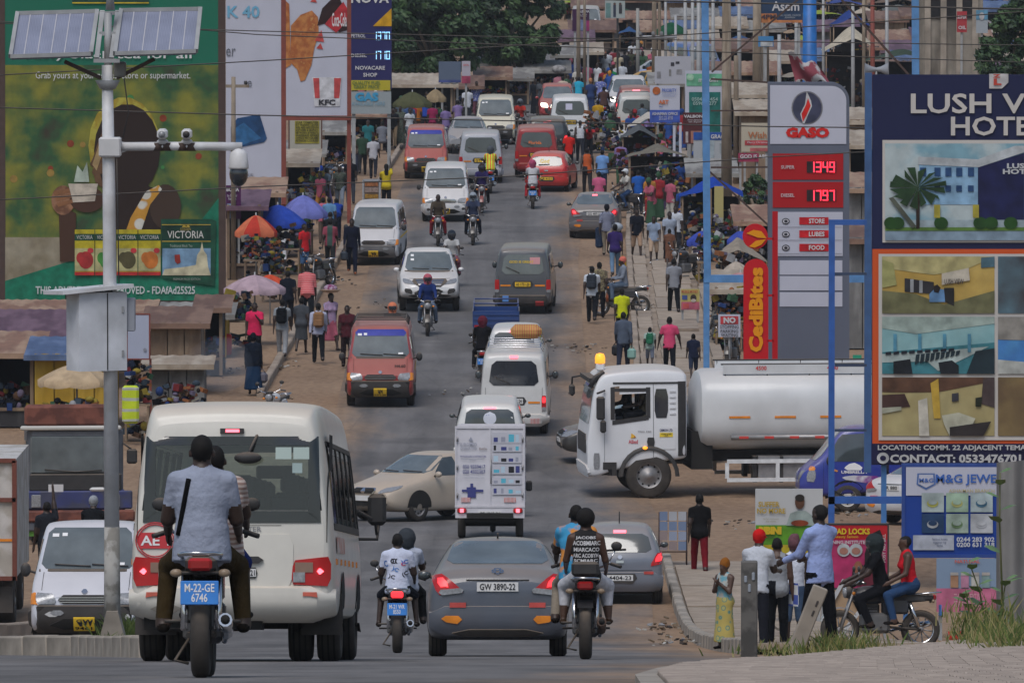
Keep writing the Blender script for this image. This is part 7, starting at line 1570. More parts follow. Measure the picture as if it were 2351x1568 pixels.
# white phone billboard
s = Sign('billboard','white billboard with blue lettering and dark blue card beside the green one',300,585,'billboard')
s.rect('panel',519,-70,648,466,WHITE,0,.1); s.rect('frame_post',646,-80,656,470,REDF,2,.2); s.posts((540,651),462,9,REDF); s.txt('K 40',522,14,596,42,(.15,.38,.55),3,.02); s.txt('er',519,112,541,130,(.12,.13,.16),3,0); s.txt('re',560,186,578,200,(.12,.13,.16),3,0)
s.poly([(530,292),(545,272),(596,263),(613,318),(606,327),(545,340),(530,350)],(.015,.06,.16),3); s.poly([(530,300),(560,282),(600,318),(545,338),(530,345)],(.03,.13,.3),4); s.txt('MTN DUAI',548,398,581,406,(.12,.13,.16),3,0); s.txt('absa  Dusky',560,444,598,450,(.1,.1,.12),3,0); s.poly([(606,451),(618,440),(617,451)],(.05,.06,.1),3); s.done()
# fried chicken billboard (the portrait in its emblem is left out)
s = Sign('billboard','red framed fried chicken billboard with KFC emblem',311,727,'billboard')
s.rect('panel',650,-70,800,268,WHITE,0,.1); s.rect('frame_post',797,-80,806,276,REDF,2,.2); s.rect('frame_rail',650,266,797,277,REDF,2,.2); s.rect('frame_post',646,-80,652,466,REDF,2,.2); s.posts((650,801),272,9,REDF)
CH = mat2('chicken_print',(.5,.2,.05),(.32,.08,.015),'noise',3.2,.4,.6,.5,third=(.55,.32,.10)); s.poly([(668,60),(690,35),(716,25),(730,40),(732,80),(722,110),(715,150),(700,185),(690,188),(682,160),(667,145)],CH,3); s.poly([(652,0),(664,10),(668,150),(652,160)],CH,3)
s.poly([(728,60),(740,20),(762,-2),(778,-5),(797,30),(797,70),(780,75),(745,55)],(.03,.012,.012),3); s.poly([(746,56),(788,5),(797,20),(797,50),(772,76)],(.45,.03,.04),4); s.txt('Coca-Cola',762,30,796,62,(.65,.62,.64),6,.02)
for c in ((712,5,722,-5),(722,95,738,70),(726,112,736,100)): s.poly([(c[0],c[1]),(c[2],c[3]),(c[2] + 6,c[1] + 2)],(.5,.07,.06),3)
s.poly([(716,178),(785,178),(780,245),(722,245)],(.55,.56,.6),3); s.poly([(719,180),(733,180),(734,226),(723,226)],(.5,.07,.07),4); s.poly([(767,180),(783,180),(779,226),(767,226)],(.5,.07,.07),4); s.txt('KFC',732,229,770,242,(.03,.03,.04),5,.04); s.done()
# purple fuel pylon
s = Sign('fuel_price_pylon','purple petrol price pylon with yellow triangle',332,852,'sign'); PU = flat((.02,.02,.10))
s.rect('panel',804,-70,899,206,PU,0,.5); s.txt('NOVA',806,-14,893,8,(.55,.55,.56),3,.03); s.poly([(856,61),(899,61),(899,20)],(.55,.3,.01),3); s.txt('PETROL',806,79,839,87,(.5,.5,.53),3,.02); s.txt('DIESEL',806,124,842,132,(.5,.5,.53),3,.02); s.seg('1370',856,74,896,93,LEDB); s.seg('1710',856,118,896,137,LEDB); s.txt('NOVACARE',816,152,884,161,(.55,.55,.57),3,.02); s.txt('SHOP',834,168,866,177,(.55,.55,.57),3,.02)
s.rect('fuel_strip',805,185,896,208,flat((.42,.36,.03)),1,.1); s.txt('QUALITY FUEL\nGREAT PRICE',809,187,874,204,(.1,.16,.05),4,.02); s.rect('gas_board',806,211,898,262,flat('#8f989c'),0,.1); s.txt('GAS',815,213,869,233,(.05,.28,.48),3,.06); s.txt('AVAILABLE HERE',807,234,884,243,(.2,.33,.42),3,.01); s.posts((812,893),206,8,STEEL); s.done()
# totem
s = Sign('fuel_price_totem','grey petrol station totem with flame emblem and red price panels',218,1857,'sign')
arc = [(1950 - 40 + 40 * math.cos(a),232 - 42 * math.sin(a)) for a in [PI / 2 * k / 8 for k in range(9)]]
mb = MB(); pts = [s.p(*p) for p in [(1764,900),(1950,900)] + arc + [(1764,190)]]; mb.prism([(p.x,p.z) for p in pts],0,.7,GREYS); mb.build('body',s.root)
arc2 = [(1943 - 34 + 34 * math.cos(a),232 - 34 * math.sin(a)) for a in [PI / 2 * k / 8 for k in range(9)]]
s.poly([(1768,331),(1943,331)] + arc2 + [(1768,196)],WHITE,2); s.ell(1853,248,36,38,(.2,.2,.23),3,28); s.ell(1853,248,33,35,(.05,.055,.10),4,28); s.poly([(1843,283),(1837,262),(1848,240),(1852,210),(1862,232),(1864,245),(1856,262),(1847,284)],(.5,.5,.52),5); s.poly([(1843,280),(1840,262),(1850,242),(1855,226),(1861,243),(1853,262)],(.6,.02,.015),6); s.txt('GASO',1804,293,1904,317,(.55,.015,.012),4,.07)
for y0,y1,t,d in ((353,413,'SUPER','1349'),(418,477,'DIESEL','1797')):
 s.rect('price_panel',1774,y0,1936,y1,flat((.36,.008,.012)),2,.05); s.txt(t,1793,(y0 + y1) / 2 - 3,1824,(y0 + y1) / 2 + 5,(.5,.42,.44),5,.02); s.q(1852,y0 + 18,1920,y0 + 44,(.03,.018,.02),4); s.seg(d,1856,y0 + 19,1918,y0 + 43,LED,6)
s.rect('service_panel',1784,487,1935,588,WHITE,2,.05)
for y,t in ((500,'STORE'),(530,'LUBES'),(561,'FOOD')):
 s.q(1835,y - 1,1902,y + 16,(.5,.012,.02),4); s.txt(t,1857,y + 2,1893,y + 13,(.6,.58,.6),6,.03); s.q(1786,y + 21,1933,y + 22,(.2,.2,.25),4); s.ell(1804,y + 8,9,7,(.03,.03,.04),4); s.ell(1804,y + 8,7,5,(.5,.5,.56),5); s.ell(1804,y + 8,4,3,(.03,.03,.04),6)
for y in (598,634,671): s.rect('blank_panel',1790,y,1934,y + 33,WHITE,2,.04)
s.txt('DAGOMBA ROW 30',1800,824,1890,834,(.45,.47,.52),4,.02); s.done()
# food banner
s = Sign('food_banner','red CediBites blade sign with round leaf emblem on a red post',214,1745,'sign'); RD = flat((.50,.008,.014)); OR = flat((.72,.27,.005))
def roundrect(x0,y0,x1,y1,r):
 return [(x0 + r + r * math.cos(a),y0 + r - r * math.sin(a)) for a in [PI - PI * k / 12 * .5 for k in range(13)]] + [(x1 - r + r * math.cos(a),y0 + r - r * math.sin(a)) for a in [PI / 2 - PI / 2 * k / 12 for k in range(13)]] + [(x1,y1),(x0,y1)]
def slab_poly(s,name,pts,m,th=.1,lay=0):
 P = [s.p(*p) for p in pts]; mb = MB(); mb.prism([(p.x,p.z) for p in P],-.008 * lay,th,m); return mb.build(name,s.root)
slab_poly(s,'blade',roundrect(1707,595,1764,838,28),RD); s.txt('CediBites',1719,614,1752,808,OR,3,.05,vert=True); s.rect('post',1773,486,1786,905,flat((.42,.006,.012)),0,.14)
slab_poly(s,'disc',[(1734 + 29 * math.cos(2 * PI * k / 28),543 + 29 * math.sin(2 * PI * k / 28)) for k in range(28)],RD); s.poly([(1713,536),(1730,528),(1748,531),(1760,547),(1740,546),(1725,540)],OR,3); s.poly([(1720,566),(1735,553),(1759,549),(1748,562),(1733,569)],OR,3)
for y in (546,676,780): s.rect('bracket',1762,y,1776,y + 5,RD,0,.06)
s.done()
# hotel billboard
s = Sign('billboard','navy and orange hotel billboard with room photographs at the right edge',170,2300,'billboard'); ORG = flat((.55,.085,.018))
s.rect('panel',2001,172,2640,1067,NAVY,0,.1); s.q(2003,572,2640,1018,ORG,1); s.q(2002,1018,2640,1065,(.012,.012,.05),1)
CREAM = flat((.5,.48,.46)); s.txt('LUSH VIEW',2091,215,2500,261,CREAM,4,.02); s.txt('HOTEL',2183,268,2400,312,CREAM,4,.02); s.poly([(2271,170),(2315,170),(2315,190),(2300,204),(2271,204)],(.5,.49,.5),3); s.txt('Z',2279,171,2297,179,(.45,.06,.04),5,.05); s.txt('L',2281,181,2299,196,(.45,.06,.04),5,.06)
s.q(2026,322,2640,557,CREAM,3); s.q(2032,330,2640,552,mat2('sky_print',(.18,.34,.42),(.42,.5,.52),scale=.8),4); s.poly([(2110,362),(2245,368),(2245,470),(2110,470)],(.22,.38,.55),5); s.poly([(2108,360),(2245,366),(2330,335),(2351,335),(2351,350),(2247,384),(2108,378)],(.45,.49,.52),6); s.poly([(2245,385),(2351,352),(2351,505),(2245,505)],(.012,.015,.07),6); s.txt('LUSH\nHOTEL',2302,375,2380,400,(.45,.47,.5),8,.04)
for x in (2112,2145,2170,2195,2222): s.q(x,385,x + 14,405,(.02,.06,.16),7); s.q(x,426,x + 13,440,(.02,.06,.16),7)
s.q(2032,505,2640,525,(.3,.38,.42),6); s.q(2032,522,2640,530,(.1,.2,.04),7); s.q(2032,530,2640,552,(.2,.28,.36),6); s.q(2103,440,2111,525,(.03,.02,.015),8)
for k in range(16):
 a = k * 2 * PI / 16; s.poly([(2107,430),(2107 + 70 * math.cos(a) * rnd.uniform(.6,1),430 + 52 * math.sin(a) * rnd.uniform(.6,1)),(2107 + 66 * math.cos(a + .3),430 + 46 * math.sin(a + .3))],(.02,.05,.02),9)
for x in (2045,2060,2160,2250,2275,2320): s.ell(x,512,16,14,(.02,.07,.015),9)
for x in (2144,2233): s.q(x,470,x + 14,500,(.4,.35,.05),9)
s.poly([(2040,455),(2050,452),(2104,520),(2094,524)],(.08,.09,.07),10)
s.q(2017,583,2640,1010,CREAM,3)
def photo(x0,y0,x1,y1,c1,c2,items):
 s.q(x0,y0,x1,y1,mat2(f'ph{x0}{y0}',c1,c2,scale=.9,lo=.35,hi=.65,rough=.5),4)
 for it in items: s.poly([(x0 + (x1 - x0) * a,y0 + (y1 - y0) * b) for a,b in it[0]],it[1],it[2] if len(it) > 2 else 5)
photo(2025,589,2283,719,(.38,.24,.04),(.5,.36,.1),[([(0,0),(1,0),(.72,.25),(.45,.32),(0,.2)],(.42,.38,.18)),([(0,.6),(.3,.66),(.55,.85),(1,.6),(1,1),(0,1)],(.14,.14,.07),6),([(.2,.38),(.46,.45),(.46,.66),(.2,.62)],(.03,.03,.035),6),([(.25,.4),(.28,.4),(.28,.63),(.25,.63)],(.3,.32,.34),7),([(.33,.42),(.36,.42),(.36,.64),(.33,.64)],(.3,.32,.34),7),([(.53,.3),(.77,.2),(.78,.42),(.53,.5)],(.5,.46,.38),7),([(.42,.66),(.47,.56),(.55,.58),(.56,.8),(.42,.8)],(.12,.25,.45),8),([(.46,.52),(.49,.49),(.52,.55),(.5,.64),(.46,.62)],(.02,.015,.015),9),([(.55,.55),(.64,.55),(.64,.87),(.56,.8)],(.02,.02,.02),7),([(.88,.02),(1,0),(1,.18),(.88,.2)],(.07,.14,.18),6),([(0,.05),(.1,.12),(.13,.5),(0,.55)],(.3,.3,.12),6)])
s.txt('LUSH VIEW',2168,640,2212,652,(.06,.05,.05),10,.02)
photo(2025,727,2283,858,(.14,.32,.36),(.26,.45,.47),[([(0,0),(1,0),(1,.12),(.3,.3),(0,.2)],(.3,.38,.35)),([(0,.62),(1,.45),(1,1),(0,1)],(.05,.2,.24),5),([(0,.65),(.62,.58),(.95,.52),(.5,.95),(.4,.78),(0,.8)],(.38,.46,.45),6),([(.1,.78),(.25,.74),(.27,1),(.1,1)],(.012,.015,.02),8),([(.5,.8),(.62,.76),(.68,.85),(.68,1),(.52,1)],(.012,.015,.02),8),([(.83,.6),(1,.55),(1,1),(.75,1)],(.015,.03,.04),7)] + [([(.30 + .045 * k,.66 - .008 * k),(.335 + .045 * k,.65 - .008 * k),(.325 + .045 * k,.80 - .018 * k),(.29 + .045 * k,.84 - .018 * k)],(.015,.03,.04),8) for k in range(9)] + [([(.03 + .07 * k,.62 - .008 * k),(.08 + .07 * k,.61 - .008 * k),(.08 + .07 * k,.66 - .008 * k),(.03 + .07 * k,.67 - .008 * k)],(.015,.02,.03),8) for k in range(9)] + [([(.1 + .22 * k,.3),(.13 + .22 * k,.3),(.13 + .22 * k,.62),(.1 + .22 * k,.62)],(.08,.25,.36),7) for k in range(4)])
photo(2025,866,2283,1000,(.30,.24,.10),(.4,.35,.17),[([(0,0),(1,0),(.9,.1),(.5,.25),(.2,.26),(0,.25)],(.10,.05,.03)),([(0,.3),(.2,.28),(.25,.5),(0,.55)],(.06,.03,.025),6),([(.43,.1),(.5,.02),(.52,.7),(.46,.7)],(.5,.33,.05),7),([(.9,0),(1,0),(1,.52),(.88,.45)],(.07,.05,.05),6),([(.53,.65),(.68,.6),(.83,.7),(.8,.82),(.6,1),(.55,.8)],(.42,.42,.33),8),([(.6,.85),(.85,.78),(.97,.75),(.9,1),(.6,1)],(.03,.025,.025),9),([(.83,.35),(.89,.33),(.88,.5),(.83,.5)],(.02,.025,.015),8),([(.32,.4),(.4,.35),(.42,1),(.33,1)],(.5,.48,.42),6),([(.62,.28),(.68,.26),(.68,.4),(.62,.42)],(.04,.04,.05),7),([(0,.52),(.17,.5),(.17,.56),(0,.62)],(.35,.36,.28),7)])
photo(2291,589,2640,719,(.03,.015,.014),(.10,.2,.26),[]); photo(2291,727,2640,858,(.02,.1,.4),(.08,.3,.6),[([(0,0),(1,0),(1,.45),(0,.4)],(.25,.24,.22)),([(0,.75),(.3,.82),(.4,1),(0,1)],(.4,.42,.4))]); photo(2291,866,2640,1000,(.25,.18,.07),(.1,.06,.03),[])
s.txt('LOCATION: COMM. 22 ADJACENT TEMA INTL',2015,1021,2400,1036,(.45,.46,.47),4,.03); s.txt('CONTACT: 0533476701',2043,1042,2344,1062,(.45,.46,.47),4,.04); s.ell(2027,1051,14,13,(.45,.46,.47),4); s.ell(2027,1051,7,6,(.012,.012,.05),5)
for x in (2030,2330,2600): s.posts((x,),1067,12,BLUEF)
s.rect('edge_post',1984,168,2002,1085,metalm((.04,.10,.24)),1,.14); s.done()
s = Sign('ladder_sign','empty blue steel ladder frame leaning beside the hotel billboard',166,1945,'sign frame')
for n,r in (('frame_post',(1902,505,1917,1157)),('frame_rail',(1917,505,1990,517)),('frame_rail',(1917,1140,2072,1156))): s.rect(n,*r,metalm((.025,.10,.36)),0,.14)
for y in (626,836,985): s.rect('rung',1917,y,1990,y + 6,metalm((.03,.05,.10)),-2,.05)
s.posts((1909,),1140,14,metalm((.025,.10,.36)),.14,0); s.done()
# jewellery and remedy boards
s = Sign('advert_board','blue framed M&G jewellery board below the hotel billboard',152,2180,'sign'); BD = flat((.012,.05,.28))
s.rect('panel',2074,1070,2300,1276,BD,0,.08); s.frame(2070,1064,2305,1280,8,metalm((.02,.06,.26)),.12,2); s.posts((2080,2290),1276,10,BLUEF); s.q(2080,1072,2300,1137,WHITE,2); s.txt('M&G JEWELRY',2148,1088,2340,1114,(.04,.12,.42),4,.02); s.poly([(2106,1086),(2146,1086),(2148,1112),(2126,1124),(2104,1112)],(.1,.18,.42),3); s.poly([(2110,1089),(2142,1089),(2144,1110),(2126,1119),(2108,1110)],WHITE,4); s.txt('M&G',2110,1097,2143,1107,(.06,.14,.42),5,.02); s.txt('ASHAIMAN BRANCH',2178,1122,2283,1130,(.45,.4,.2),4,.01)
for k,(x,y) in enumerate(((2116,1131),(2172,1131),(2228,1131),(2116,1179),(2172,1179),(2228,1179))):
 s.q(x,y,x + 51,y + 44,((.35,.42,.42),(.30,.42,.32),(.36,.44,.46),(.02,.05,.12),(.33,.42,.36),(.42,.44,.47))[k],3); s.ell(x + 25,y + 24,13,9,((.42,.42,.1),(.4,.4,.15),(.05,.14,.22),(.4,.42,.45),(.15,.25,.12),(.38,.4,.43))[k],4); s.ell(x + 25,y + 21,10,6,((.35,.42,.42),(.30,.42,.32),(.36,.44,.46),(.02,.05,.12),(.33,.42,.36),(.42,.44,.47))[k],5)
s.q(2096,1228,2190,1262,(.4,.43,.5),3); s.txt('Necklaces, bracelets\nengagement rings\nwatches',2140,1234,2175,1254,(.1,.12,.2),4,0); s.txt('0244 283 902\n0200 631 318',2196,1232,2283,1255,(.5,.52,.55),4,.03); s.done()
s = Sign('advert_board','faded cosmetics board in pink and blue under the jewellery board',150,2225,'sign'); s.rect('panel',2150,1282,2290,1404,flat((.20,.28,.40)),0,.06); s.q(2150,1350,2290,1404,(.48,.14,.24),1); s.txt('NATURAL',2192,1284,2250,1292,(.5,.12,.1),3,.03); s.txt('THIS ADVERT IS\nFDA APPROVED',2190,1362,2250,1392,(.55,.3,.36),3,.02)
for k in range(4): s.q(2182 + 24 * k,1318,2200 + 24 * k,1348,((.35,.2,.12),(.42,.2,.3),(.45,.45,.42),(.2,.3,.3))[k],3); s.q(2182 + 24 * k,1313,2200 + 24 * k,1320,(.4,.38,.36),4)
s.posts((2160,2280),1400,8,STEEL); s.done()
s = Sign('advert_board','white and green SUFFER NO MORE remedy board with a smiling man',158,1812,'sign'); s.rect('panel',1734,1122,1889,1320,flat((.46,.47,.48)),0,.06); s.q(1735,1205,1888,1320,(.10,.28,.02),1); s.q(1735,1250,1888,1320,(.42,.33,.02),2); s.txt('SUFFER',1741,1151,1790,1163,(.42,.28,.03),4,.03); s.txt('NO MORE',1738,1166,1803,1178,(.42,.28,.03),4,.03); s.txt('herbal treatment\nthat works',1752,1188,1788,1198,(.3,.28,.2),4,0); s.txt('BIBINI',1742,1208,1794,1226,(.55,.38,.02),5,.07); s.txt('TONIC',1750,1229,1780,1236,(.05,.1,.02),5,.02)
s.poly([(1805,1206),(1814,1178),(1830,1172),(1850,1172),(1866,1184),(1872,1206)],(.33,.40,.38),3); s.ell(1836,1152,11,16,(.10,.045,.025),4); s.ell(1836,1142,11,8,(.02,.015,.012),5); s.ell(1836,1200,20,7,(.25,.05,.02),5); s.posts((1745,1880),1318,8,STEEL); s.done()
s = Sign('advert_board','red DREAD LOCKS hair salon board with braided models',149,1962,'sign'); s.rect('panel',1884,1204,2038,1350,flat((.42,.012,.02)),0,.06); s.frame(1881,1201,2041,1353,4,M_BLACK,.08,1); s.q(1886,1238,2036,1349,(.40,.03,.12),1); s.txt('DREAD LOCKS',1893,1212,1997,1226,(.55,.42,.02),4,.04); s.txt('Beauty Saloon',1915,1228,1970,1236,(.55,.35,.02),4,.01); s.txt('TRAINING INSTITUTE',1890,1240,1986,1248,(.5,.48,.5),4,.02)
for c in (1937,1965): s.ell(c,1262,15,15,(.42,.45,.47),4); s.ell(c,1264,10,8,(.35,.17,.13),5)
s.poly([(1985,1270),(2000,1225),(2020,1215),(2030,1240),(2020,1290),(1985,1300)],(.015,.012,.014),4); s.ell(2008,1265,12,18,(.30,.13,.07),5); s.ell(1970,1303,10,16,(.25,.1,.06),5); s.ell(1972,1318,16,26,(.015,.012,.014),4); s.poly([(1990,1290),(2030,1280),(2036,1349),(1980,1349)],(.12,.015,.03),4); s.txt('POST NO BILL',2026,1225,2033,1290,(.45,.4,.4),6,.02,vert=True); s.posts((1890,2032),1350,6,STEEL); s.done()
s = Sign('a_board','tan framed display board leaning behind the motorcycle handlebar',143,1905,'sign'); P4 = [s.p(*q) for q in ((1888,1420),(1938,1330),(1975,1400),(1920,1470))]
mb = MB(); mb.prism([(p.x,p.z) for p in P4],0,.05,flat((.35,.24,.15))); mb.build('panel',s.root)
for a_,b_ in zip(P4,P4[1:] + P4[:1]): mb = MB(); mb.bar(a_ + Vector((0,-.02,0)),b_ + Vector((0,-.02,0)),.06,.06,flat((.45,.46,.48))); mb.build('frame_bar',s.root)
s.done()
# small road and shop signs: (label, Y or base row, rect, panel colour, prints, post xs)
def small(label,row,r,c,prints=(),posts=None,name='sign_board',pm=STEEL,pw=5,Y=None,fr=None):
 s = Sign(name,label,Y or rowY(row),(r[0] + r[2]) / 2); s.rect('panel',*r,c if isinstance(c,bpy.types.Material) else flat(c),0,.05)
 for p in prints:
  if p[0] == 't': s.txt(*p[1:6],p[6],5,p[7] if len(p) > 7 else .02)
  elif p[0] == 'q': s.q(*p[1:5],p[5],p[6] if len(p) > 6 else 2)
  elif p[0] == 'e': s.ell(*p[1:5],p[5],p[6] if len(p) > 6 else 3)
 if fr: s.frame(r[0] - 2,r[1] - 2,r[2] + 2,r[3] + 2,3,fr,.08,1)
 s.posts(posts if posts is not None else ((r[0] + r[2]) / 2,),r[3],pw,pm,.08,.06); return s.done()
DKT = (.04,.04,.05); WT = (.5,.5,.53)
small('white NO STOPPING PARKING WAITING sign with red heading',845,(1649,722,1700,774),WHITE,[('q',1654,726,1695,744,(.5,.05,.06)),('t','NO',1661,728,1689,742,WT,.06),('t','STOPPING',1653,747,1696,754,DKT),('t','PARKING',1654,757,1695,764,DKT),('t','WAITING',1655,766,1694,773,DKT)])
small('yellow mobile money poster board standing on the pavement',742,(1563,664,1606,711),(.42,.36,.12),[('q',1564,693,1606,711,(.4,.1,.15)),('t','MOBILE MONEY',1565,666,1603,673,(.4,.08,.05)),('q',1566,678,1578,688,(.06,.1,.3)),('e',1592,684,7,8,(.04,.03,.03)),('e',1592,690,6,4,(.4,.35,.3),4),('q',1568,697,1582,708,(.45,.08,.08),3)],(1567,1602),'poster_board')
small('white and blue PRIORITY INSURANCE sign on two white posts',445,(1492,197,1561,282),WHITE,[('q',1492,253,1561,282,(.05,.10,.42)),('t','PRIORITY',1520,204,1553,212,(.06,.12,.42)),('t','INSURANCE\nCOMPANY',1520,214,1552,223,(.25,.3,.5),.0),('e',1507,209,9,9,(.45,.12,.03)),('t','ART',1512,230,1535,240,(.5,.14,.05),.05),('t','day',1513,243,1522,248,(.06,.1,.3)),('t','ASHAIMAN OFFICE',1497,258,1556,265,WT),('t','024 771 2050\n054 607 9177',1513,267,1545,276,WT,0)],(1548,1562),pw=6,pm=WHITE)
small('tall white bank sign with mint top and teal lower panel',420,(1573,163,1663,322),WHITE,[('q',1582,212,1654,318,(.015,.14,.12)),('q',1576,170,1660,198,(.13,.38,.24)),('e',1585,178,8,8,(.3,.5,.36)),('t','microfin',1604,178,1648,189,WT),('t','0504 24 454\n0596 0 277',1588,224,1648,242,(.3,.42,.4))],(1580,1656))
small('dark maroon VALBON hair product board',432,(1568,259,1616,331),(.075,.018,.022),[('t','VALBON',1570,264,1613,271,WT,.04),('t','Electric Barbering\nwith a Beginner',1579,274,1612,283,WT,0),('q',1574,303,1580,328,(.4,.36,.36)),('q',1586,301,1610,329,(.35,.16,.12))],(1592,))
small('plain white board with torn paper notices',380,(1503,130,1592,193),flat('#a6a8b2'),[('q',1508,165,1517,180,(.25,.25,.27)),('q',1540,144,1548,152,DKT),('q',1551,142,1560,147,DKT),('q',1553,160,1566,171,(.3,.3,.32)),('q',1536,160,1541,175,(.2,.2,.2))],(1510,1585))
small('far purple VALBONA board above the market',230,(1314,22,1353,72),(.045,.012,.05),[('t','VALBONA',1326,24,1353,30,WT,.03),('t','by Barber\nNegron',1331,32,1349,40,WT,0),('q',1332,46,1346,71,(.16,.2,.34)),('q',1346,48,1353,72,(.25,.03,.12))],(1320,1350)); small('far pale fashion poster with two standing figures',230,(1389,2,1435,43),(.33,.38,.38),[('q',1391,8,1402,41,(.13,.24,.24)),('q',1408,12,1414,40,(.04,.05,.08)),('q',1421,12,1428,32,(.05,.05,.06)),('e',1411,10,3,3,(.1,.06,.05)),('e',1424,10,3,3,(.1,.06,.05))],(1418,),pm=M_BLACK)
small('dark blue event billboard with 4PM in orange above the market',330,(1746,-30,1843,53),(.02,.045,.10),[('t','Asem',1772,4,1835,26,WT),('q',1746,32,1783,47,(.45,.17,.06)),('t','4PM',1748,34,1781,45,(.06,.04,.05),.04),('q',1746,47,1842,53,(.45,.18,.07)),('t','FULL GOSPEL CHURCH\nASHAIMAN',1789,34,1838,43,(.35,.38,.42),0)],(1755,1835))
small('blue headed GRACE mobile shop front panel',505,(1592,304,1680,440),flat('#9fa4aa'),[('q',1592,304,1680,322,(.02,.08,.32)),('t','GRACE',1632,309,1668,319,WT,.03),('q',1612,322,1640,420,(.3,.36,.4)),('q',1652,330,1676,352,(.25,.28,.3))],(1596,1676)); small('cream holiday greetings board with red ribbon',480,(1702,283,1766,349),(.42,.38,.30),[('t','Wish',1717,303,1760,318,(.38,.14,.06)),('q',1710,323,1766,334,(.45,.06,.07)),('t','Merry Christmas',1716,325,1764,331,WT,0),('q',1722,340,1764,348,(.42,.12,.12))],(1710,1760)); small('maroon GOD banner beside the holiday greetings',485,(1695,352,1742,372),(.28,.03,.08),[('t','GOD IS ABLE',1699,355,1768,364,WT,.03)],(1700,1738)); small('white tuition banner with red and blue heading',560,(1702,430,1768,503),flat('#b0aba8'),[('t','LEGIT',1709,436,1770,447,(.42,.10,.06),.04),('t','DEGREE',1717,450,1772,458,(.06,.1,.25),.04),('t','NATURE OF THE\nEXAMS CLASS',1712,461,1764,475,(.4,.12,.08),.03),('t','024 037 72',1715,489,1775,499,DKT,.03)],(1704,1766))
small('white notice board with yellow printed lines below the chicken billboard',480,(664,273,738,345),flat('#a7a59b'),[('q',677,278,733,330,(.34,.30,.05))] + [('t',t,679,279 + 6 * k,731,284 + 6 * k,(.05,.05,.02),.02) for k,t in enumerate(('STAR COMPUTER','ICT TRAINING CENTER','WEB AND APPS DESIGN','SOFTWARE & GRAPHICS','NETWORKS & WEBSITE','HARDWARE REPAIRS','OFFICE PROGRAMS','PYTHON COURSES'))],(672,732),fr=metalm((.10,.05,.04))); small('leaning purple VALBONA banner beside the green billboard',640,(519,426,553,503),(.07,.012,.075),[('t','BONA',520,431,549,440,WT,.04),('t','by Barber\nNegron',522,446,545,462,WT,0),('q',521,468,533,502,(.2,.28,.42))],(524,548))
small('rust framed blank white board beside the solar pole cabinet',985,(292,722,343,824),flat('#a2a9bd'),[('e',333,803,4,4,(.28,.3,.36))],(293,345),pm=REDF,fr=REDF); small('big blue grey box sign with red side on a tin roof',300,(1007,142,1058,190),(.09,.12,.18),[('q',1007,184,1058,190,(.05,.07,.22))],(1015,1050)); small('white and red side panel on the tin roof',300,(1060,141,1080,192),(.38,.36,.42),[('q',1060,175,1080,192,(.3,.05,.1)),('t','AIRTEL',1063,148,1077,152,(.45,.08,.08))],(1070,)); small('yellow and white tall panel at the blue canopy',600,(1640,428,1661,512),(.38,.33,.14),[('q',1642,500,1660,512,(.36,.36,.34))],(1650,)); small('green stamp panel in front of the wooden pole',640,(1640,540,1663,572),(.20,.30,.24),[('e',1652,557,8,10,(.06,.22,.14)),('e',1652,557,6,8,(.2,.3,.24),4),('t','S',1649,551,1655,563,(.06,.22,.14))],(1652,)); small('red SUPER banner on the far building',340,(2197,27,2220,75),(.36,.04,.05),[('t','SUPER',2198,36,2219,44,WT,.03),('t','OIL',2200,60,2218,68,WT,.03)],(2208,)); small('far blue and white portrait poster',340,(2241,24,2268,77),(.30,.34,.38),[('q',2241,24,2268,46,(.1,.26,.4)),('e',2254,38,6,9,(.4,.4,.42),4)],(2255,)); small('tan plank board at the blue canopy',600,(1617,434,1634,532),flat((.22,.15,.085)),[],(1626,)); small('blue and white market sign between the wooden poles',350,(1741,84,1776,108),(.05,.2,.42),[('q',1746,96,1774,107,(.4,.42,.44))],(1758,))
small('green plastic notice beside the motorcycles behind the blue frame',830,(1958,815,1978,868),(.02,.28,.17),[('q',1961,826,1974,850,(.1,.4,.28))],(1968,))
# ------------------------------------------------------------------ solar camera pole
Yp = 111; o_ = gX(257,Yp); r = thing('solar_camera_pole','white solar powered camera pole with steel cabinet in the left foreground','pole',o_)
def L(x,y,dy=0): q = at(x,y,Yp + dy) - o_; return Vector((q.x,dy,q.z))
PW = mat2('pole_white',(.58,.58,.59),(.68,.69,.72),scale=2,rough=.5); PC = mat2('pole_concrete',(.20,.19,.17),(.36,.35,.33),scale=5,rough=.9); CAB = mat2('cabinet_white',(.54,.56,.60),(.62,.64,.69),scale=1.5,rough=.5)
def pt(name,f,par=None):
 mb = MB(); f(mb); return mb.build(name,par or r)
pt('shaft',lambda m: (m.tube([L(257,1210),L(250,420),L(246,150)],[.098,.082,.07],PW,14),m.tube([L(258,1470),L(257,1209)],[.11,.1],PC,14)))
pt('footing',lambda m: m.prism([(L(228,1455).x,L(0,1470).z),(L(290,1455).x,L(0,1470).z),(L(272,1400).x,L(0,1400).z),(L(246,1400).x,L(0,1400).z)],-.2,.2,M_CONC))
SOL = mat2('solar_cells',(.20,.22,.30),(.23,.25,.335),'check',60,rough=.25)
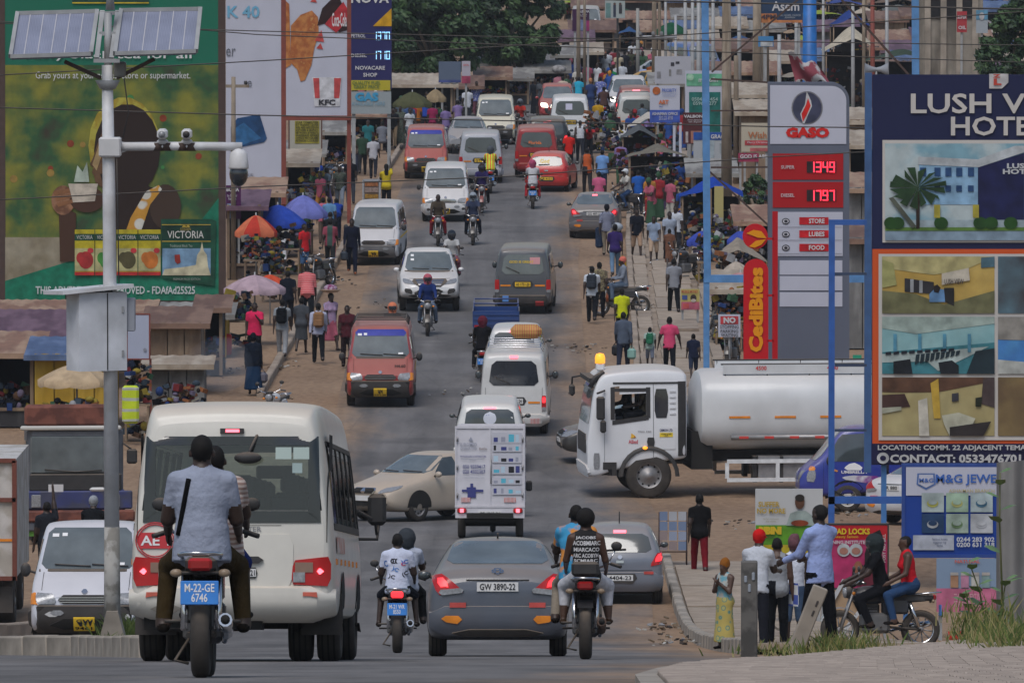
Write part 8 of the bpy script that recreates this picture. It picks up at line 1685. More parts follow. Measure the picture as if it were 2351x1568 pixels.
for nm,q in (('left',((40,31),(223,26),(209,124),(24,130))),('right',((278,24),(460,21),(450,118),(264,123)))):
 tl,tr,br,bl = [L(x,y,.32 if i < 2 else -.32) for i,(x,y) in enumerate(q)]; n = (tr - tl).cross(bl - tl).normalized(); n = n if n.y < 0 else -n
 pn = pt('solar_panel',lambda m: m.add([tl,tr,br,bl] + [p - n * .06 for p in (tl,tr,br,bl)],[(0,1,2,3),(7,6,5,4),(0,4,5,1),(1,5,6,2),(2,6,7,3),(3,7,4,0)],SOL))
 for k in range(1,6): a,b = tl.lerp(tr,k / 6) + n * .004,bl.lerp(br,k / 6) + n * .004; pt('cell_gap',lambda m: m.bar(a,b,.012,.004,flat((.42,.42,.46))),pn)
 for a,b in ((tl,tr),(tr,br),(br,bl),(bl,tl)): pt('panel_frame',lambda m: m.bar(a,b,.05,.07,STEEL),pn)
pt('panel_bracket',lambda m: (m.bar(L(235,28,.3),L(222,136,-.3),.06,.06,STEEL),m.bar(L(270,28,.3),L(256,136,-.3),.06,.06,STEEL),m.bar(L(228,78),L(264,78),.05,.05,STEEL),m.bar(L(225,32,.28),L(275,30,.28),.05,.05,STEEL),m.bar(L(215,140,-.3),L(275,140,-.3),.05,.05,STEEL)))
for s_ in ((148,142,232,180),(355,136,268,180)): pt('brace',lambda m: m.bar(L(*s_[:2]),L(*s_[2:]),.05,.05,BROWN))
pt('pole_head',lambda m: (m.tube([L(247,205),L(247,185)],[.1,.16],STEEL,8),m.tube([L(248,186),L(248,30)],.05,STEEL,8),m.tube([L(253,24),L(253,-60)],[.06,.02],STEEL,8))); pt('junction_box',lambda m: m.bbox(L(275,160),(.16,.14,.2),metalm((.16,.16,.15)),.02)); pt('collar',lambda m: m.bbox(L(253,338),(.28,.3,.25),PW,.02))
pt('arm',lambda m: (m.tube([L(275,337),L(420,336),L(556,337)],.055,PW,12),m.add([L(278,325),L(300,331),L(300,344),L(278,352)],[(0,1,2,3)],PW)))
for x,c in ((373,M_LENS),(429,M_BLACK)): cm = pt('camera',lambda m: (m.bbox(L(x,308,-.05),(.13,.34,.13),PW,.03),m.bbox(L(x,326),(.14,.16,.06),PW,.02))); pt('lens',lambda m: m.lathe([(.045,-.235),(.045,-.2)],c,12,'y',L(x,308)),cm); pt('clamp',lambda m: [m.tube([L(x + d,328),L(x + d,347)],.07,BROWN,8) for d in (-9,9)],cm)
dm = pt('dome_camera',lambda m: (m.lathe([(.05,.26),(.11,.2),(.13,.02),(.125,0)],PW,14,'z',L(548,388)),m.tube([L(545,345),L(548,362)],.03,STEEL,6))); pt('dome',lambda m: m.ell(L(548,400),(.12,.12,.16),M_TINT,14,10),dm)
pt('cable',lambda m: m.tube([L(285,180,-.02),L(295,260,-.02),L(282,318,-.02)],.008,M_BLACK,5)); pt('cable',lambda m: m.tube([L(268,360,-.12),L(273,650,-.1)],.008,M_BLACK,5))
cabR = Matrix.Rotation(.45,3,'Z'); cc = L(222,760)
cb = pt('cabinet',lambda m: m.box(cc,(.66,.42,1.0),CAB,cabR)); pt('cabinet_base',lambda m: m.box(L(226,838),(.6,.38,.12),metalm((.12,.10,.085)),cabR),cb); pt('cabinet_roof',lambda m: m.box(L(203,664),(.98,.66,.05),PW,Matrix.Rotation(-.08,3,'Y') @ cabR)); pt('vent_gap',lambda m: [m.box(L(165 + 26 * k,677 - 3 * k),(.06,.3,.12),M_BLACK,cabR) for k in range(4)],cb); pt('door_seam',lambda m: m.box(cc + cabR @ Vector((.06,-.212,0)),(.012,.01,.98),M_UNDER,cabR),cb)
for z in (.28,-.28): pt('lock',lambda m: m.box(cc + cabR @ Vector((.27,-.215,z)),(.025,.02,.08),STEEL,cabR),cb)
pt('meter_box',lambda m: m.bbox(L(299,722,.1),(.13,.2,.42),flat('#9296a0'),.01)); pt('meter_box',lambda m: m.box(L(281,728,.12),(.12,.2,.46),flat('#5c5d5c')))
# ------------------------------------------------------------------ poles, big frame, wires
def pole(label,x,ytop,row,w,m,x2=None,cat='utility pole',Y=None,name='utility_pole',arm=0):
 Y = Y or rowY(row); a = gX(x2 or x,Y); t = at(x,ytop,Y); rr = w / 2 * Y / FPX; root = thing(name,label,cat,a); mb = MB(); mb.tube([(0,0,-.1),(t.x - a.x,0,t.z - a.z)],[rr * 1.15,rr * .85],m,10); mb.build('shaft',root)
 if arm:
  mb = MB(); z = t.z - a.z - .3; mb.bar((t.x - a.x - arm,0,z),(t.x - a.x + arm,0,z),.1,.1,m); mb.build('crossarm',root)
  for k in (-.8,0,.8): mb = MB(); mb.lathe([(.03,0),(.06,.04),(.04,.12)],M_BLACK,8,'z',(t.x - a.x + k * arm,0,z + .05)); mb.build('insulator',root)
 return root
for i,(x,yt,row,w,m,arm,l) in enumerate([(536,177,640,12,WOODP,.5,'wooden pole with tangled wires right of the green billboard'),(1668,-30,560,24,WOODP,.9,'thick wooden pole right of the long blue post'),(1690,128,420,13,WOODP,0,'short thin wooden pole with loose wires beside the thick pole'),(1738,-30,330,22,WOODP,0,'left one of a close pair of wooden poles'),(1757,-30,325,18,WOODP,0,'right one of a close pair of wooden poles'),(1328,-30,250,10,WOODP,0,'far wooden pole by the purple board'),(1342,-30,245,7,WOODP,0,'thin far wooden pole by the purple board'),(1502,-30,240,12,WOODP,0,'far wooden pole left of the green parasol'),(1514,-30,235,8,WOODP,0,'second far wooden pole left of the green parasol'),(1528,-30,232,7,STEEL,0,'grey far pole left of the green parasol'),(1573,-30,260,9,STEEL,0,'leftmost of three grey steel poles beside the blue post'),(1590,-30,400,9,STEEL,0,'middle one of three grey steel poles beside the blue post'),(1604,-30,410,11,STEEL,0,'grey steel pole touching the long blue post'),(1637,-30,290,9,STEEL,0,'far grey pole behind the blue post'),(1697,-30,270,10,STEEL,0,'far grey pole before the blue tarpaulin'),(1789,80,360,10,STEEL,0,'grey pole left of the totem top'),(1828,-30,300,9,STEEL,0,'grey pole crossing the event billboard'),(1890,-30,320,7,STEEL,0,'thin grey pole right of the thick blue mast'),(1958,10,330,9,STEEL,0,'grey pole above the totem corner'),(1983,-30,330,9,WOODP,0,'wooden pole above the loudspeakers'),(2003,-30,340,11,REDF,0,'rust red pole above the loudspeakers'),(2036,-30,335,9,STEEL,0,'grey pole before the far stair tower'),(1551,36,330,7,flat('#9fa1a6'),0,'white camera pole above the far market'),(1464,20,205,9,flat('#8f8f8c'),0,'pale road sign post above the far taxis')]): pole(l,x,yt,row,w,m,arm=arm)
q = thing('camera_arm','white horizontal camera arm over the far market','camera',at(1505,86,rowY(330))); mb = MB(); mb.tube([(-.75,0,0),(.9,0,0)],.07,flat('#9fa1a6'),8); mb.build('arm',q)
for k in (-.65,-.1,.25): mb = MB(); mb.bbox((k,-.05,.15),(.14,.3,.16),flat('#77797c'),.03); mb.build('camera',q)
r = thing('empty_billboard','big empty sky blue billboard frame behind the totem','billboard frame',gX(1620,232)); g = r.location
def F_(x,y,dy=0): q = at(x,y,232 + dy) - g; return (q.x,dy,q.z)
SB = metalm((.09,.24,.50))
for n,a,b,w in (('frame_post',(1618,-60),(1624,645),.19),('frame_post',(2101,-60),(2104,640),.19),('frame_rail',(1616,640),(2108,640),.2),('strut',(1634,166),(1862,-25),.05),('strut',(1630,395),(1806,556),.05),('strut',(1932,0),(2086,172),.06),('crossbar',(1632,182),(1765,190),.05),('crossbar',(1632,255),(1765,254),.04),('crossbar',(1632,385),(1765,384),.05)): mb = MB(); mb.bar(F_(*a),F_(*b),w,w,SB if 'frame' in n else BROWN); mb.build(n,r)
for x in (1622,2103): mb = MB(); a = F_(x,640); mb.box2((a[0] - .08,-.08,-.3),(a[0] + .08,.08,a[2]),SB); mb.build('leg',r)
pole('thick royal blue steel mast above the totem',1859,-60,0,36,metalm((.012,.13,.42)),cat='mast',Y=300,name='steel_mast')
for i,(pts,w) in enumerate([([(1180,-8),(1430,1),(1763,9),(2380,23)],3.4),([(-20,54),(588,72),(1175,86),(1763,96),(2380,105)],2.2),([(-20,50),(470,70),(588,80),(1175,104),(1763,124),(2380,145)],2.2),([(-20,174),(588,141),(1175,106),(1763,68),(2380,26)],2.4),([(-20,247),(588,265),(1175,278),(1763,291),(2010,294)],2.6),([(-20,460),(588,429),(1175,405),(1763,361),(2010,348)],2.4)]):
 P = [at(x,y,192) for x,y in pts]; Q = []
 for a,b in zip(P[:-1],P[1:]): Q += [a.lerp(b,k / 8) for k in range(8)]
 mb = MB(); mb.tube(Q + [P[-1]],w * 192 / FPX * .62,M_BLACK,6); tag(mb.build('power_line',None),('topmost','second','third','fourth, left high to right low','fifth','lowest')[i] + ' of the black cables strung across the view','cable','overhead cables')
# ------------------------------------------------------------------ near right corner
def simple(name,label,cat,loc,f,rz=0,group=None):
 mb = MB(); f(mb); o = mb.build(name,None,loc); o.rotation_euler = (0,0,rz); return tag(o,label,cat,group)
BOL = mat2('bollard_dark',(.06,.058,.055),(.12,.115,.11),scale=6,rough=.8); p = at(1720,1536,63); b = thing('bollard','dark slotted concrete bollard on the block paving','bollard',(p.x,63,p.z)); mb = MB(); mb.bbox((0,0,.38),(.118,.1,.82),BOL,.008); mb.build('post',b)
for dx,z,h in ((-.028,.66,.05),(.028,.68,.06),(.0,.595,.06)): mb = MB(); mb.bbox((dx,-.052,z),(.022,.012,h),flat('#8f96a0'),.005); mb.build('slot',b)
p = at(1850,1492,84); b = thing('bollard','grey concrete bollard leaning to the right behind the paving','bollard',(p.x - .1,84,p.z)); mb = MB(); mb.bbox((0,0,.3),(.15,.12,.72),M_CONC,.01); mb.build('post',b); b.rotation_euler = (0,.38,0)
for z in (.5,.4): mb = MB(); mb.bbox((.02,-.062,z),(.02,.012,.06),M_BLACK,.004); mb.build('slot',b)
GALV = mat2('galvanised',(.20,.20,.20),(.30,.30,.295),scale=2,stretch=(1,1,.1),rough=.6); a = at(2288,1062,88); simple('corrugated_fence','grey corrugated sheet fence at the right edge','fence',(a.x,88,gz(88)),lambda m: m.grid(lambda u,v: (u * 1.4,.04 * math.sin(u * 38) + u * .3,v * (a.z - gz(88)) * (1 + .05 * u)),60,4,GALV))
p = gp(1545,1300); b = thing('newspaper_rack','wire newspaper rack full of magazines beside the pavement','rack',p)
mb = MB()
for x in (-.28,.28): mb.tube([(x,0,0),(x,.1,1.1)],.015,BROWN,6); mb.tube([(x,.4,0),(x,.1,1.1)],.015,BROWN,6)
mb.tube([(-.28,0,.3),(.28,0,.3)],.015,BROWN,6); mb.build('rack_frame',b)
for j in range(4):
 for i in range(3): mb = MB(); mb.box((-.19 + .19 * i,.02 + .025 * j,.42 + .2 * j),(.16,.03,.18),flat(rnd.choice(['#8d97ad','#6f7f9c','#a5a8b0','#5a6c92','#8c7f80']))); mb.build('magazine',b)
simple('wooden_plinth','tan plywood plinth behind the jewellery board','plinth',gX(2005,165) + Vector((0,0,.3)),lambda m: m.bbox((0,0,0),(1.05,.6,.7),mat2('plywood',(.26,.19,.14),(.34,.26,.19),scale=3),.02)); simple('bucket','small red plastic bucket at the edge of the paving','bucket',at(2194,1478,95),lambda m: m.lathe([(.06,0),(.085,.14)],flat((.5,.02,.02)),12)); simple('fruit','red fruit lying on the block paving','fruit',at(2278,1528,62),lambda m: m.ell((0,0,0),(.03,.03,.028),flat((.55,.03,.01)),10,6))
# ------------------------------------------------------------------ market: shacks, parasols, stalls
TIN = [mat2(f'tin_{i}',c1,c2,scale=1.3,stretch=(1,.3,1),rough=.75) for i,(c1,c2) in enumerate([((.22,.12,.08),(.33,.22,.15)),((.17,.16,.15),(.28,.27,.25)),((.09,.045,.07),(.15,.085,.12)),((.30,.24,.18),(.40,.34,.27)),((.13,.07,.05),(.2,.12,.085)),((.06,.10,.2),(.10,.15,.27))])]
WALL = [mat2(f'wall_{i}',c1,c2,scale=2.2,stretch=(1,1,.25),rough=.9) for i,(c1,c2) in enumerate([((.05,.035,.03),(.10,.07,.055)),((.18,.125,.085),(.26,.19,.13)),((.36,.22,.015),(.44,.28,.03)),((.14,.14,.14),(.21,.21,.21)),((.04,.07,.13),(.06,.1,.19)),((.03,.03,.034),(.055,.055,.06))])]
SHADE = mat('inside_shade',(.015,.014,.015),.95)  # near-black colour stands in for the shade inside stalls and windows
def shack(label,x0,x1,ytop,row,wall,roof,d=3.0,over=.35,pitch=.14,planks=True,open_=False,Y=None,name='market_shack',group=None,goods=False):
 Y = Y or rowY(row); a,b = gX(x0,Y),gX(x1,Y); w = b.x - a.x; h = at(x0,ytop,Y).z - a.z; c = (a.x + w / 2,Y,a.z); r = thing(name,label,'shack',c,group=group)
 h = max(h,1.2); mb = MB()
 for x,dx,y in ((-w / 2,.05,d / 2),(w / 2,-.05,d / 2)): mb.box((x + dx,y,h / 2),(.06,d,h),WALL[wall])
 mb.box((0,d,h / 2),(w,.06,h),WALL[wall] if not open_ else SHADE); mb.build('walls',r)  # open shacks: interior shade painted on the back wall
 if not open_:
  n = max(2,min(14,int(w / .45)))
  for k in range(n): mb = MB(); mb.box((-w / 2 + w * (k + .5) / n,rnd.uniform(-.015,.015),h / 2),(w / n - .025,.05,h),WALL[wall]); mb.build('plank',r)
 else:
  for x in (-w / 2 + .06,w / 2 - .06): mb = MB(); mb.box((x,0,h / 2),(.09,.09,h),WALL[1]); mb.build('post',r)
  mb = MB(); mb.box((0,.3,.45),(w * .86,.6,.08),WALL[1]); mb.box((0,.3,.22),(w * .8,.5,.44),WALL[wall]); mb.build('counter',r)
  if goods: heap(r,(0,.3,.5),w * .8,.5,.55)
 n = int(max(8,w / .12)); n = min(n,70)
 mb = MB(); mb.grid(lambda u,v: ((u - .5) * (w + .5),-over + v * (d + over + .2),h + .06 + (v - .3) * pitch * d + .012 * math.sin(u * n * PI)),n * 2,2,TIN[roof]); ro = mb.build('roof',r)
 mb = MB(); mb.box((0,-over,h + .02 - .3 * pitch * d),(w + .5,.05,.14),TIN[roof]); mb.build('fascia',r)
 return r
GC = ['#6a2a2c','#2a3f6e','#8a7a34','#94969a','#3a5a44','#5a4436','#1c1e24','#16171b','#6a6278','#8a5a3a','#3c4854','#8f8a80','#20283a','#2a2522']
def heap(root,c,w,d,h,n=None,seed=None):
 """piled wares: one joined part"""
 R_ = random.Random(seed or int(abs(c[0] * 97) + w * 31)); mb = MB()
 for k in range(n or int(30 + w * 26)):
  s = R_.uniform(.03,.10); p = (c[0] + R_.uniform(-.5,.5) * w,c[1] + R_.uniform(-.5,.5) * d,c[2] + R_.random() ** 1.6 * h); m = cloth(R_.choice(GC))
  if R_.random() < .8: mb.box(p,(s * R_.uniform(1.2,3.6),s * 1.8,s * R_.uniform(.5,2.6)),m,Matrix.Rotation(R_.uniform(-.5,.5),3,'Y') @ Matrix.Rotation(R_.uniform(0,3),3,'Z'))
  else: mb.ell(p,(s * 1.2,s,s * R_.uniform(.7,1.6)),m,8,5)
 o = mb.build('wares',root); o['kind'] = 'stuff'; return o
def parasol(label,x,ytop,yedge,row,half,c,c2=None,sag=.06,group=None,Y=None):
 Y = Y or rowY(row); p = gX(x,Y); t = at(x,ytop,Y).z - p.z; e = at(x,yedge,Y).z - p.z; R_ = half * Y / FPX; r = thing('parasol',label,'parasol',p,rnd.uniform(0,.7),group=group); n = 8
 A,B = cloth(c),cloth(c2 or c); mb = MB()
 for k in range(n):
  a0,a1 = 2 * PI * k / n,2 * PI * (k + 1) / n; rows = []
  for j in range(6):
   v = j / 5; rows.append([((lambda rr,aa: (rr * math.cos(aa),rr * math.sin(aa)))(R_ * v * (1 - .07 * math.sin(PI * i / 4)),a0 + (a1 - a0) * i / 4)) + (t - (t - e) * v ** 1.5 - sag * v * math.sin(PI * i / 4) * .8,) for i in range(5)])
  rows.append([(q[0] * 1.0,q[1] * 1.0,q[2] - .14) for q in rows[-1]])
  vs = [q for rw in rows for q in rw]; mb.add(vs,[(j * 5 + i,j * 5 + i + 1,j * 5 + i + 6,j * 5 + i + 5) for j in range(6) for i in range(4)],A if k % 2 else B,True)
 mb.build('canopy',r,fix=False); mb = MB(); mb.tube([(0,0,0),(0,0,t + .08)],.025,STEEL,6); mb.build('pole',r)
 for k in range(n): a = 2 * PI * k / n; mb = MB(); mb.tube([(0,0,e + .1),(R_ * .6 * math.cos(a),R_ * .6 * math.sin(a),t - (t - e) * .45 - .03)],.01,STEEL,4); mb.build('rib',r)
 return r
def stall(label,x0,x1,row,h=.75,d=.9,dens=1.0,Y=None,top=.5,group=None):
 Y = Y or rowY(row); a,b = gX(x0,Y),gX(x1,Y); w = b.x - a.x; r = thing('market_stall',label,'stall',(a.x + w / 2,Y,a.z),group=group)
 mb = MB(); mb.box((0,0,h),(w,d,.05),WALL[1]); mb.build('table_top',r)
 for x in (-w / 2 + .05,w / 2 - .05):
  for y in (-d / 2 + .05,d / 2 - .05): mb = MB(); mb.box((x,y,h / 2),(.05,.05,h),WALL[1]); mb.build('leg',r)
 heap(r,(0,0,h + .1),w * .95,d * .9,top,int((28 + w * 26) * dens)); heap(r,(0,.1,.12),w * .9,d * .6,.3,int(16 + w * 10)); return r
def tarp(label,x0,x1,ytop,yedge,row,c,ridge=.5,group=None,Y=None,d=2.6):
 Y = Y or rowY(row); a,b = gX(x0,Y),gX(x1,Y); w = b.x - a.x; t = at(x0,ytop,Y).z - a.z; e = max(.9,at(x0,yedge,Y).z - a.z); t = max(t,e + .25); r = thing('canopy_tent',label,'canopy',(a.x + w / 2,Y,a.z),group=group)
 sd = rnd.random() * 9; mb = MB(); mb.grid(lambda u,v: ((u - .5) * w,(v - .5) * d,e + (t - e) * (1 - abs(u - ridge) / max(ridge,1 - ridge)) ** .9 * (1 - .45 * abs(2 * v - 1) ** 2) + .05 * math.sin(9 * u + sd) * math.sin(7 * v + sd)),18,10,cloth(c)); mb.build('cover',r,fix=False)
 for x in (-w / 2 + .08,w / 2 - .08):
  for y in (-d / 2 + .1,d / 2 - .1): mb = MB(); mb.tube([(x,y,0),(x,y,e + .05)],.03,WALL[1],6); mb.build('post',r)
 mb = MB(); mb.box((0,d / 2 - .05,e / 2),(w * .95,.04,e * .96),SHADE); mb.build('back_shade_sheet',r); heap(r,(0,0,.4),w * .9,d * .6,max(.4,e * .7),int(40 + w * 22)); return r  # added dark sheet at the back paints the shade under the cover
# left side, near to far
shack('yellow plank kiosk with blue fascia board at the far left',78,262,812,985,2,5,2.5); shack('dark open shed left of the yellow kiosk',-60,78,806,980,5,0,3,open_=True,goods=True); shack('long plum red tin roofed shed behind the yellow kiosk',-80,250,772,890,5,2,5,pitch=.12,open_=True); shack('low rusty roofed shed behind the plum red roof',-80,330,742,850,0,0,5,pitch=.1,open_=True); shack('maroon roofed kiosk with tan plywood shutter',345,462,740,905,1,4,2.5); shack('grey sheet lean-to below the maroon kiosk',345,470,838,960,3,3,1.2); shack('black open booth right of the maroon kiosk',462,512,706,862,5,4,2,open_=True,goods=True)
shack('yellow plank store behind the maroon kiosk',380,520,726,820,2,1,2.5,pitch=.1); parasol('beige parasol in front of the yellow kiosk',176,834,872,1010,92,'#b19c80'); stall('shoe seller table under the beige parasol',92,235,1015,.6,.8,1.3,top=.4); simple('crate','tall wooden crate beside the solar pole','crate',gp(222,1075) + Vector((0,0,.5)),lambda m: m.bbox((0,0,0),(.5,.5,1.0),WALL[1],.02)); stall('clothes table behind the bus roof',285,345,1010,.9,.8,1.2,top=.9); stall('low table with folded sacks behind the bus roof',350,470,985,.55,1.2,1.0)
simple('safety_vests','lime yellow safety vests hanging behind the solar pole','vest',gp(300,1020) + Vector((0,0,1.0)),lambda m: m.bbox((0,0,0),(.42,.2,.95),mat2('hi_vis',(.5,.62,.02),(.42,.45,.4),'wave',1.2,.8,.85),.06)); simple('drum','red plastic drum at the cooked food stall','drum',gp(512,815),lambda m: m.lathe([(.22,0),(.25,.05),(.25,.55),(.22,.6)],flat((.42,.025,.02)),14))
for x0,x1,row,l in ((520,580,800,'cooked food table under the pink parasol'),(600,650,690,'table of bottles behind the orange parasol'),(560,640,655,'table with folded jeans under the red parasol'),(610,690,628,'table of caps and shirts under the blue parasol'),(560,620,600,'table of bags in the shade behind the red parasol'),(650,720,585,'table of shoes under the lilac parasol'),(660,720,540,'bundles beside the white billboard foot'),(690,740,500,'clothes table below the notice board')): stall(l,x0,x1,row,.8,1.2,1.5,top=.7)
for a in (('faded pink parasol at the cooked food stall',585,631,662,790,72,'#a8929c'),('orange red parasol behind the pink one',620,630,655,745,44,'#bb4a30'),('torn red parasol beside the goods tables',588,494,532,650,50,'#b03a2e','#c06a4c'),('blue advertising parasol over the caps table',638,470,512,625,68,'#2c49a6'),('lilac blue advertising parasol above the blue one',696,448,490,590,58,'#6a70b0'),('olive parasol by the thatched shop',947,211,238,335,46,'#4e5038'),('small tan parasol beside the olive one',1000,205,226,310,26,'#8a7a60'),('green parasol high in the far market',1540,52,72,205,38,'#1f5038'),('blue parasol with white mark on the right pavement',1612,530,553,650,36,'#3a4a9c'),('second blue parasol behind the wooden pole',1700,530,552,660,34,'#3a4a9c'),('pale pink parasol under the sky blue frame',1700,625,664,790,78,'#b08a8a','#a87c80'),('cream parasol beside the food banner',1690,600,630,720,40,'#a59a8e')): parasol(*a)
for x0,x1,yt,row,wl,rf,op,l in ((520,600,470,640,0,2,1,'open booth with plum roof beside the white billboard'),(560,640,440,590,4,0,1,'blue walled booth with rust roof'),(655,720,372,500,0,3,1,'booth hung with jerseys under the chicken billboard'),(655,735,350,450,5,1,1,'dark booth behind the notice board'),(740,800,300,400,4,1,1,'blue post booth right of the notice board'),(800,880,262,345,5,0,1,'dark shop below the purple pylon'),(880,1040,192,300,5,3,1,'wide thatched looking tin shop beyond the olive parasol'),(1040,1100,196,275,5,4,1,'black shop with hanging trousers'),(1100,1165,175,250,0,0,1,'brown shop left of the market lane'),(1165,1215,178,240,5,1,1,'grey roofed shop at the lane corner'),(1216,1300,160,230,1,1,1,'plywood stall beneath the big tree'),(1275,1330,125,215,5,1,1,'pointed grey roof stall with hanging shirts'),(1320,1375,118,205,1,3,1,'plywood stall with red hangings'),(900,1010,155,245,3,0,0,'low concrete store with rusty roof behind the tin shop'),(1085,1135,145,225,3,1,0,'grey block hut behind the shops')): shack(l,x0,x1,yt,row,wl,rf,3.2,open_=bool(op),goods=True)
# right side
tarp('royal blue canopy tent on the right pavement',1560,1704,404,452,575,'#1d3f96',.55); tarp('grey tarpaulin tent in the crowd',1424,1508,284,316,420,'#54585c'); tarp('long grey tarpaulin over hanging shirts',1440,1580,332,360,470,'#6f6a60'); tarp('white tarpaulin heap beside the insurance sign',1440,1510,256,292,385,'#b2aca4',.7); tarp('dirty cream tarpaulin bundle under the round emblem',1648,1760,545,600,700,'#8d8478',.4)
for x0,x1,row,l in ((1380,1430,395,'wares table in the middle of the crowd'),(1420,1480,450,'goods heap at the edge of the right pavement'),(1480,1560,480,'clothes heap under the grey tarpaulin'),(1560,1640,520,'produce table before the blue canopy'),(1580,1700,600,'mixed goods table under the blue canopy'),(1600,1660,660,'kettle table beside the blue parasol'),(1640,1720,705,'sacks stacked under the cream bundle'),(1640,1705,800,'cloth covered table below the pink parasol'),(1340,1400,350,'bowls table behind the crimson minibus'),(1500,1560,420,'hanging bags stall beside the maroon board')): stall(l,x0,x1,row,.8,1.2,1.6,top=.8)
for x0,x1,yt,row,wl,rf,op,l in ((1590,1680,395,545,3,1,1,'teal fronted shop behind the blue canopy'),(1700,1790,505,640,1,0,1,'open shed left of the totem'),(1700,1800,255,430,1,3,0,'tan wall shop behind the wooden poles'),(1640,1760,660,800,5,3,1,'dark booth under the pink parasol'),(1945,2010,430,640,3,0,0,'grey corrugated shed right of the totem'),(1945,2010,330,560,5,3,1,'brown roofed shed behind the totem edge'),(1940,2020,545,800,3,4,0,'tall corrugated wall store behind the blue ladder'),(1950,2000,275,470,1,3,0,'pale shop beside the hotel billboard top'),(1670,1765,215,380,3,3,1,'cream shop above the tan wall'),(1500,1570,190,330,0,1,1,'dark stall behind the torn notices')): shack(l,x0,x1,yt,row,wl,rf,3.2,open_=bool(op),goods=True)
# far slope: roofs and covers climbing to the top of the picture
TC = ['#8c8478','#3a4a86','#a59c90','#6a5a50','#30507a','#98826c','#8a9a3c','#5c605e','#b4a898','#2c4a38']
NM = dict(zip(TC,['grey brown','blue','pale cream','dark brown','slate blue','sand','lime','charcoal','off white','bottle green']))
k = 0
ORD = 'first second third fourth fifth sixth seventh eighth ninth tenth eleventh twelfth thirteenth fourteenth fifteenth sixteenth seventeenth eighteenth nineteenth twentieth'.split()
for ri_,row in enumerate((222,194,168,142,118,94,72,46,16,-20,-56)):
 i_ = 0; x = 1290 + rnd.uniform(0,40) if row < 190 else 1490
 while x < 2360:
  w = rnd.uniform(50,125); k += 1; where = f', {ORD[i_]} from left in {ORD[ri_]} roof row of far slope'; i_ += 1
  if not (1385 < x + w / 2 < 1500 and row > 120):
   if rnd.random() < .5: c = rnd.choice(TC); tarp(f'{NM[c]} market cover{where}',x,x + w,row - rnd.uniform(40,60),row - 32,row,c,rnd.uniform(.3,.7),'market covers on the far slope',d=4)
   else: ri = rnd.randrange(6); shack(('rusty','grey','plum','tan','brown','blue')[ri] + ' tin hut' + where,x,x + w,row - rnd.uniform(38,62),row,rnd.choice((0,1,3,5)),ri,3.5,open_=rnd.random() < .5,group='tin roofed huts on the far slope')
  x += w + rnd.uniform(-6,16)
for (x0,x1,yt,row,l) in ((2110,2255,-60,330,'stained concrete tower block above the hotel billboard'),):
 Y = rowY(row); a,b = gX(x0,Y),gX(x1,Y); h = at(x0,yt,Y).z - a.z; r = thing('building',l,'building',(a.x,Y,a.z)); mb = MB(); mb.box2((0,0,0),(b.x - a.x,5,h),mat2('stained_wall',(.13,.115,.095),(.26,.235,.2),scale=.9,stretch=(1,1,.15),rough=.9)); mb.build('wall',r)
 for i in range(4): mb = MB(); mb.box(((b.x - a.x) * (i + .5) / 4,-.03,h / 2),(.25,.12,h),M_CONC); mb.build('pilaster',r)
 for i in range(3): mb = MB(); mb.box(((b.x - a.x) * (i + 1) / 4,-.02,h * .8),(.6,.1,.9),SHADE); mb.build('window',r)
v = van_front('minibus','far silver minibus above the big tree','#9aa0a6'); v.place(1345,Y=rowY(96),rz=PI); v = car_front('taxi','far white taxi with yellow wings in the market lane','#bfc4c8',ST_SEDAN); v.place(1528,205,rz=PI + .4); v = van_front('minibus','far blue and white minibus in the market lane','#2a5aa0'); v.place(1592,190,rz=PI + .3); v = car_front('taxi','far orange taxi beside the dark red four wheel drive','#b88c2a',ST_SEDAN); v.place(1512,232,rz=PI + .6)
for x0,x1,y0,c,l in ((1772,2095,152,(.03,.13,.02),'green painted boundary wall above the totem'),):
 Y = rowY(176); a,b,t = gX(x0,Y),gX(x1,Y),at(x0,y0,Y); w = thing('painted_wall',l,'wall',(a.x,Y,a.z))
 for k in range(5): mb = MB(); L_ = (b.x - a.x) / 5; mb.box((L_ * (k + .5),0,(t.z - a.z) / 2),(L_ - .03,.2,t.z - a.z),mat(f'wallpaint{c}',c,.8)); mb.build('wall_panel',w)
tarp('big white and yellow event tent above the totem',1888,1998,60,118,300,'#b3aa98',.6,d=4); tarp('sagging green net canopy beside the tower block',1985,2110,112,140,315,'#3c4a40',.7,d=3); tarp('blue tent behind the event billboard',1905,1995,22,60,270,'#2a3f7c',d=4)
# horn loudspeakers above the hotel billboard
q = thing('loudspeaker','pair of grey horn loudspeakers back to back','loudspeaker',at(2012,160,232))
for s_ in (-1,1): mb = MB(); mb.lathe([(.05,0),(.08,s_ * .12),(.17,s_ * .3),(.19,s_ * .31)],flat('#8e9299'),14,'x',cap=False); mb.build('horn',q)
mb = MB(); mb.tube([(0,0,-.4),(0,0,0)],.03,STEEL,6); mb.build('bracket',q)
q = thing('torn_banner','torn red and white banner draped on top of the totem','banner',at(1868,190,219)); mb = MB(); mb.grid(lambda u,v: ((u - .5) * .9 - .2 * v,.15 * math.sin(6 * u + 3 * v),v * (.75 - .4 * u) + .08 * math.sin(11 * u)),12,10,mat2('torn_cloth',(.25,.05,.07),(.45,.44,.45),scale=1.6,lo=.48,hi=.52)); mb.build('cloth',q)
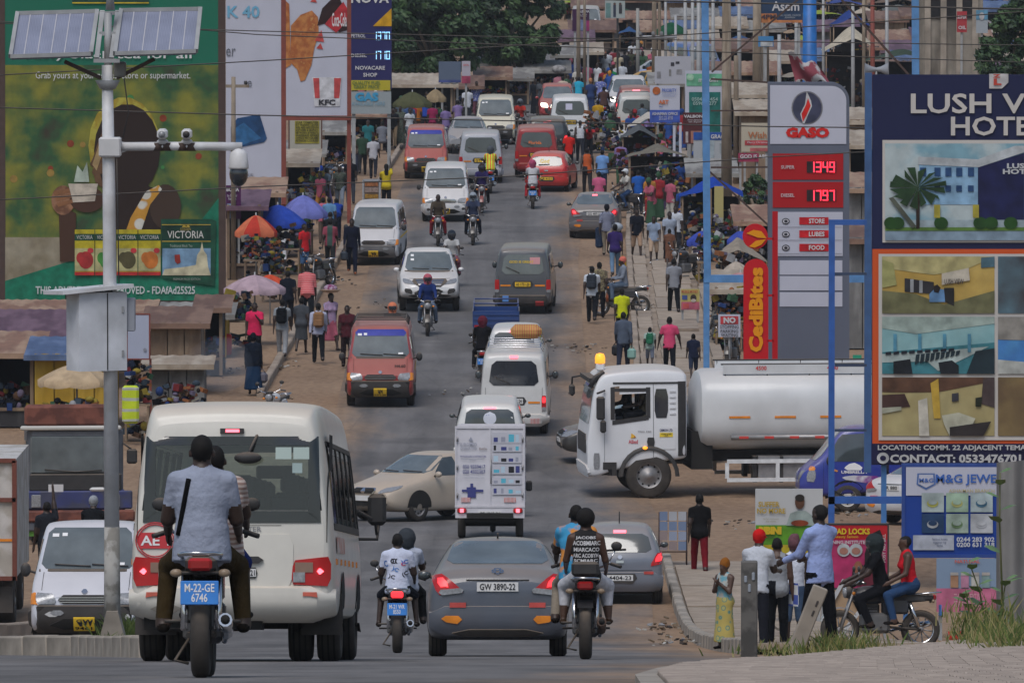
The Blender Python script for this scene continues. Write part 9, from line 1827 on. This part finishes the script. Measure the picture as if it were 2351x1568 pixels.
# ------------------------------------------------------------------ trees and plants
LEAF = [mat(f'leaf_{i}',c,.6,var=.3,scale=2) for i,c in enumerate([(.022,.055,.018),(.034,.078,.024),(.05,.10,.03),(.016,.040,.016)])]
def tree(label,x,row,top,half,n=9000,ls=.2,seed=1,depth=5,dens=None,Y=None):
 Y = Y or rowY(row); p = gX(x,Y); h = at(x,top,Y).z - p.z; w = half * Y / FPX; R_ = random.Random(seed); r = thing('tree',label,'tree',p); mb = MB(); mb.tube([(0,0,-.2),(.1,0,h * .35),(0,.1,h * .7)],[.28,.2,.1],WOODP,8)
 for k in range(6): a = k * 1.05; mb.tube([(.05,0,h * .32),(w * .5 * math.cos(a),w * .4 * math.sin(a),h * .62)],[.12,.04],WOODP,6)
 mb.build('trunk',r); C = []
 for k in range(110):
  a,u = R_.random() * 6.28,R_.random() ** .5; z = R_.random(); q = (1 - abs(2 * z - .9) ** 2.2) ** .5 if abs(2 * z - .9) < 1 else .2; C.append((w * .82 * u * q * math.cos(a),min(w,depth) * .7 * u * q * math.sin(a),h * (.26 + .66 * z),w * R_.uniform(.10,.22)))
 vs,fs,mi = [],[],[]
 for i in range(n):
  c = C[i % len(C)]; d = Vector((R_.gauss(0,1),R_.gauss(0,1),R_.gauss(0,1))).normalized() * c[3] * R_.random() ** .3; o = Vector(c[:3]) + Vector((d.x,d.y,d.z * .75)); nrm = (d.normalized() + Vector((R_.gauss(0,.5),R_.gauss(0,.5),.5 + R_.gauss(0,.5)))).normalized(); t = nrm.cross(Vector((R_.random(),R_.random(),.3))).normalized(); b = nrm.cross(t); s = ls * R_.uniform(.6,1.3); k = len(vs)
  vs += [o - t * s,o + b * s * .5,o + t * s,o - b * s * .5]; fs.append((k,k + 1,k + 2,k + 3)); mi.append((i % len(C)) % 4 if R_.random() < .7 else R_.randrange(4))
 me = bpy.data.meshes.new('crown'); me.from_pydata([tuple(v) for v in vs],[],fs); [me.materials.append(m) for m in LEAF]; me.polygons.foreach_set('material_index',mi); me.update(); link('crown',me,r)
tree('big dark evergreen tree at the left of the market lane',990,250,-90,165,26000,.17,3); tree('dark evergreen tree overhanging the market lane',1170,225,-90,150,26000,.17,4); tree('dense tree behind the purple pylon',915,225,-60,90,12000,.17,5); tree('green tree at the top right corner',2330,420,-40,110,9000,.15,6); tree('bushy tree above the hotel billboard',2270,450,60,70,6000,.13,9); tree('light green shrub left of the totem',1735,560,392,46,3500,.1,7)
def blades(name,label,spots,n,h,cols,seed=2):
 R_ = random.Random(seed); mb = MB(); ms = [mat(f'grass_{c}',c,.8,var=.3) for c in cols]
 for i in range(n):
  x,y,z,sx,sy,hh = R_.choice(spots); px,py = x + R_.gauss(0,sx),y + R_.gauss(0,sy); l = h * hh * R_.uniform(.5,1.2); a = R_.random() * 6.28; bx,by = R_.gauss(0,.35) * l,R_.gauss(0,.3) * l; w = .007 + .004 * R_.random(); c,s = math.cos(a) * w,math.sin(a) * w
  mb.add([(px - c,py - s,z),(px + c,py + s,z),(px + bx * .5 + c * .7,py + by * .5,z + l * .6),(px + bx,py + by,z + l)],[(0,1,2),(0,2,3)],ms[R_.randrange(len(ms))])
 o = mb.build(name,None,fix=False); return tag(o,label,'grass',kind='stuff')
GS = [(.10,.14,.03),(.20,.19,.06),(.26,.23,.10),(.07,.11,.025)]
def gsp(x,y,Y,sx,sy,hh=1): p = at(x,y,Y); return (p.x,Y,p.z,sx,sy,hh)
blades('grass_verge','dry green grass along the right edge of the paving',[gsp(2300,1530,66,.15,1,1.4),gsp(2345,1560,60,.12,1,1.6),gsp(2285,1500,72,.12,1.5,.8),gsp(2262,1484,78,.12,1.5,.6),gsp(2320,1490,75,.2,1.5,1.5),gsp(2345,1510,70,.15,1,1.4)],4000,.15,GS); blades('grass_tuft','green grass tuft at the foot of the solar pole',[gsp(290,1478,112,.14,.3,1.5),gsp(240,1484,110,.2,.3,.6),gsp(320,1476,113,.08,.3,1.3)],1500,.22,GS[:1] + GS[3:]); blades('grass_edge','sparse grass between the paving and the waiting group',[gsp(1900,1495,84,.2,.4),gsp(1790,1500,82,.2,.4,.5),gsp(1960,1488,86,.2,.4)],700,.16,GS)
pl = thing('milkweed_plant','broad leaved milkweed plant beside the corrugated fence','plant',at(2270,1480,80)); g0 = pl.location
for st_ in (((2270,1480),(2250,1360),(2225,1290)),((2275,1480),(2300,1390),(2310,1330)),((2262,1480),(2235,1400),(2205,1365)),((2305,1480),(2295,1200),(2296,1085))):
 P = [at(x,y,80) - g0 for x,y in st_]; mb = MB(); mb.tube(P,[.012,.009,.006],mat('stem',(.12,.13,.05),.7),6); mb.build('stem',pl)
 for k in range(7):
  t = .25 + .75 * k / 6; q = P[0].lerp(P[1],t * 2) if t < .5 else P[1].lerp(P[2],t * 2 - 1); a = k * 2.2; d = Vector((math.cos(a),math.sin(a) * .6,.35)).normalized(); e = d.cross(Vector((0,0,1))).normalized(); s = .22 - .012 * k; mb = MB()
  mb.add([q,q + d * s * .35 + e * s * .3,q + d * s * .75 + e * s * .28,q + d * s + Vector((0,0,-.02)),q + d * s * .75 - e * s * .28,q + d * s * .35 - e * s * .3,q + d * s * .5 + Vector((0,0,.015))],[(0,1,6),(1,2,6),(2,3,6),(3,4,6),(4,5,6),(5,0,6)],mat('milkweed_leaf',(.13,.22,.09),.55,var=.3),True); mb.build('leaf',pl)
# thicker crowd up the road and round the stalls
CN = dict(zip(['#8a2a30','#2a4a8a','#b0aea8','#3c5a44','#7a6a98','#b07a3a','#1c1e24','#5a6a7a','#a8586c','#c2c6cc'],['brick red','cobalt','oatmeal','moss green','mauve','ochre','jet black','steel grey','dusty rose','chalk white']))
seen = set()
for (x0,x1,r0,r1,n,place) in ((800,1060,262,345,16,'among the shops on the left'),(1300,1410,215,262,12,'in the throng uphill'),(1400,1570,330,430,14,'between the grey tarpaulins'),(640,760,480,610,9,'behind the blue parasols'),(1480,1620,440,560,9,'before the blue canopy'),(1395,1500,170,200,8,'far up the market lane')):
 while n:
  c,d = rnd.choice(list(CN)),rnd.choice(list(CN)); l = f'person in {CN[c]} top and {CN[d]} bottoms {place}'
  if l in seen: continue
  seen.add(l); n -= 1; f_ = rnd.random() < .4; stand(l,rnd.uniform(x0,x1),rnd.uniform(r0,r1),rnd.choice((0,PI)) + rnd.uniform(-.9,.9),rnd.choice((STAND,WALK,WALK2,WORK)),c1=c,c2=d,female=f_,low='wrap' if f_ else 'trousers',hairs='scarf' if f_ else 'short',hair=d if f_ else None)
# litter and rubble
def litter(name,spots,n,cols,seed):
 R_ = random.Random(seed); mb = MB()
 for i in range(n):
  x,row,dx = R_.choice(spots); p = gp(x + R_.gauss(0,dx),row + R_.gauss(0,6)); s = R_.uniform(.012,.05); mb.box((p.x,p.y,p.z + s * .2),(s * 2,s * 2,s * .6),flat(R_.choice(cols)),Matrix.Rotation(R_.random() * 3,3,'Z') @ Matrix.Rotation(R_.gauss(0,.3),3,'X'))
 o = mb.build(name,None); tag(o,'scattered rubbish and stones along the road edges','litter',kind='stuff')
litter('litter',[(690,660,25),(640,840,20),(760,640,30),(1470,1340,30),(1520,1440,25),(1330,800,40),(1500,700,30),(1430,620,40),(1640,830,40),(900,700,60),(1150,900,120),(60,1470,30),(1560,1470,30),(1700,1200,80),(1950,1180,60),(1390,1240,30),(480,850,40)],620,['#8a8a8c','#3a3430','#a8a6a0','#4a3c30','#6a5a48','#2a2a2c','#7a6a58'],5)
# drifting smoke at the cooked food stall and thin haze over the whole place
def volume(name,loc,dim,dens,col,aniso=0,noise=False):
 mb = MB(); mb.box((0,0,0),dim,mat('tmp',(1,1,1))) if not noise else mb.ell((0,0,0),[d / 2 for d in dim],mat('tmp',(1,1,1)),16,10); o = mb.build(name,None,loc); m = bpy.data.materials.new(name); m.use_nodes = True; t = m.node_tree; t.nodes.clear(); out = t.nodes.new('ShaderNodeOutputMaterial'); pv = t.nodes.new('ShaderNodeVolumePrincipled'); pv.inputs['Color'].default_value = (*col,1); pv.inputs['Density'].default_value = dens; pv.inputs['Anisotropy'].default_value = aniso; t.links.new(pv.outputs[0],out.inputs['Volume']); o.data.materials.clear(); o.data.materials.append(m); return o
tag(volume('haze',(0,380,30),(620,900,64),.00012,(.80,.84,.92)),'thin grey haze over the street','haze',kind='stuff')
tag(volume('smoke',gp(505,905) + Vector((0,0,.8)),(1.9,1.6,1.5),.22,(.62,.7,.85),noise=True),'thin blue cooking smoke behind the bus roof','smoke',kind='stuff')
